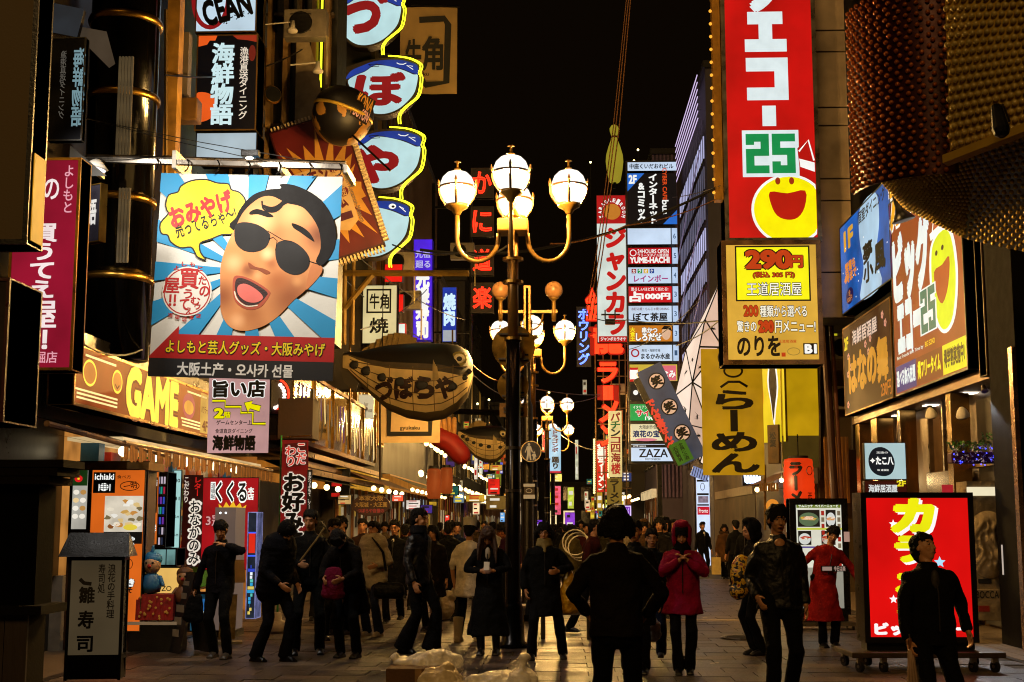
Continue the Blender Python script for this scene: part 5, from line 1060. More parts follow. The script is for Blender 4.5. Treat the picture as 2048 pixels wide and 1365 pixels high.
s.rect(1562, 872, 1637, 935, glow('#5e4a18', .45, .35, 1.5), 'lower_strip'); s2 = bpx('worn_notice', 'worn brown notice panel beside the yellow wall panel', 'sign', (1535, 850, 1562, 928), 33.1, depth=.1, rz=R(-45), box=paint('#5a4420', .7, 0, .5, 4)); s2.T('松葉', (1541, 865, 1556, 895), BLK, vert=True, bold=.04)
# pipes in the alley
for j, (u, v0_, v1_, r_, lab, c_) in enumerate(((1648, 640, 1010, .09, 'thick brown drain pipe in the alley', '#3a1c10'), (1662, 640, 1000, .05, 'thin rusty pipe beside the thick drain pipe', '#5c3018'), (1706, 640, 900, .05, 'thin dark pipe at the corner of the karaoke building', '#2a1c14'))):
    a, b = P(u, v0_, D=30.8), P(u+(22 if j < 2 else 0), v1_, D=30.8); MB().tube([a, b], r_, 10).build('drain_pipe', paint(c_, .5, .2), label=lab, cat='pipe')
s = bpx('alley_strip_window', 'tall yellow green lit strip window inside the alley', 'window', (1661, 638, 1676, 850), 33.8, depth=.1, box=IRON, face=gl('#c8c020', .95, .35, 1.5))
for z in (690, 745, 800): s.rect(1661, z, 1676, z+3, IRON, 'glazing_bar')
# red paper lantern
a = P(1598, 982, D=31.5); o = empty('ramen_lantern', a, label='large red orange paper lantern with black katakana by the alley', cat='lantern')
r_ = .36; prof = [(.2, -.75)] + [(r_*(.9+.1*math.cos((z-.5)*3))*(1 if i % 2 else .965), -.72+1.44*z) for i, z in enumerate([x/22 for x in range(23)])] + [(.2, .75)]
MB().lathe(prof, 28).build('paper_shade', glow('#e0360c', .95, .2, 2, False), o, smooth=True); MB().cyl((0, 0), .23, .7, .8, 20).build('cap', BLK, o); MB().cyl((0, 0), .23, -.8, -.7, 20).build('bottom_ring', BLK, o)
m = MB(); vs, fs, bb_ = text_mesh('ラ\n丨\nメ\nン', 0)
for j, (ox, oz) in enumerate([(0, 0), (.06, 0), (-.06, 0), (0, .06), (0, -.06)]):
    q = []
    for v in vs:
        t = ((v.x-bb_[0]+ox)/(bb_[2]-bb_[0])-.5)*.30-.12; z = ((v.y-bb_[1]+oz)/(bb_[3]-bb_[1])-.5)*1.25
        rr = .37*(.9+.1*math.cos(z/.72*1.5)); an = t/rr; q.append((rr*math.sin(an)*1.02, -rr*math.cos(an)*1.02-.0004*j, z))
    m.add(q, fs)
m.build('lettering', kb_, o)
m = MB(); vs, fs, bb_ = text_mesh('西\n麻', 0); q = []
for v in vs:
    t = ((v.x-bb_[0])/(bb_[2]-bb_[0])-.5)*.14+.2; z = ((v.y-bb_[1])/(bb_[3]-bb_[1]))*.45-.5; rr = .37; an = t/rr; q.append((rr*math.sin(an)*1.02, -rr*math.cos(an)*1.02, z))
m.add(q, fs).build('lettering', kb_, o); MB().tube([(.37*math.sin(.55+.22*math.cos(t*.5))*1.02, -.37*math.cos(.55+.22*math.cos(t*.5))*1.02, .45+.1*math.sin(t*.5)) for t in range(14)], .008, 4).build('emblem_ring', kb_, o)
MB().tube([a+Vector((0, 0, .8)), a+Vector((0, 0, 1.3))], .015, 5).build('hanging_cord', IRON, label='cord holding the large red paper lantern', cat='cord')
a = P(1563, 961, D=31.2); o = empty('bare_bulb', a, label='bare glowing bulb on a cord beside the red lantern', cat='bulb'); MB().ball((0, 0, 0), .05, 14, 10).build('glass', glow('#ffe8a0', 12, 0), o, smooth=True); MB().cyl((0, 0), .022, .045, .1, 10).build('socket', BLK, o); MB().tube([(0, 0, .1), (0, 0, .7)], .006, 4).build('cord', BLK, o)
pl_ = bpy.data.lights.new('bulb_light', 'POINT'); pl_.energy = 35; pl_.color = (1, .7, .3); pl_.shadow_soft_size = .06; po = bpy.data.objects.new('bulb_light', pl_); COL.objects.link(po); po.location = (0, -.12, 0); po.parent = o
bs_ = empty('bamboo_screen', (P(1620, 0, D=32).x, 32, 2.1), label='slatted bamboo screen right of the red lantern', cat='screen')
for k in range(13): MB().box(k*.045, 0, 0, k*.045+.034, .03, 1.55).build('slat', paint(('#9a6a28', '#7a4e1c', '#b07c34')[k % 3], .6, 0, .3, 3, .2), bs_)
cl_ = empty('clay_lamp', P(1545, 1012, D=33), label='small round glowing paper lamp deep in the ramen stall', cat='lamp'); MB().ball((0, 0, 0), .16, 16, 10).build('shade', gl('#d8862a', 1), cl_, smooth=True)
tk = bpx('wooden_tag_row', 'row of pale wooden tags hanging over the stall counter', 'tags', (1518, 965, 1557, 984), 33, depth=.04)
for k in range(7): tk.rect(1518+k*5.6, 966+(k % 2), 1522.6+k*5.6, 983, paint('#a07c40', .6), 'tag', bumpout=.02)
for (u0, u1, y) in ((1500, 1506, 0), (1535, 1541, 0), (1420, 1424, 0)): pass
# R: plain wall neon scribble + lit poster stack
s = bpx('blue_white_neon', 'blue white scribbled neon sign under the mustard banner', 'neon sign', (1484, 948, 1518, 972), 40, depth=.2, box=IRON)
for k in range(5): s.neonline([(1488+k*6, 950), (1490+k*6, 965), (1493+k*6, 968), (1494+k*6, 953)], .03, glow('#c8d8ff', 3, 0))
s = bpx('poster_stack_sign', 'tall white lit stack of framed posters beside the brown column', 'sign', (1391, 952, 1420, 1132), 45, depth=.4, box=IRON, face=gl('#c8d8f4', 1.15, .15, 2), frame=STEEL, fw=.02)
s.rect(1394, 960, 1417, 964, GBLK, 'print_bar'); s.ring(1405, 974, 4, 7, 1, GBLK, 'emblem_ring'); s.rect(1394, 987, 1417, 991, GBLK, 'print_bar'); s.rect(1396, 993, 1416, 1006, gl('#8a7a8a', .9, .6, 9), 'photo'); s.rect(1394, 1009, 1417, 1012, GBLK, 'print_bar'); s.rect(1394, 1014, 1418, 1030, gl('#c8102c', 1), 'red_plate'); s.T('Pronto', (1397, 1018, 1415, 1026), WHT)
s = bpx('leaning_placard', 'small leaning placard of white stripes above the poster stack', 'sign', (1382, 938, 1418, 958), 42, depth=.06, roll=R(22), box=IRON, face=gl('#8a98c8', .9))
for k in range(7): s.line([(1384+k*5, 939), (1386+k*5, 957)], 1.5, GBLK, 'print_bar')
br_ = empty('brick_column', (P(1386, 0, D=48).x-.1, 48, 0), label='slim orange brick column left of the poster stack', cat='column')
for k in range(34): MB().box(0, 0, k*.085, .2, .2, k*.085+.075).build('brick', paint('#7a4420', .8, 0, .4, 5, .3), br_)
MB().box(.01, .01, 0, .19, .19, 2.9).build('mortar_core', CONC, br_)
# white faceted lantern with insect prints
o = empty('faceted_lantern', P(1400, 780, D=40), label='huge white faceted lantern form with black insect shaped prints', cat='lantern')
fc = [(1440,585),(1375,690),(1352,790),(1378,740),(1440,700),(1352,790),(1375,860),(1440,790),(1375,860),(1405,935),(1440,940)]
pts3 = {i: P(u, v, D=d)-o.location for i, (u, v, d) in enumerate(((1442,560,40.6),(1372,700,40.2),(1350,792,39.8),(1385,765,38.9),(1442,690,38.8),(1378,850,39.6),(1442,800,38.6),(1400,925,39.9),(1442,950,39.4),(1410,640,39.4),(1420,860,38.8)))}
wl_ = glow('#f4dcc8', 1.1, .22, .8); wl2 = glow('#e0bca4', 1.0, .25, .8)
tri = [(0,9,4),(0,1,9),(1,3,9),(9,3,4),(1,2,3),(2,5,3),(3,5,10),(3,10,6),(3,6,4),(5,7,10),(7,8,10),(10,8,6)]
for j, t in enumerate(tri):
    q = [pts3[i] for i in t]; n_ = (q[1]-q[0]).cross(q[2]-q[0])
    if n_.y > 0: q = [q[0], q[2], q[1]]
    MB().add(q, [(0,1,2)]).build('paper_facet', wl_ if j % 3 else wl2, o)
    for a_, b_ in ((0, 1), (1, 2), (2, 0)): pass
ed = set(tuple(sorted((t[a_], t[b_]))) for t in tri for a_, b_ in ((0, 1), (1, 2), (2, 0)))
m = MB()
for a_, b_ in ed: m.tube([pts3[a_], pts3[b_]], .022, 5)
m.build('rib_frame', IRON, o)
ri = random.Random(5)
for j, t in enumerate(tri):
    q = [pts3[i] for i in t]; n_ = (q[1]-q[0]).cross(q[2]-q[0]).normalized()
    if n_.y > 0: n_ = -n_
    for g_ in range(2 if j in (1, 3, 6, 8, 11) else 1):
        a_, b_ = ri.random()*.5+.2, ri.random()*.4+.15; c_ = q[0]*(1-a_-b_)+q[1]*a_+q[2]*b_+n_*.02; ax = (q[1]-q[0]).normalized(); bx2 = n_.cross(ax); m = MB(); th = ri.random()*6
        e1 = ax*math.cos(th)+bx2*math.sin(th); e2 = n_.cross(e1); m.add([c_+e1*(.09*math.cos(k*.63))+e2*(.035*math.sin(k*.63)) for k in range(10)], [tuple(range(10))])
        for l_ in range(5):
            s0 = c_+e1*(-.07+l_*.035); dr = e2*(1 if l_ % 2 else -1)+e1*(ri.random()-.5); m.add([s0-e1*.01+n_*.003, s0+e1*.01+n_*.003, s0+dr*.13+n_*.003], [(0,1,2)])
        m.build('insect_print', BLK, o)
# tilted laugh banner
kk = 37/2700; s = Board('laugh_banner', 'tilted grey banner with three round laugh characters and red kana edge', 'banner', (0, 0, 52, 205), P(1342, 828, D=37), 52*kk, 205*kk, depth=.3, roll=R(-25.5), box=paint('#0c0a0a', .5), face=gl('#4a5060', .7, .4, 1.2))
for k in range(3): s.disc(28, 32+k*57, 17, 17, GBLK, 'black_disc', 2); s.disc(28, 32+k*57, 14.5, 14.5, gl('#d8b090', .9), 'peach_disc', 3); s.T('笑', (18, 22+k*57, 38, 42+k*57), GBLK, bold=.06, lay=4)
s2 = Board('laugh_banner_edge', 'black side edge of the tilted banner with red kana', 'banner', (0, 0, 22, 205), P(1318, 842, D=36.9), 20*kk, 190*kk, depth=.1, roll=R(-25.5), box=BLK)
s2.T('でんき喜せんべ', (2, 55, 20, 165), gl('#d8402c', 1), vert=True, bold=.07)
s3 = Board('green_tag_banner', 'small green plate at the foot of the tilted banner', 'sign', (0, 0, 34, 46), P(1362, 905, D=36.6), 34*kk, 44*kk, depth=.05, roll=R(-25.5), box=BLK, face=gl('#3c6a18', .8, .3, 3)); s3.T('石井秀男', (5, 8, 14, 40), GBLK, vert=True, bold=.03); s3.T('全員にの酒', (18, 5, 27, 42), GBLK, vert=True, bold=.02)
# guide tower
o_ = []
def gp(label, v0, v1, col, k_=1, name='guide_sign', u0=1255, u1=1341, num=None, ul=0):
    s = bpx(name, label, 'sign', (u0+ul, v0, u1+ul, v1), 57.9, depth=.2, box=BLACKM, face=gl(col, k_, .18, 1), group='panels of the white guide tower')
    if num:
        n_ = s.rect(1343+ul, v0, 1354+ul, v1, gl('#b0c8e8', 1.05), 'floor_plate', 0); s.T(num, (1346+ul, (v0+v1)/2-5, 1351+ul, (v0+v1)/2+5), gl('#3a5a80', .8), lay=2)
    return s
tw = empty('guide_tower', (P(1305, 0, D=58.3).x, 58.1, 0), label='black sign tower casing behind the stack of white guide panels', cat='sign tower')
a, b = P(1251, 322, D=58.1), P(1357, 928, D=58.1); MB().box(a.x-tw.location.x, 0, b.z, b.x-tw.location.x, .5, a.z).build('casing', paint('#14141c', .4), tw)
MB().box(-.1, .1, 0, .1, .4, b.z).build('post', IRON, tw)
wb = '#c0d4ec'; dk = gl('#101018', .4); rdd = gl('#c01018', 1)
s = gp('top guide panel with the building name in small black characters', 326, 343, wb, 1.05, u1=1352); s.T('中座くいだおれビル', (1259, 329, 1346, 339), dk, bold=.03)
s = gp('tall black guide panel with white internet and comic katakana', 348, 450, '#0a0a10', .8, u1=1353); s.poly([(1255,348),(1289,348),(1255,384)], gl('#2468c8', 1), 'blue_corner'); s.poly([(1353,422),(1353,450),(1325,450)], gl('#2468c8', 1), 'blue_corner')
s.T('2F', (1258, 352, 1273, 368), WHT, bold=.05); s.T('インターネット', (1298, 350, 1314, 448), WHT, vert=True, bold=.05); s.T('&コミック', (1275, 368, 1289, 448), WHT, vert=True, bold=.05); s.T('CYBER CAFE', (1297, 366, 1362, 374), gl('#d84818', 1), rot=R(-90), bold=.03); s.T('bus', (1316, 410, 1344, 422), WHT, rot=R(-90), bold=.03)
s = gp('blank white guide panel beside the number 6', 458, 490, wb, 1.1, num='6')
s = gp('red guide panel advertising a 24 hours open bar', 497, 529, '#b80c1c', 1, num='5', ul=1); s.T('24HOURS OPEN', (1275, 500, 1337, 508), WHT, bold=.02); s.T('フリースタイル居酒屋', (1275, 509, 1337, 515), WHT); s.T('YUME-HACHI', (1260, 516, 1338, 527), WHT, bold=.05); s.ring(1266, 507, 6, 6, 1.5, WHT, 'emblem_ring')
s = gp('white guide panel for karaoke with four coloured squares', 536, 568, wb, 1.05, num='4', ul=1)
for k, (ch, c_) in enumerate((('カ', '#8c1420'), ('ラ', '#108a40'), ('オ', '#d8a820'), ('ケ', '#143c8c'))): s.rect(1263+k*12, 539, 1272+k*12, 548, gl(c_, 1), 'colour_square'); s.T(ch, (1265+k*12, 540, 1270+k*12, 547), WHT, bold=.03)
s.T('レインボー', (1268, 552, 1335, 565), gl('#a01870', 1), bold=.03)
s = gp('red guide panel offering fortune telling for 1000 yen', 574, 606, '#c81420', 1, num='3', ul=2); s.T('恐ろしいほど良く当たる!', (1262, 576, 1336, 583), WHT, bold=.02); s.T('占', (1260, 585, 1282, 604), WHT, bold=.06); s.T('1000円', (1284, 588, 1339, 600), WHT, bold=.06)
s = gp('white guide panel with black brush letters for a tea house', 613, 645, wb, 1.05, num='3', ul=2); s.T('お好み焼・もんじゃ焼 DINING', (1263, 616, 1338, 622), gl('#6a2030', .8)); s.T('ぼて茶屋', (1266, 627, 1334, 643), dk, bold=.04)
s = gp('orange photo guide panel with skewers and a shouting face', 652, 684, '#c87820', 1, num='3', ul=3); s.T('大食王', (1260, 656, 1270, 682), gl('#f0e020', 1), vert=True, bold=.04); s.T('串かつ', (1284, 656, 1314, 667), WHT, bold=.05, out=dk); s.T('しろだせ', (1272, 668, 1322, 682), WHT, bold=.06, out=dk); s.disc(1332, 668, 9, 13, gl('#d8b090', 1), 'face_print'); s.poly([(1322,660),(1328,653),(1340,654),(1344,664),(1336,660)], dk, 'hair_print')
s = gp('white guide panel with a red brush ring and seafood name', 691, 723, wb, 1.05, num='1', ul=3); s.ring(1270, 707, 7, 7, 3, gl('#a01828', 1), 'brush_ring'); s.T('寿司・海鮮市場', (1283, 699, 1320, 705), dk); s.T('まるかみ水産', (1282, 708, 1339, 719), dk, bold=.04)
s = gp('yellow and pink guide panel partly behind the tilted banner', 730, 763, '#c8b040', 1, u1=1350, ul=4); s.rect(1318, 732, 1352, 762, gl('#d86878', 1), 'pink_half'); s.T('なみ', (1324, 742, 1350, 756), WHT, bold=.05, out=rdd); s.T('ー', (1260, 745, 1275, 755), WHT, bold=.05, out=rdd)
s = gp('black guide panel with a round white emblem', 770, 802, '#141418', .8, u1=1300, ul=5); s.disc(1271, 786, 5, 5, WHT, 'emblem'); s.T('E', (1280, 781, 1287, 791), WHT)
s = gp('green guide panel with red and white katakana', 809, 842, '#109a48', 1, u1=1320, ul=5); s.T('イタリアンワ', (1266, 812, 1300, 818), WHT); s.T('サイゼ', (1272, 820, 1315, 833), rdd, bold=.05, out=WHT); s.T('190', (1290, 834, 1308, 841), WHT, bold=.03)
s = gp('cream guide panel with blue characters for a treasure restaurant', 849, 882, '#e0d8b0', 1, u1=1335, ul=6); s.T('大阪創作個室', (1278, 851, 1320, 859), dk); s.T('浪花の宝', (1266, 862, 1318, 875), gl('#183060', .8), bold=.05); s.disc(1292, 880, 22, 3, gl('#d88090', 1), 'food_print')
s = gp('white guide panel with four large black letters at the foot of the tower', 889, 923, wb, 1.1, u1=1350, ul=7); s.rect(1262, 890, 1340, 896, dk, 'black_bar'); s.T('LIVE space', (1266, 891, 1292, 895), WHT); s.T('ZAZA', (1278, 899, 1335, 915), dk, bold=.02); s.T('DOTONBORI', (1290, 917, 1320, 921), dk)
# karaoke vertical
s = bpx('karaoke_vertical_sign', 'tall white lit sign with red katakana and a red head panel', 'sign', (1193, 391, 1253, 686), 62, depth=.35, box=BLACKM, face=gl('#d0dcd4', 1.0, .2, 1), frame=BLACKM, fw=.03)
s.rect(1194, 392, 1252, 449, gl('#b01418', 1, .2), 'red_head'); s.disc(1225, 425, 17, 16, gl('#c07828', 1), 'round_emblem')
for k, ch in enumerate('KARAOKE-ROOM'):
    an = R(200-k*20); s.T(ch, (1225+24*math.cos(an)-2.5, 426-24*math.sin(an)-3.5, 1225+24*math.cos(an)+2.5, 426-24*math.sin(an)+3.5), WHT, bold=.04, lay=4, rot=an-R(90))
s.T('ジャンカラ', (1212, 458, 1250, 668), gl('#c01414', 1), vert=True, bold=.06, lay=4); s.rect(1196, 673, 1252, 685, gl('#b81014', 1), 'red_foot'); s.T('ジャンボカラオケ', (1200, 675, 1250, 682), WHT, bold=.03)
# bowling pin
o = empty('bowling_pin_ornament', P(1229, 320, D=70), label='giant yellowish bowling pin ornament on a pole over the right row', cat='ornament'); kk = 70/2700
MB().lathe([(r_*kk, z*kk) for r_, z in ((9, -48), (12, -44), (16, -22), (18, -4), (17, 10), (12, 28), (7, 42), (6, 50), (9, 60), (9.5, 66), (6, 72), (2, 74))], 24).build('pin_body', glow('#b8a830', .62, .1, 1), o, smooth=True)
MB().tube([(0, 0, -48*kk), (0, 0, -60*kk)], .09, 8).build('mount', IRON, o); MB().lathe([(6.3*kk, 44*kk), (6.6*kk, 47*kk), (6.2*kk, 50*kk)], 24).build('neck_band', paint('#6a2a18', .5), o)
s = bpx('bowling_neon', 'blue neon katakana in a vertical line on a dark plate', 'neon sign', (1153, 614, 1182, 734), 72, depth=.2, box=paint('#0a0a14', .5)); s.T('ボウリング', (1156, 618, 1179, 730), glow('#6080ff', 4, 0), vert=True, neon=.025, bold=0, name='neon_tube')
s.T('ボウリング', (1156, 618, 1179, 730), gl('#2038b0', 1.1), vert=True, bold=.03, lay=0)
# ramen dragon neon
o = empty('neon_lattice', (P(1215, 0, D=66).x, 66.3, 0), label='open steel lattice carrying the red ramen neon characters', cat='lattice'); kk = 66/2700
m = MB(); 
for u in (1190, 1206, 1222, 1238, 1250): p = P(u, 690, D=66.3).x-o.location.x; m.box(p-.03, 0, 2.5, p+.03, .06, 10.5)
for v in range(690, 1000, 32): z = P(1215, v, D=66.3).z; m.box(P(1188, 0, D=66.3).x-o.location.x, -.02, z, P(1252, 0, D=66.3).x-o.location.x, .04, z+.05)
m.build('steel_bar', paint('#5a4426', .5, .4), o)
s = bpx('ramen_neon', 'red orange neon characters running down an open lattice', 'neon sign', (1180, 560, 1256, 1000), 66, depth=.02)
neo2 = glow('#ff2a10', 4, 0)
for ch, q in (('金', (1172, 575, 1200, 640)), ('龍', (1180, 650, 1248, 708)), ('ラ', (1196, 725, 1236, 766)), ('丨', (1206, 772, 1226, 800)), ('メ', (1198, 802, 1240, 845)), ('ン', (1200, 850, 1232, 892))):
    s.T(ch, q, gl('#a81408', 1), bold=.05, lay=0, name='letter_plate'); s.T(ch, q, neo2, neon=.04, bold=0, lay=0, name='neon_tube')
s = bpx('pachinko_sign', 'cream lit vertical sign with pachinko kana and red characters', 'sign', (1217, 822, 1244, 955), 60, depth=.2, box=paint('#6a4a18', .5, .4), face=gl('#e0cc88', 1, .25, 2), fw=.01)
for ch, q, c_ in (('パ', (1222, 826, 1240, 842), '#8c1818'), ('チ', (1222, 843, 1240, 858), '#185c28'), ('ン', (1222, 859, 1240, 873), '#181818'), ('コ', (1222, 875, 1240, 887), '#8c1818'), ('四', (1222, 889, 1240, 905), '#8c1818'), ('海', (1222, 907, 1240, 925), '#8c1818'), ('楼', (1222, 927, 1240, 948), '#b01818')): s.T(ch, q, gl(c_, .9), bold=.04, lay=2)
s = bpx('red_ramen_sign', 'red lit vertical sign with white characters between rows of bulbs', 'sign', (1192, 882, 1214, 985), 70, depth=.2, box=BLACKM, face=gl('#c01810', 1, .2), fw=.01); s.T('金龍ラーメン', (1195, 886, 1211, 980), gl('#f8e8d8', 1.1), vert=True, bold=.06)
bb_m = MB().ball((0, 0, 0), .06, 8, 6).mesh('bulb'); bb_m.materials.append(glow('#ffd080', 3, 0))
for k in range(24):
    for sd_ in (-1, 1):
        p = P(1203+sd_*14.5, 880+k*4.6, D=69.8); link('bulb', bb_m, None, s.root, p-s.root.location)
s = bpx('brush_ramen_sign', 'mustard hanging sign with black brush kana below the pachinko sign', 'sign', (1214, 957, 1244, 1022), 58, depth=.1, box=paint('#6a5420', .6), face=glow('#8a7028', .6, .25, 2)); s.T('ラーメン', (1220, 960, 1238, 1010), kb_, vert=True, bold=.05); s.rect(1228, 1008, 1244, 1022, gl('#b8a070', .7), 'hours_plate'); s.T('24h', (1230, 1010, 1243, 1019), kb_, bold=.04)
s = bpx('drum_sign', 'pale blue lit cylinder sign with dark vertical kana behind the lamp globes', 'sign', (1099, 856, 1121, 943), 56, depth=.1); 
MB().lathe([(.2, -s.h/2), (.24, -s.h/2+.05), (.24, s.h/2-.05), (.2, s.h/2)], 20).build('lit_drum', gl('#a8d0e8', 1.05, .3, 2), s.root, smooth=True); s.y0 = -.25; s.T('ドラゴンボ', (1104, 862, 1116, 905), gl('#601830', .8), vert=True, bold=.05); s.T('踊り', (1104, 915, 1117, 938), dk, vert=True, bold=.05)
MB().cyl((0, 0), .25, -s.h/2-.06, -s.h/2, 18).build('red_foot', gl('#c02838', 1), s.root)
s = bpx('purple_ticket_sign', 'purple and white lit board above the crowd behind the big dark coat', 'sign', (1236, 1012, 1262, 1032), 30, depth=.08, box=paint('#8a6ac8', .4), face=gl('#7838b8', 1.1, .3, 3), frame=gl('#d8c0ff', 1.3), fw=.02); s.T('まるとく', (1240, 1016, 1258, 1028), gl('#e8d8ff', 1), bold=.03)

# ---------------------------------------------------------------- near right building: wall signs
WX = RX+.03
s = bwall('karaoke_wall_sign', 'large brown red lit karaoke wall sign with white katakana and a yellow smiling pear', 'sign', (1808, 0, 1958, 333), WX, 1806, 1957, zat(1806, 400, WX), zat(1810, 795, WX), vr=650, depth=.35, box=BLACKM, face=gl('#8a3010', .95, .25, .8), frame=BLACKM, fw=.03)
def y0_(v): return v
W2 = lambda u, z: (u, (7.2-z)/3.27*333)
s.T('カラオケ', (1812, -40, 1935, 45), gl('#f0a818', 1), bold=.08, out=WHT)
s.T('ビッグ', (1815, 70, 1895, 175), pw2, bold=.09, rot=0); s.T('エコー', (1820, 190, 1872, 262), pw2, bold=.09)
s.poly(smooth_loop([(1902,120),(1925,110),(1942,130),(1948,190),(1940,250),(1922,268),(1905,250),(1896,200),(1895,150)], 4), WHT, 'pear_rim', 3); s.poly(smooth_loop([(1905,124),(1924,115),(1938,133),(1944,190),(1936,246),(1921,262),(1908,246),(1900,200),(1899,152)], 4), gl('#c8dc10', 1.05), 'pear_face', 4)
s.disc(1910, 142, 2.5, 4, kb_, 'eye', 5); s.disc(1922, 140, 2.5, 4, kb_, 'eye', 5); s.poly(smooth_loop([(1904,168),(1920,165),(1934,160),(1930,200),(1918,222),(1908,205)], 3), gl('#a03810', 1), 'mouth', 5)
s.poly([(1902,116),(1912,62),(1930,112)], gl('#a84820', 1), 'hat', 5); s.line([(1903,112),(1912,64),(1928,108)], 2, WHT, 'hat_rim', 6); s.poly([(1898,106),(1932,102),(1933,114),(1900,118)], WHT, 'hat_brim', 6)
block25(s, 1874, 185, 1904, 252, gl('#086a58', 1), pw2, 2.5, 8); s.T('♪', (1936, 60, 1952, 110), pw2, bold=.04); s.T('Best Friends Best Time by', (1816, 268, 1876, 275), pw2); s.T('BIG ECHO', (1880, 266, 1900, 274), gl('#e8c020', 1), bold=.03)
s.rect(1811, 284, 1858, 328, gl('#181878', .9), 'blue_plate', 2); s.rect(1859, 284, 1912, 328, gl('#70240c', .9), 'brown_plate', 2); s.rect(1913, 284, 1956, 328, gl('#d8d818', 1), 'yellow_plate', 2)
s.T('選べる飲み放題', (1813, 292, 1856, 318), pw2, bold=.05, lay=4); s.T('得フリータイム', (1862, 292, 1909, 318), gl('#f0e020', 1), bold=.05, lay=4); s.T('得学割実施中!', (1916, 292, 1953, 318), kb_, bold=.05, lay=4)
s = bwall('izakaya_wall_sign', 'dark brown lit wall sign with gold brush characters and small pink flowers', 'sign', (0, 0, 100, 62), WX, 1704, 1804, zat(1804, 590, WX), zat(1710, 832, WX), vr=720, depth=.35, box=BLACKM, face=gl('#3a1408', .85, .4, .9), frame=paint('#8a6428', .4, .6), fw=.03)
s.T('2F', (3, 8, 12, 16), gl('#d8c820', 1), bold=.05); s.T('海鮮居酒屋', (22, 6, 74, 16), gl('#e0c8b8', .95), bold=.03); s.T('はなの舞', (12, 22, 92, 48), gl('#c88a28', 1), bold=.06); s.T('230円', (78, 50, 97, 59), gl('#c87820', .9), bold=.03)
for (a_, b_) in ((12, 22), (16, 30), (10, 34), (50, 20), (56, 26), (85, 8), (8, 55), (90, 14), (60, 18)):
    for k in range(5): s.disc(a_+1.6*math.cos(k*1.257), b_+1.6*math.sin(k*1.257), 1.1, 1.1, gl('#d89888', .9), 'petal', 2, 8)
s = bwall('blue_bar_sign', 'blue lit wall sign with black brush characters and white bubbles', 'sign', (0, 0, 100, 90), WX, 1697, 1804, zat(1804, 345, WX), zat(1697, 635, WX), vr=500, depth=.35, box=BLACKM, face=gl('#1c5cb0', 1.0, .5, 1.3), frame=BLACKM, fw=.03)
s.poly(smooth_loop([(45,2),(75,2),(80,30),(72,60),(80,88),(40,88),(48,60),(42,30)], 4), gl('#a8c8e0', 1.05, .3, 1), 'pale_glow_print', 1); s.T('1F', (10, 10, 28, 28), gl('#d8a030', 1), bold=.06); s.T('個室ダイニング', (40, 4, 92, 16), dk, bold=.03); s.T('夢小', (48, 40, 66, 76), dk, vert=True, bold=.05); s.T('風', (70, 50, 88, 74), dk, bold=.05)
s.T('営業も\n4時まで', (8, 42, 34, 62), gl('#e08828', 1), bold=.05); s.disc(18, 76, 8, 8, gl('#28184a', .8), 'round_plate', 3); s.T('金\n100円', (13, 70, 23, 82), gl('#d88a40', 1), lay=4)
for k in range(18): s.disc(ri.uniform(4, 96), ri.uniform(4, 86), .8, .8, WHT, 'bubble_dot', 2, 8)
# spot lamps over the blue sign
a = P(1745, 345, D=27); o = empty('cone_lamp', a, label='wide brown cone lamp shade at the drum foot', cat='lamp'); MB().lathe([(.02, .32), (.12, .28), (.3, .08), (.42, -.1), (.4, -.1), (.1, .2)], 20).build('shade', paint('#5a3020', .3, .7), o, rot=(0, R(25), 0), smooth=True)
a = P(1802, 425, D=22); o = empty('horn_lamp', a, label='black horn shaped spot lamp below the bulb canopy', cat='lamp'); MB().lathe([(.06, .32), (.07, .1), (.1, 0), (.2, -.14), (.18, -.15)], 18).build('horn', BLACKM, o, rot=(0, R(-15), 0), smooth=True); MB().tube([(0, 0, .3), (.2, .2, .7)], .02, 6).build('arm', BLACKM, o)
# soffit, entrance of the near right building
sf = empty('entrance_soffit', (RX+.02, 19.2, 3.74), label='brown panelled soffit with slotted lamps over the shop entrance', cat='soffit')
MB().box(.0, 0, 0, 3, 10.2, .16).build('panel', paint('#7a5c4c', .35, .4, .3, 2, .05), sf)
for k in range(8): MB().box(.25+(k % 2)*.55, .6+k*1.15, -.02, .65+(k % 2)*.55, .85+k*1.15, -.002).build('slot_lamp', glow('#fff0d8', 2.5, 0), sf)
for k in range(2):
    p = P((1862, 1925)[k], 828, D=(21.8, 20)[k]); o = empty('loudspeaker', p, label=('round white loudspeaker under the soffit near the pink sign', 'round white loudspeaker above the flower box')[k], cat='loudspeaker', group='white loudspeakers under the soffit')
    MB().lathe([(.03, .1), (.07, .05), (.1, -.03), (.095, -.05), (.07, -.06)], 20).build('body', WHITEP, o, rot=(R(20), R(-15), 0), smooth=True); MB().cyl((0, 0), .07, -.066, -.06, 18).build('grille', GREYP, o, rot=(R(20), R(-15), 0))
en = empty('shop_entrance', (RX, 19.2, 0), label='golden shop entrance with mirrored pillars, tall door and glass wall', cat='entrance')
gp_ = paint('#b08a50', .18, .95, .3, 1.2, .06, 4)
for (y, w_, d_) in ((9.7, .35, .3), (8.1, .5, .35), (6.2, .22, .3), (2.9, .3, .3), (.05, .25, .3)): MB().box(.05, y, 0, .05+d_, y+w_, 3.73).build('pillar', gp_, en, bevel=.01)
MB().box(.5, 0, 0, .6, 10, 3.73).build('back_wall', paint('#6a4a24', .35, .5, .5, 1, .2, 4), en)
MB().box(.44, .35, .05, .49, 2.85, 3.6).build('glass_wall', gl('#5a4424', .4, .9, 1.2), en)
for y in (.6, 3.4, 4.3, 5.2): MB().box(.3, y, 0, .38, y+.08, 3.73).build('mullion', STEEL, en)
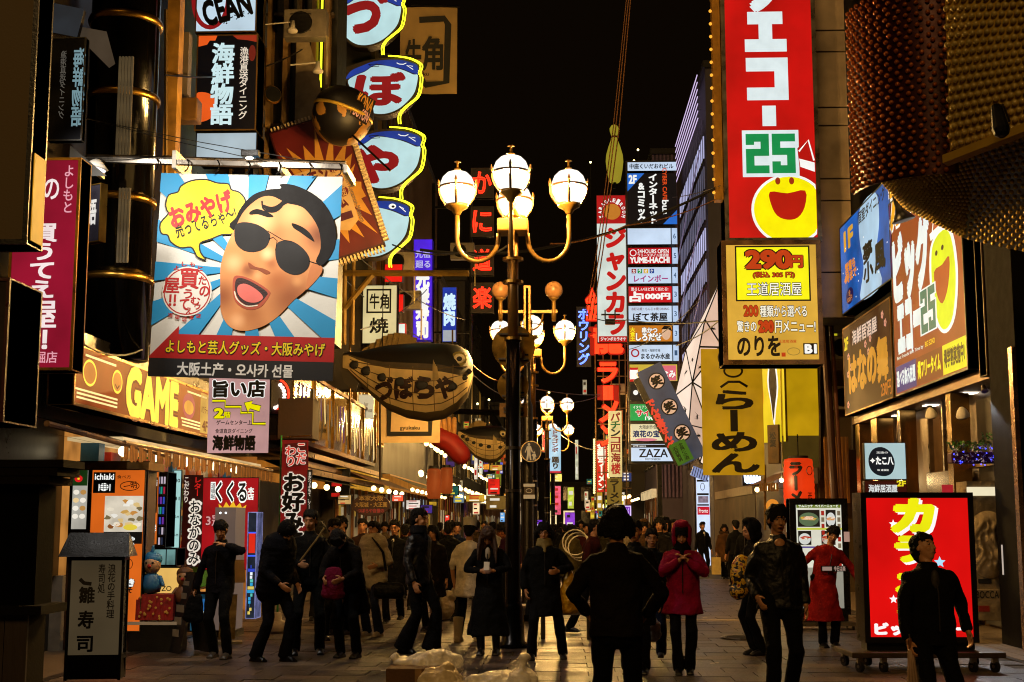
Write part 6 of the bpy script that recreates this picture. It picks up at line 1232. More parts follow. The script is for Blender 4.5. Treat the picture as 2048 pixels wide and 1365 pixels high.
MB().box(.28, .35, 2.5, .44, 2.9, 2.62).build('transom', BRASS, en); MB().box(.2, 3.5, 0, .26, 5.1, 2.5).build('door', paint('#4a3018', .15, .4, .3, 1, .05), en)
MB().box(.15, 3.65, .9, .19, 3.7, 1.6).build('door_handle', STEEL, en)
for k_, (u_, c_) in enumerate(((2012, '#a87a30'), (2022, '#3a2814'), (2034, '#8a6428'))):
    p_ = P(u_, 700, D=18.9); MB().box(-.03, -.05, 0, .03, .05, 6.5).build('gilded_strip', paint(c_, .3, .8, .5, 2, .1), loc=(p_.x, 18.9, 3.95), label=('gilded vertical strip beside the brown karaoke wall sign', 'dark vertical strip between two gilded ones', 'second gilded vertical strip nearer the picture edge')[k_], cat='facade strip')
np_ = empty('near_pillar', (5.95, 17.7, 0), label='dark pillar at the right edge with a pinkish metal edge strip', cat='pillar')
MB().box(.0, 0, 0, 1.6, 1.1, 9).build('shaft', paint('#0c0806', .8, 0, spec=.1), np_); MB().box(-.06, -.03, 0, -.002, .12, 3.9).build('edge_strip', paint('#b08a74', .25, .9), np_)
ep = bpx('sign_casing', 'dark bronze box end right of the brown karaoke sign', 'sign casing', (1960, 470, 2006, 752), 19.0, depth=.3, box=paint('#140e09', .8, 0, spec=.1), fw=.02, frame=paint('#3a2814', .5, .5), face=paint('#0c0907', .8, 0, spec=.1))
# octopus sign
s = bpx('disc_logo_sign', 'white square lit sign with a black disc and kana beside the pillars', 'sign', (1727, 886, 1810, 960), 23.4, depth=.15, box=IRON, face=gl('#a8c4c8', 1, .15, 1.5), fw=.01)
s.poly(smooth_loop([(1762,895),(1779,905),(1787,925),(1782,945),(1768,953),(1750,950),(1738,938),(1735,918),(1744,900)], 3), gl('#101c28', .6), 'black_disc'); s.T('たこ八', (1750, 915, 1784, 930), WHT, bold=.05); s.T('✦', (1738, 917, 1748, 927), WHT, bold=.02); s.T('玉造の', (1751, 904, 1774, 908), WHT); s.T('味 道頓堀', (1752, 939, 1774, 943), WHT)
s = bpx('izakaya_strip_sign', 'dark red strip sign with white characters and yellow 2F below the square sign', 'sign', (1727, 962, 1812, 986), 23.4, depth=.15, box=IRON, face=gl('#3c0c08', .8, .4), fw=.01); s.T('海鮮居酒屋', (1735, 970, 1792, 985), gl('#d8e0e0', 1), bold=.03); s.T('2F', (1792, 963, 1809, 973), gl('#e0d020', 1), bold=.05)
# flower planter
a = P(1950, 905, D=19.6); o = empty('flower_planter', a, label='hanging planter with green leaves, white flowers and small blue lights', cat='planter')
MB().box(-.36, -.1, -.16, .36, .14, .0).build('trough', paint('#4a1c30', .3, .5), o, bevel=.02)
rl = random.Random(4); lf = MB(); lf2 = MB(); fl = MB(); tw_ = MB()
for k in range(300):
    x = rl.uniform(-.36, .4); y = rl.uniform(-.12, .12); h_ = rl.uniform(.02, .14+.12*(x > .1)); c_ = Vector((x, y, h_)); d_ = Vector((rl.uniform(-1, 1), rl.uniform(-1, .4), rl.uniform(-.2, 1))).normalized()*rl.uniform(.03, .06); n_ = d_.orthogonal().normalized()*.02
    (lf if k % 2 else lf2).add([c_, c_+d_*.5+n_, c_+d_, c_+d_*.5-n_], [(0,1,2,3)])
for k in range(70):
    c_ = Vector((rl.uniform(-.38, .36), rl.uniform(-.2, -.1), rl.uniform(-.14, .1)))
    for j in range(4): d_ = Vector((rl.uniform(-1, 1), -.5, rl.uniform(-1, .6))).normalized()*.028; n_ = d_.orthogonal().normalized()*.009; fl.add([c_, c_+d_+n_, c_+d_*1.2, c_+d_-n_], [(0,1,2,3)])
lf.build('leaf_spray', paint('#2f6a20', .4, 0, .4, 9), o, kind='stuff'); lf2.build('leaf_spray', paint('#4c8a34', .4, 0, .4, 9), o, kind='stuff'); fl.build('flower_spray', paint('#d8d8e8', .5), o, kind='stuff')
for k in range(26): MB().ball((rl.uniform(-.36, .36), rl.uniform(-.22, -.12), rl.uniform(-.2, .1)), .009, 6, 4).build('blue_light', glow('#3038ff', 8, 0), o)
sp_ = bpy.data.lights.new('planter_spot', 'SPOT'); sp_.energy = 220; sp_.color = (.95, .97, 1); sp_.spot_size = R(60); sp_.shadow_soft_size = .05; po = bpy.data.objects.new('planter_spot', sp_); COL.objects.link(po); po.location = (0, -.55, .75); po.rotation_euler = (R(-35), 0, 0); po.parent = o
MB().lathe([(.03, .1), (.05, 0), (.04, 0)], 12).build('spot_lamp', STEEL, o, loc=(0, -.58, .82), rot=(R(-35), 0, 0))
# stone face machine
a = P(1972, 1120, D=19.1); o = empty('fortune_machine', (a.x, 19.1, 0), label='stone fortune machine with a round carved relief behind the glass door', cat='machine')
w_ = 62/2700*19.1
stn = paint('#8c7a5c', .7, 0, .45, 4, .8, 12)
MB().box(-w_/2, 0, .35, w_/2, .5, 2.2).build('body', stn, o); MB().box(-w_/2-.02, -.05, .3, w_/2+.02, .5, .72).build('plinth', stn, o, bevel=.01); MB().box(-w_/2, -.02, 2.0, w_/2, .02, 2.12).build('white_lamp_box', gl('#e8dcb8', 1.1), o)
rel = MB(); n = 26; rr_2 = .46
vs = []; fs = []
for j in range(n+1):
    for i in range(n+1):
        x = -rr_2+2*rr_2*i/n; z = -rr_2+2*rr_2*j/n; r_ = math.hypot(x, z)/rr_2; k_ = max(0, 1-r_**4)
        y = -.03-.09*k_-.035*math.sin(x*34+3*math.sin(z*15))*k_*math.cos(z*19+2*math.sin(x*13))
        if r_ > 1: x, z = x/r_, z/r_; y = -.03
        vs.append((x*.72+.04, y, 1.33+z))
for j in range(n):
    for i in range(n): q = j*(n+1)+i; fs.append((q, q+1, q+n+2, q+n+1))
rel.add(vs, fs).build('carved_relief', paint('#a8926c', .6, 0, .35, 5, .5, 12), o, smooth=True)
b_ = Board('tmp', None, None, (0, 0, 100, 20), (0, 0, 0), w_, .12, depth=.01); b_.T('BOCCA', (10, 2, 80, 18), BLK, bold=.02)
for ch in list(b_.root.children): ch.parent = o; ch.location = (0, -.06, .65)
bpy.data.objects.remove(b_.root)
MB().box(-.12, -.012, .8, .06, 0, .86).build('coin_slot', BLK, o); MB().box(-.15, -.06, .42, .0, -.051, .5).build('red_mark', paint('#8c2018', .5), o)
for (q, D, lab, c_) in (((2008, 1044, 2022, 1064), 18.6, 'small red notice on the glass door', '#b01c28'), ((2004, 1090, 2020, 1150), 18.6, 'white paper notice on the glass door', '#d8c8b8'), ((1884, 970, 1906, 988), 19.4, 'small red lit plate behind the karaoke box sign', '#c02830')): bpx('notice', lab, 'notice', q, D, depth=.02, face=gl(c_, .7))
# lit picture menu board
pm = bpx('picture_menu_sign', 'standing lit menu board with food photos in a black frame', 'sign', (1578, 997, 1694, 1228), 21.5, depth=.3, box=BLACKM, face=gl('#d8d8c8', 1.0, .12, 2), frame=paint('#0a0a0a', .25, .3), fw=.10)
pm.rect(1592, 1008, 1680, 1016, gl('#6a7a20', .9), 'title_strip'); pm.T('サムニッチ  ペイバーニューど', (1596, 1009, 1676, 1015), WHT, bold=.03)
rf = random.Random(9)
for (x0, y0, x1, y1) in ((1594, 1020, 1638, 1054), (1650, 1020, 1670, 1054), (1594, 1062, 1620, 1090), (1640, 1062, 1668, 1090), (1652, 1098, 1672, 1130)):
    pm.rect(x0, y0, x1, y1, gl('#201c18', .7), 'photo_ground', 1); cx_, cy2_ = (x0+x1)/2, (y0+y1)/2; pm.disc(cx_, cy2_+2, (x1-x0)*.45, (y1-y0)*.4, gl(rf.choice(['#d8dcd8', '#5a7050', '#c8c0b0']), .9), 'plate_print', 2)
    for k in range(9): pm.poly([(cx_+rf.uniform(-.35, .35)*(x1-x0)+rf.uniform(2, 6)*math.cos(t*1.1), cy2_+rf.uniform(-.05, .05)+rf.uniform(1.5, 5)*math.sin(t*1.1)) for t in range(6)], gl(rf.choice(['#e8c8a8', '#d89868', '#6a8a38', '#b83820', '#e8e0d0', '#7a4020', '#c8a040']), .95), 'food_print', 3+k % 3)
for j in range(9):
    for i in range(2): x = (1641, 1673)[i]; pm.rect(x, 1022+j*13, x+6, 1031+j*13, gl(rf.choice(['#302820', '#8a7a60', '#b8281c']), .7), 'price_print', 2)
pm.rect(1592, 1135, 1682, 1226, gl('#9c9a8c', .8, .25, 1), 'lower_blank', 1); pm.rect(1592, 1056, 1682, 1060, gl('#c8d048', .9), 'strip_print', 2); pm.rect(1594, 1093, 1650, 1096, gl('#4a3890', .9), 'strip_print', 2)
ft = empty('sign_trolley', (pm.root.location.x, 21.5, 0), label='low wheeled base under the picture menu board', cat='trolley'); MB().box(-.5, -.3, .06, .55, .3, .12).build('deck', STEEL, ft)
for x in (-.42, .46):
    for y in (-.24, .24): MB().cyl((0, 0), .035, -.015, .015, 12).build('wheel', BLK, ft, loc=(x, y, .036), rot=(0, R(90), 0))
zb_ = P(1636, 1228, D=21.35).z; MB().box(-.42, -.1, .125, .42, .1, max(.2, zb_)).build('foot_post', BLACKM, ft)
bpx('sticker', 'small white and red sticker on the menu board side frame', 'sticker', (1688, 1064, 1699, 1084), 21.3, depth=.01, face=gl('#c8a090', .6))
# big red karaoke box on castors
Dk = 15.6; ks = bpx('karaoke_box_sign', 'big red lit box sign on castors with yellow katakana and stars', 'sign', (1716, 985, 1942, 1282), Dk, depth=.36, rz=R(2), box=paint('#7a6a58', .3, .8), face=gl('#d80c0c', 1.05, .28, .9), frame=paint('#14100e', .3, .3), fw=.062)
yk = gl('#e8e410', 1.1); wk = gl('#f8f0f0', 1.15)
ks.T('カ', (1790, 1003, 1862, 1066), wk, bold=.08, skew=.15, lay=2); ks.T('カ', (1784, 1000, 1856, 1061), yk, bold=.075, skew=.15, lay=3)
ks.T('ラ', (1790, 1078, 1850, 1125), wk, bold=.08, skew=.1, lay=2); ks.T('ラ', (1785, 1075, 1845, 1121), yk, bold=.075, skew=.1, lay=3)
ks.T('オ', (1790, 1142, 1850, 1190), wk, bold=.08, skew=.1, lay=2); ks.T('オ', (1785, 1139, 1845, 1187), yk, bold=.075, skew=.1, lay=3); ks.T('ケ', (1785, 1200, 1845, 1240), yk, bold=.075, lay=3)
ks.poly(star(1780, 1048, 9), wk, 'star', 3); ks.poly(star(1870, 1124, 12), gl('#a8d8f0', 1.1), 'star', 3); ks.poly(star(1775, 1197, 9), wk, 'star', 3)
ks.T('ビッグエコー', (1737, 1244, 1925, 1266), wk, bold=.08); ks.T('Best Friends Best Time', (1746, 1272, 1890, 1277), wk)
z_ = P(1829, 1282, D=Dk).z
tr = empty('castor_base', (ks.root.location.x, Dk, 0), (0, 0, R(2)), label='steel trolley frame with castors under the big red sign', cat='trolley')
MB().box(-.84, -.42, .16, .84, .42, .22).build('deck', paint('#5a4c40', .35, .8), tr, bevel=.01); MB().box(-.6, -.12, .222, .6, .12, z_).build('foot_post', BLACKM, tr)
for x in (-.74, -.48, .74, .5):
    for y in (-.34, .34):
        wh = MB().cyl((0, 0), .062, -.02, .02, 18).build('wheel', BLK, tr, loc=(x, y, .064), rot=(0, R(90), R(20))); MB().cyl((0, 0), .02, -.026, .026, 10).build('hub', STEEL, wh)
        MB().box(x-.03, y-.035, .1, x+.03, y+.035, .158).build('fork', STEEL, tr)
ub = empty('rubber_wedge', (P(1965, 1280, Z=0).x, 16.8, 0), label='black rubber wedge block on the tiled threshold', cat='wedge'); MB().prism([(-.2, 0), (.22, 0), (.18, .1), (0, .3), (-.12, .3)], -.1, .1).build('block', BLACKM, ub, bevel=.02)
# tiles of the entrance floor, picked apart
tm_ = MB().box(-.095, -.095, 0, .095, .095, .01).mesh('tile'); tm_.materials.append(paint('#7a6a58', .4, 0, .4, 6, .2)); tc_ = 0
for r_ in range(30):
    for c_ in range(12):
        x = 5.55+c_*.2; y = 15.2+r_*.2
        if tc_ < 290 and x < P(2060, 1200, D=y).x: link('tile', tm_, None, gr, (x, y, .004)); tc_ += 1

# ---------------------------------------------------------------- bulb covered drum and canopy
rc = paint('#3a0806', .3, .5, .4, 1.5, .1); yc = paint('#a8882a', .5, .1, .3, 1.5, .1)
ca = empty('bulb_canopy', (P(2048, 0, D=13).x, 13, 0), label='dark canopy studded with rows of unlit bulbs at the upper right', cat='canopy')
def loc_(u, v, D): return P(u, v, D=D) - ca.location
# drum: vertical quarter cylinder, red, rows of bulbs
cx0 = loc_(1905, 0, 13.2); rd_ = 175/2700*13.2
zt_, zb2 = P(1900, -40, D=13.2).z, P(1900, 345, D=13.2).z
m = MB(); seg = 26; vs = []; fs = []
for k in range(seg+1):
    an = R(180+90*k/seg); 
    for z in (zb2, zt_): vs.append((cx0.x+rd_*math.cos(an), cx0.y+.9+rd_*math.sin(an), z))
for k in range(seg): fs.append((2*k, 2*k+2, 2*k+3, 2*k+1))
m.add(vs, fs).build('drum', rc, ca, smooth=True)
bm_ = MB().ball((0, 0, 0), .026, 10, 7).mesh('bulb', True); bm_.materials.append(paint('#a85a1c', .12, .3, .2, 2, 0)); bm2 = MB().ball((0, 0, 0), .03, 10, 7).mesh('bulb', True); bm2.materials.append(paint('#b8a058', .15, .1, .3, 2, 0))
nb = 0; st_b = MB()
for j in range(34):
    z = zb2+.04+j*(zt_-zb2)/34
    for k in range(12):
        an = R(181+88*k/12+(j % 2)*2.5); p = (cx0.x+(rd_+.012)*math.cos(an), cx0.y+.9+(rd_+.012)*math.sin(an), z)
        if nb < 150 and j % 2 == 0 or (nb < 150 and k < 3): link('bulb', bm_, None, ca, p); nb += 1
        else: st_b.ball(p, .026, 8, 5)
st_b.build('bulb_field', paint('#a85a1c', .12, .3, .2, 2, 0), ca, kind='stuff', smooth=True)
# flat yellowish side panel with bulbs, set at an angle
q = [loc_(1888, -60, 12.4), loc_(2120, -60, 11.6), loc_(2120, 240, 11.6), loc_(1900, 302, 12.4)]
MB().add(q, [(0,1,2,3)]).build('side_panel', yc, ca); st_b = MB()
for j in range(20):
    for k in range(15):
        a_, b_ = (k+.5*(j % 2))/15, (j+.5)/20; p = (q[0]*(1-a_)+q[1]*a_)*(1-b_)+(q[3]*(1-a_)+q[2]*a_)*b_+Vector((0, -.03, 0))
        if nb < 290 and k % 2 == 0: link('bulb', bm2, None, ca, p); nb += 1
        else: st_b.ball(p, .03, 8, 5)
st_b.build('bulb_field', paint('#b8a058', .15, .1, .3, 2, 0), ca, kind='stuff', smooth=True)
# underside sloping towards the camera
q = [loc_(1755, 352, 14.6), loc_(2120, 180, 12.2), loc_(2120, 520, 16.5), loc_(1930, 478, 17.2), loc_(1810, 415, 16.2)]
MB().add([q[0], q[1], q[2], q[3], q[4]], [(0,1,2,3,4)]).build('soffit', paint('#2c240c', .4, .4, .4, 1.5, .1), ca); st_b = MB()
for j in range(26):
    for k in range(30):
        a_, b_ = (k+.5*(j % 2))/30, (j+.5)/26; t0 = q[0]*(1-a_)+q[1]*a_; t1 = q[4].lerp(q[3], min(1, a_*1.6)).lerp(q[2], max(0, (a_-.6)/.4)); p = t0*(1-b_)+t1*b_+Vector((0, -.03, -.015)); st_b.ball(p, .027, 7, 4)
st_b.build('bulb_field', paint('#b89a48', .12, .2, .3, 2, 0), ca, kind='stuff', smooth=True)
m = MB().loft([loc_(1890, 322, 12.3), loc_(2120, 232, 11.5)], [.06, .06], 4, dome=False).build('edge_beam', yc, ca)
o = empty('floodlight', P(1995, 245, D=11.4), label='black floodlight silhouette against the yellow bulb panel', cat='floodlight'); MB().loft([(0, 0, .12), (.01, -.05, -.08)], [.05, .075], 12).build('housing', BLACKM, o); MB().tube([(0, 0, .1), (.1, .15, .2), (.2, .3, .1)], .015, 6).build('arm', BLACKM, o)
# ================================================================ STREET LAMPS
_globe = None
def street_lamp(u, D, label, power=1, first=None):
    base = P(u, 1000, D=D); x = base.x
    if first is not None:
        c = copy_tree(first); c.location = (x, D, 0); c['label'] = label; return c
    o = empty('street_lamp', (x, D, 0), label=label, cat='street lamp', group='four globe street lamps along the middle of the street')
    pole = paint('#1a1510', .22, .7, .3, 3, .05)
    MB().lathe([(.2, 0), (.2, .05), (.155, .08), (.14, .5), (.12, .55), (.105, .6), (.1, 1.2), (.1, 4.1)], 24).build('post', pole, o, smooth=True)
    MB().cyl((0, 0), .072, 4.1, 5.55, 20).build('upper_post', paint('#8a6228', .35, .6, .3, 3, .05), o, smooth=True)
    for z, r in ((2.05, .108), (2.62, .108), (4.88, .14), (5.2, .14), (4.1, .12)): MB().lathe([(r-.02, z-.02), (r, z-.02), (r, z+.02), (r-.02, z+.02)], 20).build('band', STEEL if z < 3 else BRASS, o)
    MB().box(-.21, -.2, 5.56, .21, .2, 5.74).build('head_box', GOLDP, o, bevel=.02)
    MB().lathe([(.05, 5.74), (.09, 5.8), (.04, 5.9), (.03, 6.05)], 14).build('finial', BRASS, o)
    for a in range(4):
        an = R(90*a); dx, dy = math.cos(an), math.sin(an)
        if a in (0, 2): R_ = .77
        else: R_ = .75
        pts = [(dx*.2, dy*.2, 5.56)] + [(dx*(.485+.285*math.cos(t)), dy*(.485+.285*math.cos(t)), 5.5-.33*math.sin(t)) for t in [math.pi-math.pi*k/12 for k in range(13)]] + [(dx*.77, dy*.77, 5.86)]
        arm = MB().loft(pts, [.032]*len(pts), 8, dome=False).build('arm', GOLDP, o, smooth=True)
        gx, gy = dx*.77, dy*.77
        MB().lathe([(.03, 5.82), (.05, 5.84), (.07, 5.88), (.15, 5.93), (.16, 5.97), (.12, 5.98)], 20, (gx, gy)).build('globe_cup', GOLDP, o, smooth=True)
        g = MB().lathe([(.12, 5.975), (.185, 6.03), (.232, 6.13), (.24, 6.2), (.232, 6.28), (.2, 6.36), (.14, 6.42), (.06, 6.45), (.01, 6.455)], 28, (gx, gy)).build('globe', lampglass('#fff2e0', 1.3), o, smooth=True)
        cg = MB(); cg.lathe([(.247, 6.205), (.255, 6.215), (.247, 6.23), (.24, 6.215)], 28, (gx, gy))
        for k in range(4):
            b = R(90*k+0) + R(0); ex, ey = math.cos(b), math.sin(b)
            pr_ = [(.165, 5.97), (.22, 6.05), (.25, 6.13), (.258, 6.22), (.262, 6.27)]
            cg.tube([(gx+ex*r, gy+ey*r, z) for r, z in pr_], .017, 5); cg.cyl((gx+ex*.262, gy+ey*.262), .024, 6.26, 6.33, 6, .004)
        cg.build('globe_cage', paint('#4a3210', .4, .6), g, smooth=False)
        MB().lathe([(.03, 6.45), (.05, 6.47), (.02, 6.5), (.015, 6.56), (.05, 6.575), (.01, 6.6)], 10, (gx, gy)).build('globe_finial', BRASS, g)
        L_ = bpy.data.lights.new('lamp_light', 'POINT'); L_.energy = LAMPW; L_.color = (1, .57, .16); L_.shadow_soft_size = .1
        lo = bpy.data.objects.new('lamp_light', L_); COL.objects.link(lo); lo.location = (gx, gy, 6.2); lo.parent = o
    return o
LAMPW = 10500
lamp1 = street_lamp(1026, 18.15, 'nearest black street lamp with four lit globes on golden arms')
street_lamp(1066, 32, 'second street lamp seen behind the round sign backs', first=lamp1)
street_lamp(1095, 52, 'third street lamp whose globes show low beside the blue walking sign', first=lamp1)
street_lamp(1106, 66, 'farthest four globe street lamp, lowest in the picture', first=lamp1)
# backs of traffic signs on the lamp post
xl = lamp1.location.x
for lab, u, v, w_, h_, rnd in (('large round traffic sign seen from its back on the lamp post', 1027, 694, 86, 84, 1), ('smaller round traffic sign back under the large one', 1026, 773, 62, 66, 1), ('rectangular traffic plate back below the round ones', 1027, 821, 56, 28, 0)):
    p = P(u, v, D=18.45); o = empty('traffic_sign_back', p, label=lab, cat='traffic sign'); k_ = 18.45/2700; mt = paint('#a8742c', .5, .35, .35, 4, .15, 20)
    if rnd: MB().cyl((0, 0), w_/2*k_, -.012, .012, 40).build('plate', mt, o, rot=(R(90), 0, 0)); MB().lathe([(w_/2*k_-.012, -.022), (w_/2*k_+.004, -.022), (w_/2*k_+.004, .014), (w_/2*k_-.012, .014)], 40).build('rim', BRASS, o, rot=(R(90), 0, 0))
    else: MB().box(-w_/2*k_, -.012, -h_/2*k_, w_/2*k_, .012, h_/2*k_).build('plate', mt, o, bevel=.008)
    for z in ((-.25, .25) if rnd else (-.1, .1)):
        MB().box(-w_*.35*k_, -.06, z*h_*k_*1.2-.012, w_*.35*k_, -.016, z*h_*k_*1.2+.012).build('bracket', STEEL, o)
    for (x, z) in ((.3, -.2), (.28, -.34)): MB().box(x*w_*k_-.02, -.018, z*h_*k_-.012, x*w_*k_+.03, -.013, z*h_*k_+.012).build('label_plate', BLACKM, o)
# second slim pole with pedestrian sign
D2 = 23; px = P(1055, 1000, D=D2).x
sp = empty('sign_pole', (px, D2, 0), label='black pole behind the lamp post carrying a crossbar with two unlit globes', cat='pole')
MB().lathe([(.13, 0), (.12, .3), (.1, .35), (.095, 3.6), (.06, 3.7), (.055, 5.65)], 20).build('post', paint('#171310', .3, .6), sp, smooth=True)
z0 = P(1058, 620, D=D2).z
MB().box(-.065, -.05, z0-.8, .065, .05, z0+.42).build('head_post', GOLDP, sp, bevel=.01); MB().box(-.5, -.03, z0-.06, .52, .03, z0-.01).build('crossbar', GOLDP, sp)
for x in (-.46, .46):
    MB().lathe([(.035, z0-.2), (.045, z0), (.035, z0+.02), (.035, z0+.15), (.05, z0+.17), (.09, z0+.2), (.08, z0+.21)], 14, (x, 0)).build('globe_holder', GOLDP, sp, smooth=True)
    MB().ball((x, 0, z0+.34), .155, 20, 14).build('unlit_globe', paint('#a8784a', .3, 0, .1, 3, .0), sp, smooth=True)
for a in (-1, 1): MB().tube([(a*(.07+.2*math.sin(t)), 0, z0-.35+.28*(1-math.cos(t))) for t in [k*.26 for k in range(7)]], .014, 5).build('scroll_brace', GOLDP, sp)
s = bpx('pedestrian_sign', 'round dark blue walking adult and child sign on the slim pole', 'traffic sign', (1041, 882, 1083, 925), D2-.2, depth=.03)
q = [s.xy(1062+21*math.cos(t*.175), 903.5+21.5*math.sin(t*.175)) for t in range(36)]
MB().prism(q, -.015, .015).build('plate', paint('#0c1230', .4), s.root); s.y0 = -.016
s.ring(1062, 903.5, 20, 20.5, 1.6, paint('#b8a078', .5), 'rim_line'); pw3 = gl('#c8a878', .55)
s.disc(1058, 889.5, 2.6, 2.8, pw3, 'adult_head'); s.poly([(1054,893),(1062,893),(1066,905),(1064,906),(1061,899),(1061,907),(1063,921),(1060,921),(1058,909),(1056,921),(1052.5,921),(1054.5,907),(1054,899),(1051,906),(1049.5,905)], pw3, 'adult_figure')
s.disc(1068.5, 905.5, 1.9, 2, pw3, 'child_head'); s.poly([(1066,908),(1071,908),(1073,914),(1070.5,914),(1071.5,921),(1069.5,921),(1068.5,916),(1067.5,921),(1065.5,921),(1066,914),(1063,911)], pw3, 'child_figure')
s = bpx('pole_notice', 'small dark and white notice plates strapped to the slim pole', 'notice', (1047, 968, 1070, 998), D2-.13, depth=.02, box=IRON, face=paint('#2a1c10', .5), fw=.01); s.rect(1047, 968, 1070, 974, gl('#c8a878', .5), 'strip_print'); s.rect(1047, 990, 1070, 998, gl('#c8a878', .5), 'strip_print'); s.ring(1058, 982, 6, 4, 1, pw3, 'emblem_ring')
# bench and planter box round the posts
bc = empty('street_bench', (xl+.25, 19.6, 0), label='low plank bench with steel legs behind the nearest lamp post', cat='bench')
for k in range(3): MB().box(-.55, -.22+k*.15, .43, .85, -.09+k*.15, .47).build('seat_plank', paint('#8a6a40', .5, 0, .4, 3, .3, 20, (.2, 1, 1)), bc, bevel=.006)
for x in (-.45, .1, .75): MB().box(x, -.2, 0, x+.06, .2, .428).build('leg', paint('#4a4238', .35, .8), bc)
MB().box(-.5, -.24, .34, .8, -.2, .425).build('apron', paint('#5a4c3a', .4, .6), bc)
wb_ = empty('cycle_wheel_rack', P(1150, 1085, D=24) , label='stack of pale hoops hanging beside the woman with the scarf', cat='hoops')
for k in range(3): MB().tube([(.05*k+.22*math.cos(t*.35), -.1+.05*k, .22*math.sin(t*.35)-.05*k) for t in range(19)], .012, 5).build('hoop', WHITEP, wb_)
# ---------------------------------------------------------------- wires
def wire(lab, pts, r=.012, n=10, sag=.3, mat=None, cat='cable'):
    P_ = []
    for a, b in zip(pts[:-1], pts[1:]):
        for k in range(n): t = k/n; P_.append(a.lerp(b, t)-Vector((0, 0, sag*4*t*(1-t))))
    P_.append(pts[-1]); MB().tube(P_, r, 5).build('overhead_cable', mat or paint('#0c0a08', .5), label=lab, cat=cat)
gw = paint('#8a5a30', .5, .3)
wire('leftmost of the gilded wires falling past the bowling pin', [P(1258, -10, D=44), P(1232, 250, D=44), P(1200, 500, D=45), P(1176, 640, D=46)], .022, sag=0, mat=gw)
wire('second gilded wire falling past the bowling pin', [P(1262, -10, D=44), P(1238, 260, D=44), P(1206, 500, D=45), P(1184, 640, D=46)], .022, sag=0, mat=gw)
wire('third gilded wire falling past the bowling pin', [P(1254, -10, D=44.3), P(1226, 260, D=44.3), P(1194, 500, D=45), P(1170, 640, D=46)], .018, sag=0, mat=gw)
wire('thick black cable crossing in front of the karaoke vertical sign', [P(840, 500, D=26), P(1030, 505, D=26), P(1230, 462, D=28), P(1440, 372, D=28.5)], .03, sag=.05)
wire('thin black cable over the thick one from lamp to price sign', [P(1100, 488, D=26), P(1250, 452, D=27), P(1440, 395, D=28.5)], .012, sag=.1, mat=gw)
wire('dark cable from the star burst sign to the lamp post', [P(785, 490, D=25), P(930, 505, D=22), P(1015, 492, D=18.3)], .015, sag=.1)
wire('low slack cable from the puffer fish to the round sign backs', [P(940, 725, D=31), P(1010, 765, D=32), P(1200, 790, D=50)], .015, sag=.1, mat=gw)
wire('lower slack cable behind the round sign backs', [P(935, 740, D=31), P(1050, 800, D=40), P(1200, 792, D=60)], .015, sag=.2)
wire('short cable between the white karaoke sign and the alley', [P(1190, 637, D=55), P(1255, 640, D=50), P(1440, 642, D=33)], .02, sag=.1)
wire('cable across the faceted lantern', [P(1352, 692, D=38), P(1400, 670, D=34), P(1440, 640, D=30)], .015, sag=.02)
wire('fine cable high at the right tower', [P(1345, 395, D=45), P(1440, 372, D=28)], .012, sag=.05)
fl_ = empty('clamp_floodlight', P(1220, 640, D=54), label='dark clamp floodlight hanging on a bar before the karaoke sign', cat='floodlight'); MB().box(-.2, -.1, -.2, .2, .1, .02).build('housing', BLACKM, fl_, bevel=.02)
for x in (-.22, .18): MB().box(x, -.04, .02, x+.05, .04, .4).build('clamp', BLACKM, fl_)
MB().box(-.35, -.03, .18, .4, .03, .24).build('bar', BLACKM, fl_)
for (u, v, D, lab) in ((1181, 325, 90, 'tiny bright roof lamp in the dark sky left of the bowling pin'), (1268, 322, 75, 'tiny lamp over the guide tower roof'), (1276, 300, 75, 'tiniest warm lamp above the guide tower'), (955, 808, 60, 'warm bare lamp over the left roofs'), (978, 800, 62, 'white lamp point over the left roofs'), (1098, 785, 70, 'faint white lamp point between the third lamps')):
    o = empty('roof_lamp', P(u, v, D=D), label=lab, cat='lamp'); MB().ball((0, 0, 0), 1.6/2700*D*1.4, 10, 8).build('bulb', glow('#fff0a0', 5, 0), o); MB().tube([(0, 0, -.1), (0, 0, -2.5)], .03, 4).build('mast', IRON, o)
# clamp spots on the banner rail
for lab, u, v, aim in (('small bright clamp spotlight in the middle of the banner rail', 500, 318, (P(560, 560, D=16.3))), ('white shaded lamp at the left end of the banner rail', 192, 335, (P(400, 560, D=16.3)))):
    p = P(u, v, D=15.9) if u == 500 else P(u, v, D=15.7); o = empty('rail_spotlight', p, label=lab, cat='spotlight')
    if u == 500: MB().box(-.11, -.03, .03, .11, .08, .11).build('housing', BLACKM, o, bevel=.01); MB().ball((0, -.03, .0), (.05, .03, .02), 10, 6).build('lamp_face', glow('#fff4e0', 6, 0), o)
    else: MB().lathe([(.03, .1), (.06, .08), (.15, 0), (.14, -.01)], 18).build('shade', WHITEP, o, rot=(0, R(12), 0), smooth=True); MB().cyl((0, 0), .12, -.03, -.015, 16).build('lamp_face', glow('#f4ecf0', 1.6, 0), o, rot=(0, R(12), 0))
    MB().tube([(0, 0, .1), (0, .3, .16)], .012, 5).build('bracket_arm', IRON, o)
    L_ = bpy.data.lights.new('floated_banner_spot', 'SPOT'); L_.energy = 300 if u == 500 else 150; L_.color = (1, .94, .86); L_.spot_size = R(150); L_.spot_blend = 1; L_.shadow_soft_size = .08
    lo = bpy.data.objects.new('floated_banner_spot', L_); COL.objects.link(lo); lo.location = (0, -1.3 if u == 500 else -1.2, .0); d = aim-(p+lo.location); lo.rotation_euler = d.to_track_quat('-Z', 'Y').to_euler(); lo.parent = o  # unseen light source floats ahead of its rail fitting to spread over the banner

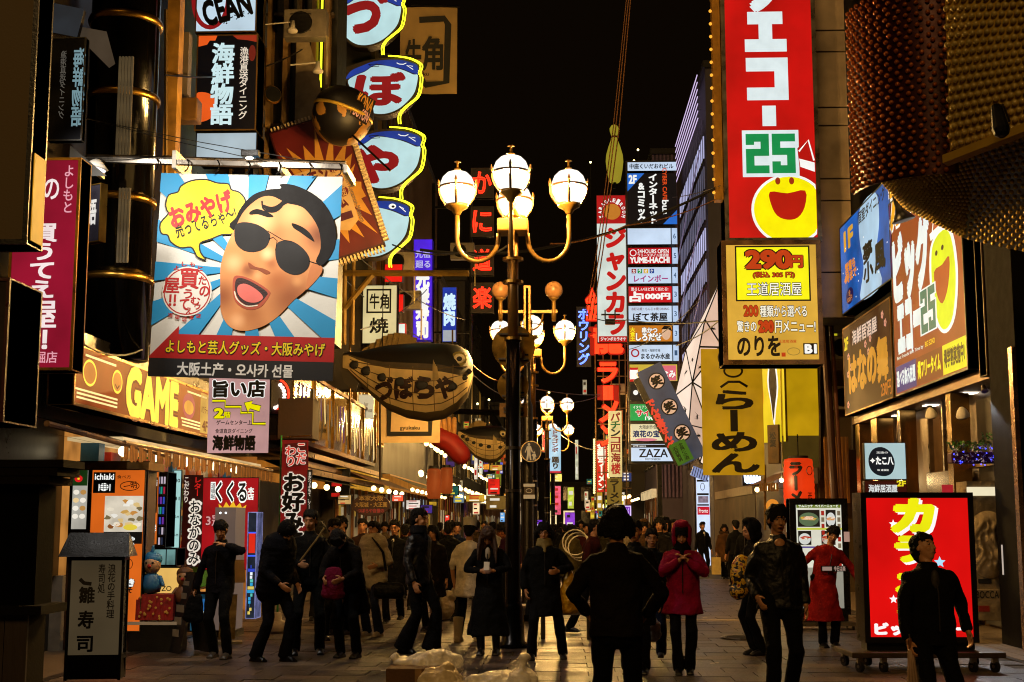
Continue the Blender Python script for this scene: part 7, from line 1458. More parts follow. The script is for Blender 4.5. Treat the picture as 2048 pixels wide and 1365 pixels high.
# ================================================================ RUBBISH BAGS
tex = bpy.data.textures.new('folds', 'CLOUDS'); tex.noise_scale = .09; tex2 = bpy.data.textures.new('cloth', 'CLOUDS'); tex2.noise_scale = .16; tex3 = bpy.data.textures.new('hair', 'CLOUDS'); tex3.noise_scale = .035
tex4 = bpy.data.textures.new('crumple', 'VORONOI'); tex4.noise_scale = .12
def organic(m, name, mat, parent=None, voxel=.014, disp=0, tx=None, sm=2, **k):
    o = m.build(name, mat, parent, smooth=True, **k)
    r = o.modifiers.new('remesh', 'REMESH'); r.mode = 'VOXEL'; r.voxel_size = voxel; r.use_smooth_shade = True
    if sm: s_ = o.modifiers.new('smooth', 'SMOOTH'); s_.iterations = sm; s_.factor = .5
    if disp: d = o.modifiers.new('displace', 'DISPLACE'); d.texture = tx or tex2; d.strength = disp; d.mid_level = .5; d.texture_coords = 'LOCAL'
    return o
plast = paint('#f4eee4', .28, 0, .15, 3, .5, 14); plast2 = paint('#dcc8a4', .38, 0, .2, 4, .5, 12)
def bag(lab, u, v, D, blobs, mat=plast, cat='rubbish bag', name='rubbish_bag', disp=.04, grp='rubbish bags in the foreground'):
    p = P(u, v, D=D); m = MB()
    for c, r in blobs: m.ball(c, r, 16, 10)
    o = organic(m, name, mat, None, .012, disp, tex4, 1, loc=(p.x, p.y, p.z)); tag(o, lab, cat, grp)
    d = o.modifiers.new('creases', 'DISPLACE'); d.texture = tex; d.strength = disp*1.2; d.mid_level = .5
    return o
bag('pale translucent rubbish bag with a loose neck, left in the foreground', 858, 1328, 13.2, [((0, 0, -.08), (.24, .2, .2)), ((-.2, 0, .0), (.16, .12, .07)), ((-.33, -.02, .06), (.05, .05, .06)), ((.15, .05, -.02), (.18, .16, .14)), ((.08, 0, .08), (.1, .1, .05))])
bag('knotted crumpled rubbish bag in front of the loose pale one', 888, 1355, 12.6, [((0, 0, -.1), (.2, .18, .2)), ((.02, 0, .08), (.07, .06, .05)), ((-.1, 0, -.02), (.14, .12, .1))], plast2)
bag('wide low rubbish bag on the ground near the centre foreground', 1000, 1352, 12.9, [((0, 0, -.12), (.3, .2, .17)), ((-.2, 0, -.06), (.14, .12, .08)), ((.2, 0, -.08), (.14, .12, .1))])
bag('rubbish bag with a tall twisted neck right of the wide low bag', 1046, 1338, 12.7, [((0, 0, -.15), (.16, .15, .16)), ((.0, 0, .02), (.05, .05, .09)), ((.01, 0, .1), (.06, .04, .035))])
bag('orange tinted rubbish bag carried low behind the cook', 885, 1205, 21.5, [((0, 0, -.08), (.2, .15, .2)), ((.1, 0, .08), (.1, .08, .1)), ((.2, 0, .18), (.05, .05, .1))], plast2, grp=None)
p = P(850, 1365, D=12.9); o = empty('cardboard_box', (p.x-.05, 13.0, 0), label='brown cardboard box under the pale rubbish bags', cat='box'); MB().box(-.3, -.25, 0, .3, .25, .28).build('box_body', paint('#5a3c20', .8, 0, .3, 4, .2), o, bevel=.01); MB().box(-.03, -.255, 0, .03, -.251, .28).build('tape', paint('#8a6a40', .4), o)

# ---------------------------------------------------------------- clutter on the fronts
def ac(lab, p, rz=0, s=1):
    o = empty('air_conditioner', p, (0, 0, rz), label=lab, cat='air conditioner', group='outdoor air conditioners'); o.scale = (s, s, s)
    MB().box(-.4, -.15, 0, .4, .15, .55).build('casing', paint('#7a7060', .6, 0, .5, 3, .2), o, bevel=.015); MB().lathe([(.2, -.01), (.22, 0), (.2, .01)], 20).build('fan_ring', IRON, o, loc=(-.08, -.155, .28), rot=(R(90), 0, 0))
    for k in range(5): MB().box(-.28, -.165, .12+k*.08, .12, -.155, .13+k*.08).build('grille_bar', IRON, o)
    MB().tube([(.3, -.1, .1), (.42, -.1, 0), (.42, -.1, -.9)], .025, 6).build('coolant_pipe', CREAM, o)
ac('air conditioner high on the shaft front beside the neon line', P(612, 80, D=24.2)); ac('air conditioner below the lowest blowfish sign', P(800, 545, D=37)); ac('air conditioner on the cream wall left of the purple sushi sign', P(815, 620, D=39)); ac('air conditioner on the dark wall over the pachinko sign', P(1236, 790, D=68)); ac('air conditioner in the alley beside the drain pipes', P(1690, 820, D=32.4)); ac('upper air conditioner in the alley', P(1688, 720, D=32.6)); ac('air conditioner above the ribbed metal corner', P(925, 520, D=43.9))
for k_, (u0, v0, D0, u1, v1, D1, lab) in enumerate(((690, 560, 30, 900, 700, 44, 'slack cable over the beef sign'), (700, 500, 30, 930, 640, 46, 'upper slack cable behind the purple sign'), (560, 240, 24, 655, 300, 27, 'thin cable across the star burst sign'), (720, 660, 28, 870, 560, 42, 'crossing cable near the blue grill sign'), (1255, 700, 55, 1400, 600, 38, 'thin cable before the guide tower'), (1190, 900, 60, 1100, 850, 66, 'short cable by the drum sign'), (330, 150, 19, 620, 90, 25, 'cable from the pilaster to the arm lamps'), (110, 640, 14, 300, 690, 18, 'cable over the dark column foot'))):
    wire(lab, [P(u0, v0, D=D0), P(u1, v1, D=D1)], .014, sag=.25)
for k_, (u, v0, v1, D) in enumerate(((700, 540, 900, 32), (760, 700, 960, 36), (905, 660, 900, 44), (1378, 600, 940, 54), (1530, 930, 1060, 33.1), (1640, 735, 960, 32.9), (332, 20, 700, 19.5), (640, 190, 520, 24.4))):
    MB().tube([P(u, v0, D=D), P(u, v1, D=D)], .03, 6).build('conduit_pipe', paint(('#6a5228', '#2c2014')[k_ % 2], .5, .4), label=('golden conduit left of the cream beef sign', 'dark conduit behind the white beef banner', 'golden conduit at the ribbed corner', 'dark conduit beside the faceted lantern', 'golden conduit over the ramen stall', 'dark conduit beside the yellow wall', 'golden conduit beside the cream pilaster', 'dark conduit under the neon line')[k_], cat='conduit')
# ================================================================ PEOPLE
def fab(c, rough=.85, b=.5, spec=.15, bs=45):
    q = lin(c)
    if max(q[:3]) < .02: c = (q[0]*.45, q[1]*.45, q[2]*.45)
    return paint(c, rough, 0, .4, 7, b, bs, spec=spec)
SKIN = paint('#b98258', .5, 0, .12, 8, .1, 60); HAIR = paint('#0a0705', .7, 0, .4, 14, .8, 70, spec=.2); HAIRB = paint('#3a2210', .6, 0, .4, 14, .6, 50)
SHOE = paint('#0d0b0a', .3, 0, .3, 6, .1)
def ik(a, b, l1, l2, hint):
    d = b-a; L_ = min(d.length, (l1+l2)*.998); dn = d.normalized(); b = a+dn*L_
    x = (l1*l1-l2*l2+L_*L_)/(2*L_); h_ = math.sqrt(max(0, l1*l1-x*x)); n = hint-dn*hint.dot(dn); n = n.normalized() if n.length > 1e-5 else Vector((0, 1, 0))
    return a+dn*x+n*h_, b
def person(label, u, D, h=1.7, face=0, lean=0, side=0, head=(0, 0), feet=None, lw=None, rw=None, hints=None, top='jacket', topc='#0c0c0e', bot='trousers', botc='#0b0b0d', hair='short', hairm=None, shoec=None, near=True,
           shirt=None, scarf=None, glasses=False, sk=None, x=None, fat=1.0, toplen=0, gloves=None, topm=None, curl=.6, flare=0, showface=True, headcover=None):
    """faces the camera at face=0; face turns it clockwise as seen from above when negative. Local: x to its left (viewer's right), -y ahead"""
    s = h/1.72; vx = .0085 if near else .013
    px = P(u, 1000, D=D).x if x is None else x
    yaw = face; V = Vector
    skin_ = sk or SKIN
    hip = V((0, 0, .92)); t = V((math.sin(R(side)), -math.sin(R(lean)), math.cos(R(lean))*math.cos(R(side)))).normalized()
    rt = V((1, 0, 0)); rt = (rt-t*rt.dot(t)).normalized(); fw = t.cross(rt); fw = -fw if fw.y > 0 else fw     # ahead = -y
    chest = hip+t*.30; nb_ = hip+t*.505; shl = [hip+t*.425+rt*(.155*sg*fat) for sg in (-1, 1)]
    hp, hyw = R(head[0]), R(head[1])
    hu = (t*math.cos(hp)+fw*math.sin(hp)).normalized(); hf = (fw*math.cos(hp)-t*math.sin(hp)).normalized(); M_ = Matrix.Rotation(hyw, 3, hu); hf = M_ @ hf; hr = hu.cross(hf)
    if hr.dot(rt) < 0: hr = -hr
    hc = nb_+t*.03+hu*.125
    feet = feet or [(-.1, .0), (.1, .02)]
    kn = []; an = []
    for i, sg in enumerate((-1, 1)):
        hj = hip+V((.085*sg, 0, -.04)); a_ = V((feet[i][0], feet[i][1], .085 + (feet[i][2] if len(feet[i]) > 2 else 0)))
        k_, a2 = ik(hj, a_, .42, .43, V((.1*sg, -1, 0))); kn.append(k_); an.append(a2)
    W = []; E = []
    for i, wv in enumerate((rw, lw)):       # index 0 = its right arm (viewer's left)
        sg = (-1, 1)[i]
        tgt = V(wv) if wv else hip+V((.27*sg, -.06, -.10))+ (t-V((0, 0, 1)))*.0
        hn = V(hints[i]) if hints and hints[i] else V((.55*sg, .8, -.2))
        e_, w2 = ik(shl[i], tgt, .285, .255, hn); E.append(e_); W.append(w2)
    S = lambda v: v*s
    m = MB()
    # torso, neck, head
    m.loft([S(hip-t*.06), S(hip+t*.1), S(chest), S(chest+t*.13), S(hip+t*.46)], [(.15*s*fat, .1*s), (.135*s*fat, .095*s), (.145*s*fat, .1*s), (.14*s*fat, .09*s), (.08*s, .06*s)], 16, side=rt)
    m.loft([S(hip+t*.46), S(nb_), S(hc-hu*.07-hf*.015)], [.06*s, .05*s, .052*s], 12)
    rot = Matrix((hr, -hf, hu)).transposed()
    B_ = lambda c, r, sg=14, rg=10: m.ball(S(hc+hr*c[0]+hf*c[1]+hu*c[2]), tuple(q*s for q in r), sg, rg, rot)
    B_((0, -.01, .03), (.074, .092, .092), 18, 14); B_((0, .022, -.03), (.058, .064, .082), 16, 12); B_((0, .04, -.085), (.032, .034, .026))
    B_((0, .093, -.012), (.011, .016, .026)); B_((0, .1, -.032), (.016, .015, .011)); B_((.03, .062, -.03), (.024, .02, .022)); B_((-.03, .062, -.03), (.024, .02, .022)); B_((0, .082, .03), (.042, .012, .012)); B_((0, .08, -.064), (.022, .014, .011))
    for sg in (-1, 1): B_((.076*sg, -.005, -.008), (.01, .02, .032))
    # arms, hands
    for i in range(2):
        m.loft([S(shl[i]-rt*(.02*(-1, 1)[i])-t*.02), S(shl[i].lerp(E[i], .5)), S(E[i]), S(E[i].lerp(W[i], .4)), S(W[i])], [.036*s, .034*s, .032*s, .033*s, .026*s], 10)
        sg = (-1, 1)[i]; d = (W[i]-E[i]).normalized(); pn = (V((sg, 0, 0))-d*d.x*sg); pn = pn.normalized() if pn.length > .2 else V((0, -1, 0)); bk = d.cross(pn); # pn: palm-out axis
        wd = bk.normalized(); wd = wd if wd.y < 0 else -wd
        pc_ = W[i]+d*.05; m.loft([S(W[i]+d*.005), S(W[i]+d*.04), S(W[i]+d*.085)], [(.026*s, .017*s), (.039*s, .016*s), (.036*s, .013*s)], 10, side=wd)
        for f_, (o_, l_) in enumerate(((.029, .064), (.01, .074), (-.01, .069), (-.028, .054))):
            b0 = W[i]+d*.082+wd*o_; c1 = -pn*curl; p1 = b0+(d+c1*.25).normalized()*l_*.45; p2 = p1+(d+c1*1.0).normalized()*l_*.32; p3 = p2+(d*.6+c1*1.8).normalized()*l_*.25
            m.loft([S(b0-d*.012), S(p1), S(p2), S(p3)], [.0095*s, .009*s, .0083*s, .0072*s], 7)
        b0 = W[i]+d*.028+wd*.03; m.loft([S(b0), S(b0+(d*.6+wd*.7-pn*.3).normalized()*.034), S(b0+(d*.85+wd*.5-pn*.5).normalized()*.062)], [.0125*s, .011*s, .0085*s], 7)
    # legs, feet
    for i in range(2):
        hj = hip+V((.085*(-1, 1)[i], 0, -.04)); m.loft([S(hj), S(hj.lerp(kn[i], .5)), S(kn[i]), S(kn[i].lerp(an[i], .3)), S(an[i])], [.078*s, .064*s, .048*s, .05*s, .036*s], 12)
        m.loft([S(an[i]+V((0, .03, -.04))), S(an[i]+V((0, -.1, -.05)))], [(.036*s, .03*s), (.034*s, .02*s)], 10, side=(1, 0, 0))
    body = organic(m, 'person', skin_, None, vx, 0, None, 1, loc=(px, D, 0), rot=(0, 0, R(yaw))); tag(body, label, 'person')
    tm_ = topm or fab(topc); bm__ = fab(botc)
    vt_ = .013 if near else .02
    # legs wear
    if bot == 'trousers' or bot == 'jeans':
        j = MB(); fl_ = flare
        for i in range(2):
            hj = hip+V((.085*(-1, 1)[i], 0, -.02)); j.loft([S(hj+V((0, 0, .1))), S(hj.lerp(kn[i], .3)), S(kn[i]), S(kn[i].lerp(an[i], .5)), S(an[i]+V((0, .01, -.035)))], [.094*s*fat, (.074 if top in ('coat', 'longcoat') else .088)*s, .066*s, .066*s+fl_*.4, .062*s+fl_], 14, dome=False)
        j.loft([S(hip-V((0, 0, .08))), S(hip+V((0, 0, .1)))], [(.165*s*fat, .115*s), (.155*s*fat, .11*s)], 14, side=(1, 0, 0)); organic(j, 'trousers', bm__, body, vt_, .03, tex2, 2)
    elif bot == 'skirt':
        j = MB(); j.loft([S(hip+V((0, 0, .08))), S(hip+V((0, 0, -.1))), S(V((0, 0, .5))), S(V((0, 0, .26)))], [(.15*s, .11*s), (.19*s, .18*s), (.25*s, .24*s), (.29*s, .27*s)], 20, side=(1, 0, 0), dome=False); organic(j, 'skirt', bm__, body, vt_, .05, tex2, 2)
    shm = paint(shoec, .4, 0, .2, 8, .1) if shoec else SHOE
    for i in range(2):
        j = MB(); a_ = an[i]; j.loft([S(a_+V((0, .035, -.035))), S(a_+V((0, -.05, -.042))), S(a_+V((0, -.13, -.055)))], [(.042*s, .045*s), (.046*s, .042*s), (.04*s, .026*s)], 12, side=(1, 0, 0)); j.box(S(a_).x-.042*s, S(a_).y-.165*s, S(a_).z-.085*s, S(a_).x+.042*s, S(a_).y+.075*s, S(a_).z-.06*s)
        if bot == 'skirt' or bot == 'boots': j.loft([S(a_+V((0, .01, -.02))), S(a_.lerp(kn[i], .55 if bot == 'skirt' else .8))], [.05*s, .062*s], 12, dome=False)
        organic(j, 'shoe', shm, body, .01, 0, None, 1)
    # top
    if top:
        j = MB(); bulk = 1.22 if top in ('puffer', 'coat') else 1.1; lo_ = {'jacket': -.12, 'puffer': -.12, 'coat': -.38, 'shirt': -.16, 'longcoat': -.55}.get(top, -.12) - toplen
        dn = V((0, 0, -1)) if lean < 25 else -t
        pts = [S(hip+dn*(-lo_)), S(hip+dn*.02), S(chest), S(hip+t*.40), S(hip+t*.465), S(nb_-t*.0)]
        ex_ = .0 if lo_ > -.2 else .035 if lo_ > -.45 else .085
        rr = [((.165+ex_)*s*bulk*fat, (.125+ex_*1.6)*s*bulk), (.158*s*bulk*fat, (.12+ex_*.4)*s*bulk), (.165*s*bulk*fat, .122*s*bulk), (.178*s*bulk*fat, .116*s*bulk), (.135*s*bulk*fat, .09*s*bulk), (.066*s, .062*s)]
        j.loft(pts, rr, 20, side=rt, dome=False)
        ar = .056*bulk if top != 'shirt' else .054
        for i in range(2):
            e_, w_ = E[i], W[i]; end = e_.lerp(w_, .96) if top != 'shirt' else e_.lerp(w_, .25)
            mid = e_.lerp(w_, .5) if top != 'shirt' else e_
            j.ball(S(shl[i]-t*.02-rt*(.01*(-1, 1)[i])), ar*1.08*s, 12, 8); j.loft([S(shl[i]-rt*(.03*(-1, 1)[i])), S(shl[i].lerp(e_, .5)), S(e_), S(mid), S(end)], [ar*1.08*s, ar*s, ar*.9*s, ar*.8*s, ar*.68*s], 12, dome=False)
        if top == 'puffer':
            for k in range(9):
                q = hip+t*(-.08+k*.065); j.loft([S(q-t*.012), S(q+t*.012)], [(.198*s*bulk*fat, .148*s*bulk)]*2, 18, side=rt)
        if headcover in ('collar', 'fur', 'hooddown') or top in ('jacket', 'coat', 'puffer'):
            j.loft([S(nb_-t*.04), S(nb_+t*.035)], [.078*s, .072*s], 14, dome=False)
        if headcover == 'hooddown': j.loft([S(nb_-fw*.08+rt*.07-t*.02), S(nb_-fw*.13-t*.0), S(nb_-fw*.08-rt*.07-t*.02)], [.05*s, .06*s, .05*s], 10)
        organic(j, 'jacket' if top != 'shirt' else 'shirt', tm_, body, vt_, .05 if top != 'puffer' else .025, tex2, 4)
        # zip line and cuffs
        zl = MB(); zp = [S(hip+t*k_*.1+fw*((.128*bulk)-(.0 if k_ < 4 else .02))) for k_ in range(0, 5)]; zl.tube([p_+fw*.012 for p_ in zp], .006, 5); zl.build('front_closure', paint('#3a3632', .35, .6), body)
    if shirt: MB().ball(S(hip+t*.40+fw*.105), (.04*s, .03, .085*s), 12, 8).build('shirt_front', paint(shirt, .7), body, smooth=True)
    if shirt == '#ffffff' or shirt == '#e0d8cc': MB().add([S(hip+t*.47+fw*.142-rt*.012), S(hip+t*.47+fw*.142+rt*.012), S(hip+t*.34+fw*.155+rt*.02), S(hip+t*.34+fw*.155-rt*.02)], [(0,1,2,3)]).build('tie', BLK, body)
    if scarf:
        j = MB()
        for k in range(3): j.loft([S(nb_+t*(.0+.03*k)+(rt*math.cos(a_)+fw*math.sin(a_))*(.085-.008*k)) for a_ in [q*.524 for q in range(13)]], [.028*s]*13, 8)
        j.loft([S(nb_+fw*.08), S(hip+t*.42+fw*.11)], [.035*s, .03*s], 8); organic(j, 'scarf', fab(scarf), body, .012, .02, tex, 1)
    # hair
    hm_ = hairm or HAIR; j = MB(); rh_ = random.Random(label)
    H = lambda c, r, sg=14, rg=10: j.ball(S(hc+hr*c[0]+hf*c[1]+hu*c[2]), tuple(q*s for q in r), sg, rg, rot)
    if hair in ('short', 'bangs', 'long', 'bob'):
        H((0, -.03, .058), (.083, .094, .078)); H((0, -.055, .0), (.08, .066, .085)); H((0, -.065, -.05), (.06, .04, .05))
        for sg in (-1, 1): H((.07*sg, -.02, .02), (.018, .035, .05))
        nt_ = 26
        for k in range(nt_):
            x_ = -.074+.148*k/(nt_-1); q_ = math.sqrt(max(.05, 1-(x_/.088)**2))
            drop = (.062 if hair != 'short' else .028) + rh_.uniform(-.012, .014) + (0 if abs(x_) < .055 else .03)
            c0 = S(hc+hr*(x_*.7)+hf*(.03*q_)+hu*.128); c1 = S(hc+hr*x_+hf*(.074*q_)+hu*.088); c2 = S(hc+hr*(x_+rh_.uniform(-.01, .01))+hf*(.092*q_ if drop > .04 else .088*q_)+hu*(.092-drop))
            j.loft([c0, c1, c2], [.014*s, .0115*s, .006*s], 6)
        for k in range(30):
            a_ = rh_.uniform(0, 2*math.pi); e1 = rh_.uniform(.2, 1.2); dd = hr*math.cos(a_)*math.cos(e1)-hf*abs(math.sin(a_))*math.cos(e1)*.8+hu*math.sin(e1)*.9
            c0 = hc+hu*.04+dd*.07-hf*.02; j.loft([S(c0), S(c0+dd*.035-hu*.02)], [.02*s, .008*s], 6)
    if hair in ('bob', 'long'):
        n_ = 15; dr_ = .13 if hair == 'bob' else .36
        for k in range(n_):
            a_ = math.pi*(k/(n_-1)); x_ = -.082*math.cos(a_); y_ = -.085*math.sin(a_)
            st_ = hc+hr*x_+hf*(y_-.01+.03*abs(math.cos(a_)))+hu*.05; en_ = st_-V((0, 0, dr_*rh_.uniform(.9, 1.1)))+hr*(x_*.5)+fw*(.06 if hair == 'long' and abs(math.cos(a_)) > .7 else 0)
            j.loft([S(st_), S(st_.lerp(en_, .5)+hr*x_*.15), S(en_)], [.026*s, .027*s, .012*s], 7)
    if hair != 'none': organic(j, 'hair', hm_, body, .009, .014, tex3, 1)
    if headcover == 'beanie': j = MB(); H((0, -.02, .062), (.094, .108, .09)); j.loft([S(hc+hr*.0-hf*.02+hu*.02), S(hc-hf*.02+hu*.06)], [(.098*s, .112*s)]*2, 18, side=hr); organic(j, 'beanie', fab('#0c0c0e'), body, .011, .008, tex, 1)
    if headcover == 'cap':
        j = MB(); j.loft([S(hc-hf*.02+hu*.06), S(hc-hf*.02+hu*.18)], [(.094*s, .104*s), (.1*s, .108*s)], 22, side=hr, dome=False); j.build('cook_hat', fab('#d8ceb8', .8), body, smooth=False)
    if headcover in ('hood', 'furhood'):
        j = MB(); H((0, -.045, .045), (.118, .115, .125), 16, 12); H((0, -.06, -.06), (.105, .085, .09)); H((0, .0, .14), (.085, .075, .045))
        for sg in (-1, 1): H((.088*sg, .02, -.01), (.03, .05, .13))
        organic(j, 'hood', tm_, body, .012, .02, tex, 1)
    if headcover in ('fur', 'furhood'):
        j = MB()
        for k in range(15): a_ = math.pi*2*k/15; j.ball(S(nb_+t*.03+rt*(.13*math.cos(a_))-fw*(.05+.09*math.sin(a_))), .045*s, 8, 6)
        organic(j, 'fur_collar', fab('#3a2818', .95, 1), body, .013, .035, tex3, 0)
    # face
    if showface:
        f_ = lambda c: S(hc+hr*c[0]+hf*c[1]+hu*c[2])
        for sg in (-1, 1):
            ey = MB().ball(f_((.029*sg, .0755, .006)), (.0125*s, .007*s, .0055*s), 10, 6, rot).build('eye', paint('#a89888', .3), body, smooth=True)
            MB().ball(f_((.029*sg, .0815, .006)), (.0055*s, .003*s, .0055*s), 8, 6, rot).build('iris', BLK, ey)
            MB().loft([f_((.014*sg, .084, .026)), f_((.03*sg, .084, .031)), f_((.046*sg, .072, .026))], [.0035*s, .0045*s, .002*s], 5).build('eyebrow', HAIR, body)
        MB().loft([f_((-.02, .085, -.064)), f_((0, .0945, -.062)), f_((.02, .085, -.064))], [.003*s, .0065*s, .003*s], 6).build('mouth', paint('#7a3428', .5), body)
        if glasses:
            g_ = MB()
            for sg in (-1, 1): g_.tube([f_((.03*sg+.023*math.cos(q), .098, .004+.017*math.sin(q))) for q in [z_*.5236 for z_ in range(13)]], .0022*s, 4); g_.tube([f_((.053*sg, .096, .008)), f_((.076*sg, .0, .01))], .002*s, 4)
            g_.tube([f_((-.008, .1, .007)), f_((.008, .1, .007))], .002*s, 4); g_.build('glasses', BLACKM, body)
    if gloves:
        for i in range(2):
            d = (W[i]-E[i]).normalized(); pass
    wpt = [Matrix.Rotation(R(yaw), 3, 'Z') @ S(W[i]) + V((px, D, 0)) for i in range(2)]
    body['tmp'] = 0; del body['tmp']
    return body, wpt, (S(hc), hf, hr, hu, s)
def held(name, lab, cat, p, m, mat, voxel=.012, disp=.03, tx=None, dz=0): return tag(organic(m, name, mat, None, voxel, disp, tx or tex, 1, loc=(p.x, p.y, p.z+dz)), lab, cat)
def strap(lab, pts, mat, r=.012): return MB().loft(pts, [(r*2, .004)]*len(pts), 8, dome=False).build('bag_strap', mat, label=lab, cat='strap')
def plastic_bag(lab, p, c, h_=.5, w_=.18): 
    m = MB(); m.loft([(0, 0, 0), (0, 0, -.1), (.01, 0, -h_*.6), (.02, 0, -h_)], [(.025, .02), (w_*.35, .05), (w_*.8, .09), (w_*.7, .08)], 14, side=(1, 0, 0)); return held('carrier_bag', lab, 'carrier bag', p, m, paint(c, .25, 0, .35, 4, .6, 20), .011, .05, tex, -.03)

# 1 man covering his face
b_, w_, _ = person('man in a dark studded jacket covering his face with one hand', 445, 16.6, 1.67, face=-8, head=(14, 12), lw=(.12, -.2, 1.40), rw=(-.37, .04, .74), hints=[(-1, .4, 0), (1, -.1, -.3)], feet=[(-.07, .05), (.16, -.1)], topc='#14111c', botc='#08080a', shoec='#3a342c', hair='bangs', showface=True)
m = MB(); m.loft([(0, 0, -.06), (-.02, 0, -.3)], [(.09, .05), (.14, .07)], 12, side=(1, 0, 0)); held('dark_bag', 'dark bag held low by the man covering his face', 'bag', w_[0], m, fab('#0a0a0c'), dz=-.04)
# 2 beanie man, turned right
person('man in a dark quilted jacket and knitted cap bowing his head', 552, 16.2, 1.7, face=55, lean=10, head=(38, 0), rw=(-.16, -.28, .92), lw=(.2, -.2, .9), feet=[(-.12, .16), (.1, -.12)], top='puffer', topc='#0b0b16', botc='#10121e', hair='short', headcover='beanie', flare=.02)
# 3 man with strap
b_, w_, q = person('man in a black jacket with a light bag strap across his chest', 622, 17.1, 1.8, face=12, head=(8, -20), rw=(-.12, -.28, 1.06), lw=(.26, -.1, .84), feet=[(-.16, -.04), (.14, .04)], topc='#09090a', botc='#16160f', hair='short', fat=1.02)
o = b_; MB().loft([(.17, -.1, 1.56), (.06, -.19, 1.4), (-.12, -.22, 1.16), (-.24, -.13, 1.02)], [(.014, .004)]*4, 8, dome=False).build('shoulder_strap', paint('#a89058', .6), o)
# 4 bowing man
b_, w_, q = person('stooping man looking down at a pink bag in his hands', 700, 16.7, 1.72, face=-12, lean=26, head=(52, 5), rw=(-.12, -.5, .96), lw=(.1, -.48, .96), feet=[(-.1, .04), (.12, .0)], top='coat', topc='#120d0a', botc='#08080a', hair='bangs')
m = MB(); m.loft([(0, 0, 0), (0, 0, -.28)], [(.1, .05), (.15, .07)], 12, side=(1, 0, 0)); held('pink_bag', 'dark pink bag held by the stooping man', 'bag', (w_[0]+w_[1])/2, m, fab('#6a1030'), dz=.1)
# 5 two faces behind
person('young man in a black jacket standing behind the man with the strap', 668, 19.2, 1.7, face=25, head=(15, 10), topc='#0b0b0c', hair='short', near=False)
person('man with round face behind the stooping man, half hidden', 684, 20.2, 1.74, face=-20, head=(5, 0), topc='#12100e', hair='short', near=False)
# 6 white puffer
b_, w_, q = person('young man in a cream quilted jacket and jeans with a black shoulder bag', 748, 19.9, 1.66, face=-25, head=(0, -15), rw=(-.24, -.12, .95), lw=(.2, -.22, 1.05), feet=[(-.1, .03), (.14, -.03)], top='puffer', topc='#b8a888', botc='#141a30', shoec='#8a7a60', shirt='#8a7a20', headcover='fur', flare=.01)
m = MB(); m.loft([(-.16, 0, -.12), (.16, 0, -.12)], [(.12, .07), (.12, .07)], 14, side=(0, 0, 1)); o = held('shoulder_bag', 'black shoulder bag at the side of the cream quilted jacket', 'bag', P(778, 1165, D=19.6), m, fab('#0b0a0b', .5), disp=.02)
strap('dark strap of the black shoulder bag over the cream jacket', [P(772, 1142, D=19.6), P(766, 1105, D=19.65), P(745, 1075, D=19.75)], fab('#0b0a0b'))
# 7 suit man
person('man in a black suit and tie with glasses walking forward', 790, 22.6, 1.68, face=-5, feet=[(-.1, -.12), (.1, .12, .05)], topc='#08080a', top='coat', botc='#08080a', shirt='#e0d8cc', hair='short', glasses=True)
# 8 leather jacket man
person('tall man in a black leather jacket facing right with flared trousers', 838, 17.3, 1.82, face=62, head=(4, 10), rw=(-.24, -.1, .84), lw=(.24, .0, .86), feet=[(-.08, .15), (.1, -.14)], topm=paint('#09090f', .42, 0, .3, 9, .8, 22, spec=.4), botc='#060608', hair='short', flare=.06, scarf='#14141c')
person('woman in a dark coat behind the leather jacket man', 866, 21, 1.6, face=-15, top='coat', topc='#1c0e0a', hair='bob', near=False)
# 10 behind the cook
b_, w_, q = person('dark figure with a round black bag behind the cook', 900, 23, 1.68, face=150, top='coat', topc='#0a0a0a', hair='short', near=False)
m = MB(); m.ball((0, 0, -.2), (.16, .08, .2), 14, 10); held('black_bag', 'round black bag carried behind the cook', 'bag', P(892, 1140, D=22.6), m, fab('#080808'), disp=.02)
# 11 cook
b_, w_, q = person('cook in white jacket, round white hat and white rubber boots seen from behind', 938, 19, 1.66, face=168, lean=4, head=(6, 0), rw=(.0+.26, -.04, .86) if 0 else (-.25, -.02, .82), lw=(.24, -.06, .84), feet=[(-.1, -.1), (.12, .12)], top='shirt', topc='#dccdb4', botc='#0a0a0a', hair='short', headcover='cap', bot='trousers', shoec='#d8c090', showface=False, toplen=.12)
for i, (x_, y_) in enumerate(((.1, .1), (-.12, -.12))):
    pass
bt = MB(); 
for a_, k_ in (((-.1, -.1), 0), ((.12, .12), 1)):
    bt = MB(); bt.loft([(a_[0]*.965, a_[1]*.965, .04), (a_[0]*.965, a_[1]*.965, .2), (a_[0]*.96, a_[1]*.8, .34)], [.058, .062, .074], 14, dome=False); bt.loft([(a_[0]*.965, a_[1]*.965+.03, .045), (a_[0]*.965, a_[1]*.965-.14, .035)], [(.046, .05), (.044, .035)], 12, side=(1, 0, 0)); organic(bt, 'rubber_boot', paint('#cfbd94', .35, 0, .15, 5, .05), b_, .011, .006, tex, 1)
# 12 long hair woman
b_, w_, q = person('woman with long brown hair in a long black skirt looking at her phone', 978, 17.1, 1.62, face=-5, head=(42, 0), rw=(-.06, -.24, 1.1), lw=(.08, -.24, 1.1), hints=[(-.9, .2, -.4), (.9, .2, -.4)], top='jacket', topc='#0b0a0b', bot='skirt', botc='#070708', hair='long', hairm=HAIRB, shoec='#141010', shirt='#a89c88')
ph = empty('phone', (w_[0]+w_[1])/2+Vector((0, -.1, .06)), (R(-40), 0, 0), label='small lit phone in the hands of the long haired woman', cat='phone'); MB().box(-.035, -.005, -.065, .035, .005, .065).build('body', WHITEP, ph, bevel=.004); MB().box(-.03, .0055, -.055, .03, .007, .055).build('screen', glow('#dfe8ff', .8), ph)
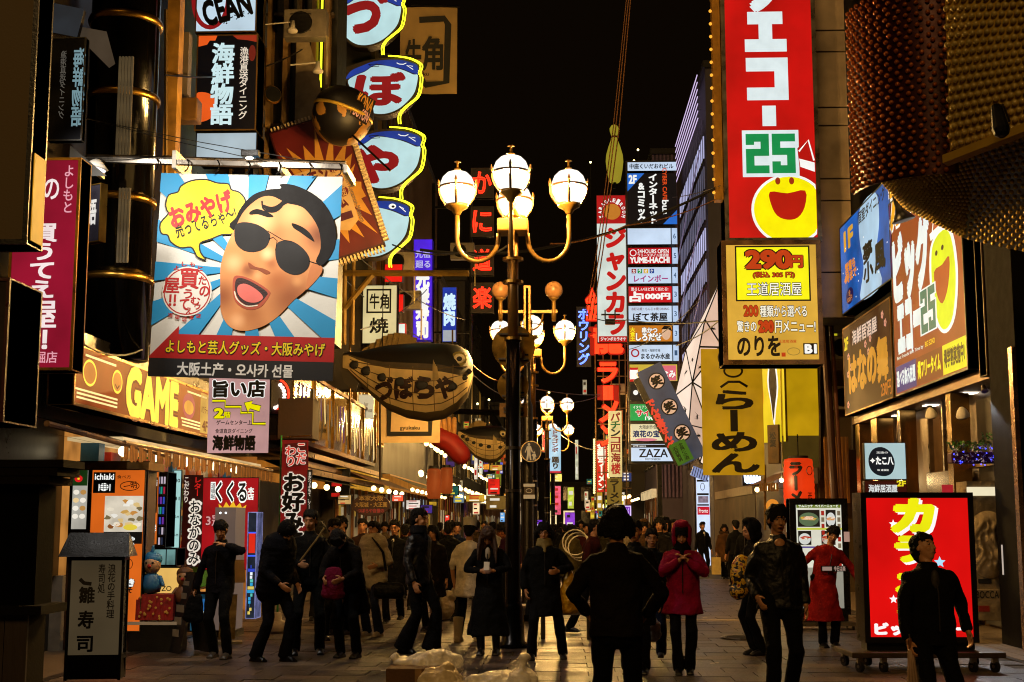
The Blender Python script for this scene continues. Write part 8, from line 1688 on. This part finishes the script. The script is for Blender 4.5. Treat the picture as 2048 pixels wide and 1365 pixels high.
# 13 woman with scarf
b_, w_, q = person('woman with glasses, check scarf and dark coat, one fist raised', 1088, 16.6, 1.64, face=4, head=(3, -6), lw=(.16, -.24, 1.1), rw=(-.24, -.08, .86), hints=[None, (1, .3, -.6)], feet=[(-.17, -.06), (.24, .06)], top='coat', topc='#0b0b0c', botc='#0d1018', hair='bob', scarf='#8a7848', glasses=True, curl=1.3)
plastic_bag('long yellow translucent carrier bag hanging from the scarf woman\'s arm', P(1137, 1125, D=16.6), '#c8941c', .52, .15)
# 14 big dark back
b_, w_, q = person('large dark figure in a brown black jacket seen from behind, nearest the centre', 1232, 9.6, 1.74, face=178, head=(2, 0), rw=(-.2, -.2, .95), lw=(.2, -.2, .95), hints=[(-1, .6, -.1), (1, .6, -.1)], topc='#1a100b', botc='#040405', hair='bob', fat=1.04, flare=.05, showface=False, toplen=-.02, headcover='collar')
# 15.. around
person('man in a red and blue jacket walking behind the large dark figure', 1178, 20.5, 1.7, face=70, lean=8, head=(5, 0), rw=(-.2, -.2, .9), feet=[(-.1, .3, .02), (.1, -.22)], topc='#3a100c', hair='short', near=False)
person('woman with parted hair in a black coat right behind the large dark figure', 1268, 15, 1.66, face=-8, top='coat', topc='#09090a', hair='short', rw=(-.24, -.06, .86))
b_, w_, q = person('short man with glasses in dark jacket and jeans beside the pink coat', 1302, 16.4, 1.56, face=-6, head=(-4, 8), rw=(-.25, -.12, .84), topc='#0a0a0d', botc='#161c30', glasses=True, shoec='#4a4640', feet=[(-.14, -.14), (.1, .14, .04)], flare=.01)
plastic_bag('small clear carrier bag held low by the short man with glasses', P(1302, 1212, D=15.9), '#a89c90', .3, .13)
# 18 pink coat
person('woman in a bright pink hooded coat with both hands at her chin', 1362, 15.0, 1.62, face=-4, head=(16, 0), rw=(-.03, -.19, 1.3), lw=(.05, -.19, 1.3), hints=[(-1, .1, -.7), (1, .1, -.7)], top='coat', toplen=-.14, topc='#8c0a3c', botc='#060607', hair='bangs', headcover='hood', scarf='#0c0a0c', feet=[(-.06, -.03), (.07, .03)])
# 19.. far right
person('woman in a brown coat with a fur collar and pale paper bag, far right side', 1447, 41, 1.62, top='coat', topc='#4a3018', headcover='fur', hair='bob', near=False, feet=[(-.05, 0), (.06, 0)])
pg = empty('paper_bag', P(1432, 1115, D=40.6), label='pale yellow paper bag hanging beside the brown coat', cat='bag'); MB().box(-.13, -.06, -.5, .13, .06, .0).build('bag_body', paint('#b8a060', .7), pg); MB().tube([(-.07, 0, 0), (-.04, 0, .16), (.04, 0, .16), (.07, 0, 0)], .008, 4).build('handle', WOODM, pg)
person('man in a dark suit in front of the poster stack', 1404, 43, 1.7, face=20, topc='#0a0a0c', shirt='#c8c0b0', near=False)
person('man in a dark jacket by the stall left of the walking young man', 1492, 31, 1.72, face=-30, topc='#0b0a0a', near=False)
# 22 backpack person
b_, w_, q = person('person with a patterned backpack mostly hidden by the walking young man', 1507, 17.2, 1.66, face=-75, lean=3, head=(10, 0), topc='#181412', botc='#09090a', feet=[(-.06, .0), (.08, .04)], rw=(-.2, -.15, 1.0), hair='none', headcover='hood')
m = MB(); m.ball((0, 0, 0), (.14, .1, .25), 16, 12); m.ball((-.05, 0, -.2), (.12, .1, .1), 12, 8)
ym, yn_, yb_, yo = _new('patterned_cloth'); N = yn_.nodes; L = yn_.links; tc = N.new('ShaderNodeTexCoord'); vo = N.new('ShaderNodeTexNoise'); vo.inputs['Scale'].default_value = 16; cr = N.new('ShaderNodeValToRGB'); cr.color_ramp.interpolation = 'CONSTANT'
cr.color_ramp.elements[0].color = lin('#0c0806'); cr.color_ramp.elements[1].position = .48; cr.color_ramp.elements[1].color = lin('#c89a18'); e_ = cr.color_ramp.elements.new(.6); e_.color = lin('#7a1c10')
L.new(tc.outputs['Object'], vo.inputs['Vector']); L.new(vo.outputs[0], cr.inputs[0]); L.new(cr.outputs[0], yb_.inputs['Base Color'])
held('backpack', 'yellow and black patterned backpack hanging behind the walking young man', 'backpack', P(1484, 1150, D=16.9), m, ym, disp=.03)
# 23 walking young man
b_, w_, q = person('young man in a black leather jacket over a black round neck shirt, walking forward', 1553, 12.4, 1.79, face=4, head=(2, 6), rw=(-.21, -.12, .92), lw=(.23, -.0, .85), feet=[(-.1, -.16), (.12, .2, .05)], hints=[(-.35, 1, 0), (.3, 1, 0)], fat=1.08, topm=paint('#070709', .5, 0, .3, 9, .8, 22, spec=.35), botc='#060607', hair='bangs', toplen=-.02)
MB().ball((-.0, -.075, 1.42), (.055, .045, .06), 14, 10).build('bare_neckline', SKIN, b_, smooth=True)
# 24 red coat woman
b_, w_, q = person('smiling woman in a long red festival coat with a lettered sash, leaning sideways', 1640, 18.3, 1.62, face=8, side=12, lean=8, head=(4, -8), rw=(-.3, -.12, .98), lw=(.55, -.2, .78), hints=[None, (.3, .4, .8)], feet=[(-.02, 0), (.16, .02)], top='longcoat', topc='#96160f', botc='#08080a', hair='bangs', curl=.15)
sb2 = Board('tmp', None, None, (0, 0, 100, 12), (0, 0, 0), .34, .075, depth=.01); sb2.rect(0, 0, 100, 12, BLK, 'sash'); sb2.rect(6, 2, 44, 10, gl('#c8a898', .5), 'sash_plate', 2); sb2.T('今日は楽', (52, 1, 97, 11), gl('#c8a898', .6), bold=.04, lay=3)
for ch in list(sb2.root.children): ch.parent = b_; ch.location = (.07, -.235, 1.03)
bpy.data.objects.remove(sb2.root)
# 25 man looking up with umbrella
b_, w_, q = person('man in a dark open collar jacket looking up to the right, holding a closed umbrella', 1850, 10.2, 1.56, face=14, head=(-24, 26), rw=(-.3, -.2, .86), lw=(.36, .04, .9), hints=[(-1, .6, -.2), (.6, .8, 0)], topc='#0c0a09', botc='#050506', hair='short', shirt='#2a2420', fat=1.2, curl=1.3, feet=[(-.12, 0), (.14, 0)])
um = empty('umbrella', w_[0]+Vector((0, -.04, -.05)), (R(3), R(-3), 0), label='closed pale umbrella held by the man looking up', cat='umbrella'); j = MB()
for k in range(8): a_ = R(45*k); j.loft([(.012*math.cos(a_), .012*math.sin(a_), -.02), (.03*math.cos(a_), .03*math.sin(a_), -.25), (.034*math.cos(a_+.4), .034*math.sin(a_+.4), -.42), (.008*math.cos(a_), .008*math.sin(a_), -.68)], [.009, .013, .012, .005], 6)
j.build('folded_canopy', paint('#a88a70', .4, 0, .4, 6, .3, 20), um, smooth=True); MB().tube([(0, 0, .1), (0, 0, -.76)], .006, 6).build('shaft', STEEL, um); MB().loft([(0, 0, -.02), (0, 0, .06)], [.013, .014], 8).build('handle', WOODM, um)
# 26 close dark head at the lower right edge
person('very near dark haired figure cut by the lower right corner', 2085, 5.2, 1.2, face=170, topc='#050404', hair='bob', showface=False, headcover='collar', near=False)
# 27 crowd down the street
cc = ['#0b0a0a', '#14100c', '#1c140e', '#0c0e14', '#2a1810', '#101010', '#3a2c1c']
rc_ = random.Random(21)
crowd = [(1128, 40, 'short', 'grey coat'), (1108, 44, 'short', 'black coat'), (1146, 37, 'bob', 'brown coat'), (1172, 33, 'short', 'dark red coat'), (1212, 28, 'short', 'olive jacket'), (1288, 26, 'bob', 'tan hood'), (1310, 34, 'short', 'black hood'), (1330, 38, 'bob', 'light coat'), (1345, 30, 'short', 'blue black jacket'),
         (1318, 24, 'bob', 'charcoal jacket'), (1270, 45, 'short', 'pale cap and black jacket'), (985, 31, 'short', 'white jacket and dark strap'), (1002, 36, 'bob', 'orange brown coat'), (952, 30, 'short', 'black jacket'), (968, 40, 'short', 'dark coat'), (1098, 58, 'short', 'black suit'), (1122, 62, 'bob', 'dark dress'), (1155, 55, 'short', 'grey suit'), (1190, 50, 'short', 'brown jacket'), (1240, 52, 'bob', 'black dress'),
         (1225, 38, 'short', 'navy coat'), (1470, 36, 'short', 'dark grey jacket'), (820, 30, 'bob', 'wine red coat'), (880, 34, 'short', 'grey brown coat'), (640, 23, 'bob', 'dull green coat'), (726, 24, 'short', 'dark jacket with a pale collar'), (812, 26, 'short', 'slate jacket'), (770, 32, 'bob', 'beige coat'), (915, 27, 'short', 'dark blue jacket'), (1020, 28, 'bob', 'plum coat'), (1062, 33, 'short', 'charcoal coat'), (1082, 36, 'bob', 'rust jacket'),
         (1140, 29, 'short', 'khaki jacket'), (1200, 35, 'short', 'denim jacket'), (1256, 30, 'bob', 'cream coat'), (1330, 27, 'short', 'deep grey hood'), (1296, 42, 'short', 'chocolate coat'), (1162, 46, 'bob', 'ash coat')]
for k, (u, D, hr_, desc) in enumerate(crowd):
    col = {'white jacket and dark strap': '#a8a090', 'tan hood': '#4a3420', 'light coat': '#6a5a40', 'orange brown coat': '#5a3018', 'wine red coat': '#3a0c14', 'dark red coat': '#3a100c', 'olive jacket': '#2a2410', 'navy coat': '#0c1020', 'beige coat': '#6e5c40', 'cream coat': '#8a7c64', 'rust jacket': '#5a2410', 'denim jacket': '#18284a', 'khaki jacket': '#4a4020', 'plum coat': '#2e0e24', 'dull green coat': '#1c2814', 'ash coat': '#4a4640', 'dark blue jacket': '#101a34'}.get(desc, cc[k % 7])
    person('distant pedestrian in a %s, %s of the crowd' % (desc, 'left part' if u < 1060 else 'middle' if u < 1200 else 'right part'), u, D, rc_.uniform(1.6, 1.76), face=rc_.choice([0, 10, 170, 185, -15, 200]), top=rc_.choice(['coat', 'jacket']), topc=col, hair=hr_, near=False, feet=[(-.1, rc_.uniform(-.1, .1)), (.1, rc_.uniform(-.1, .1))], headcover='hood' if 'hood' in desc else None)
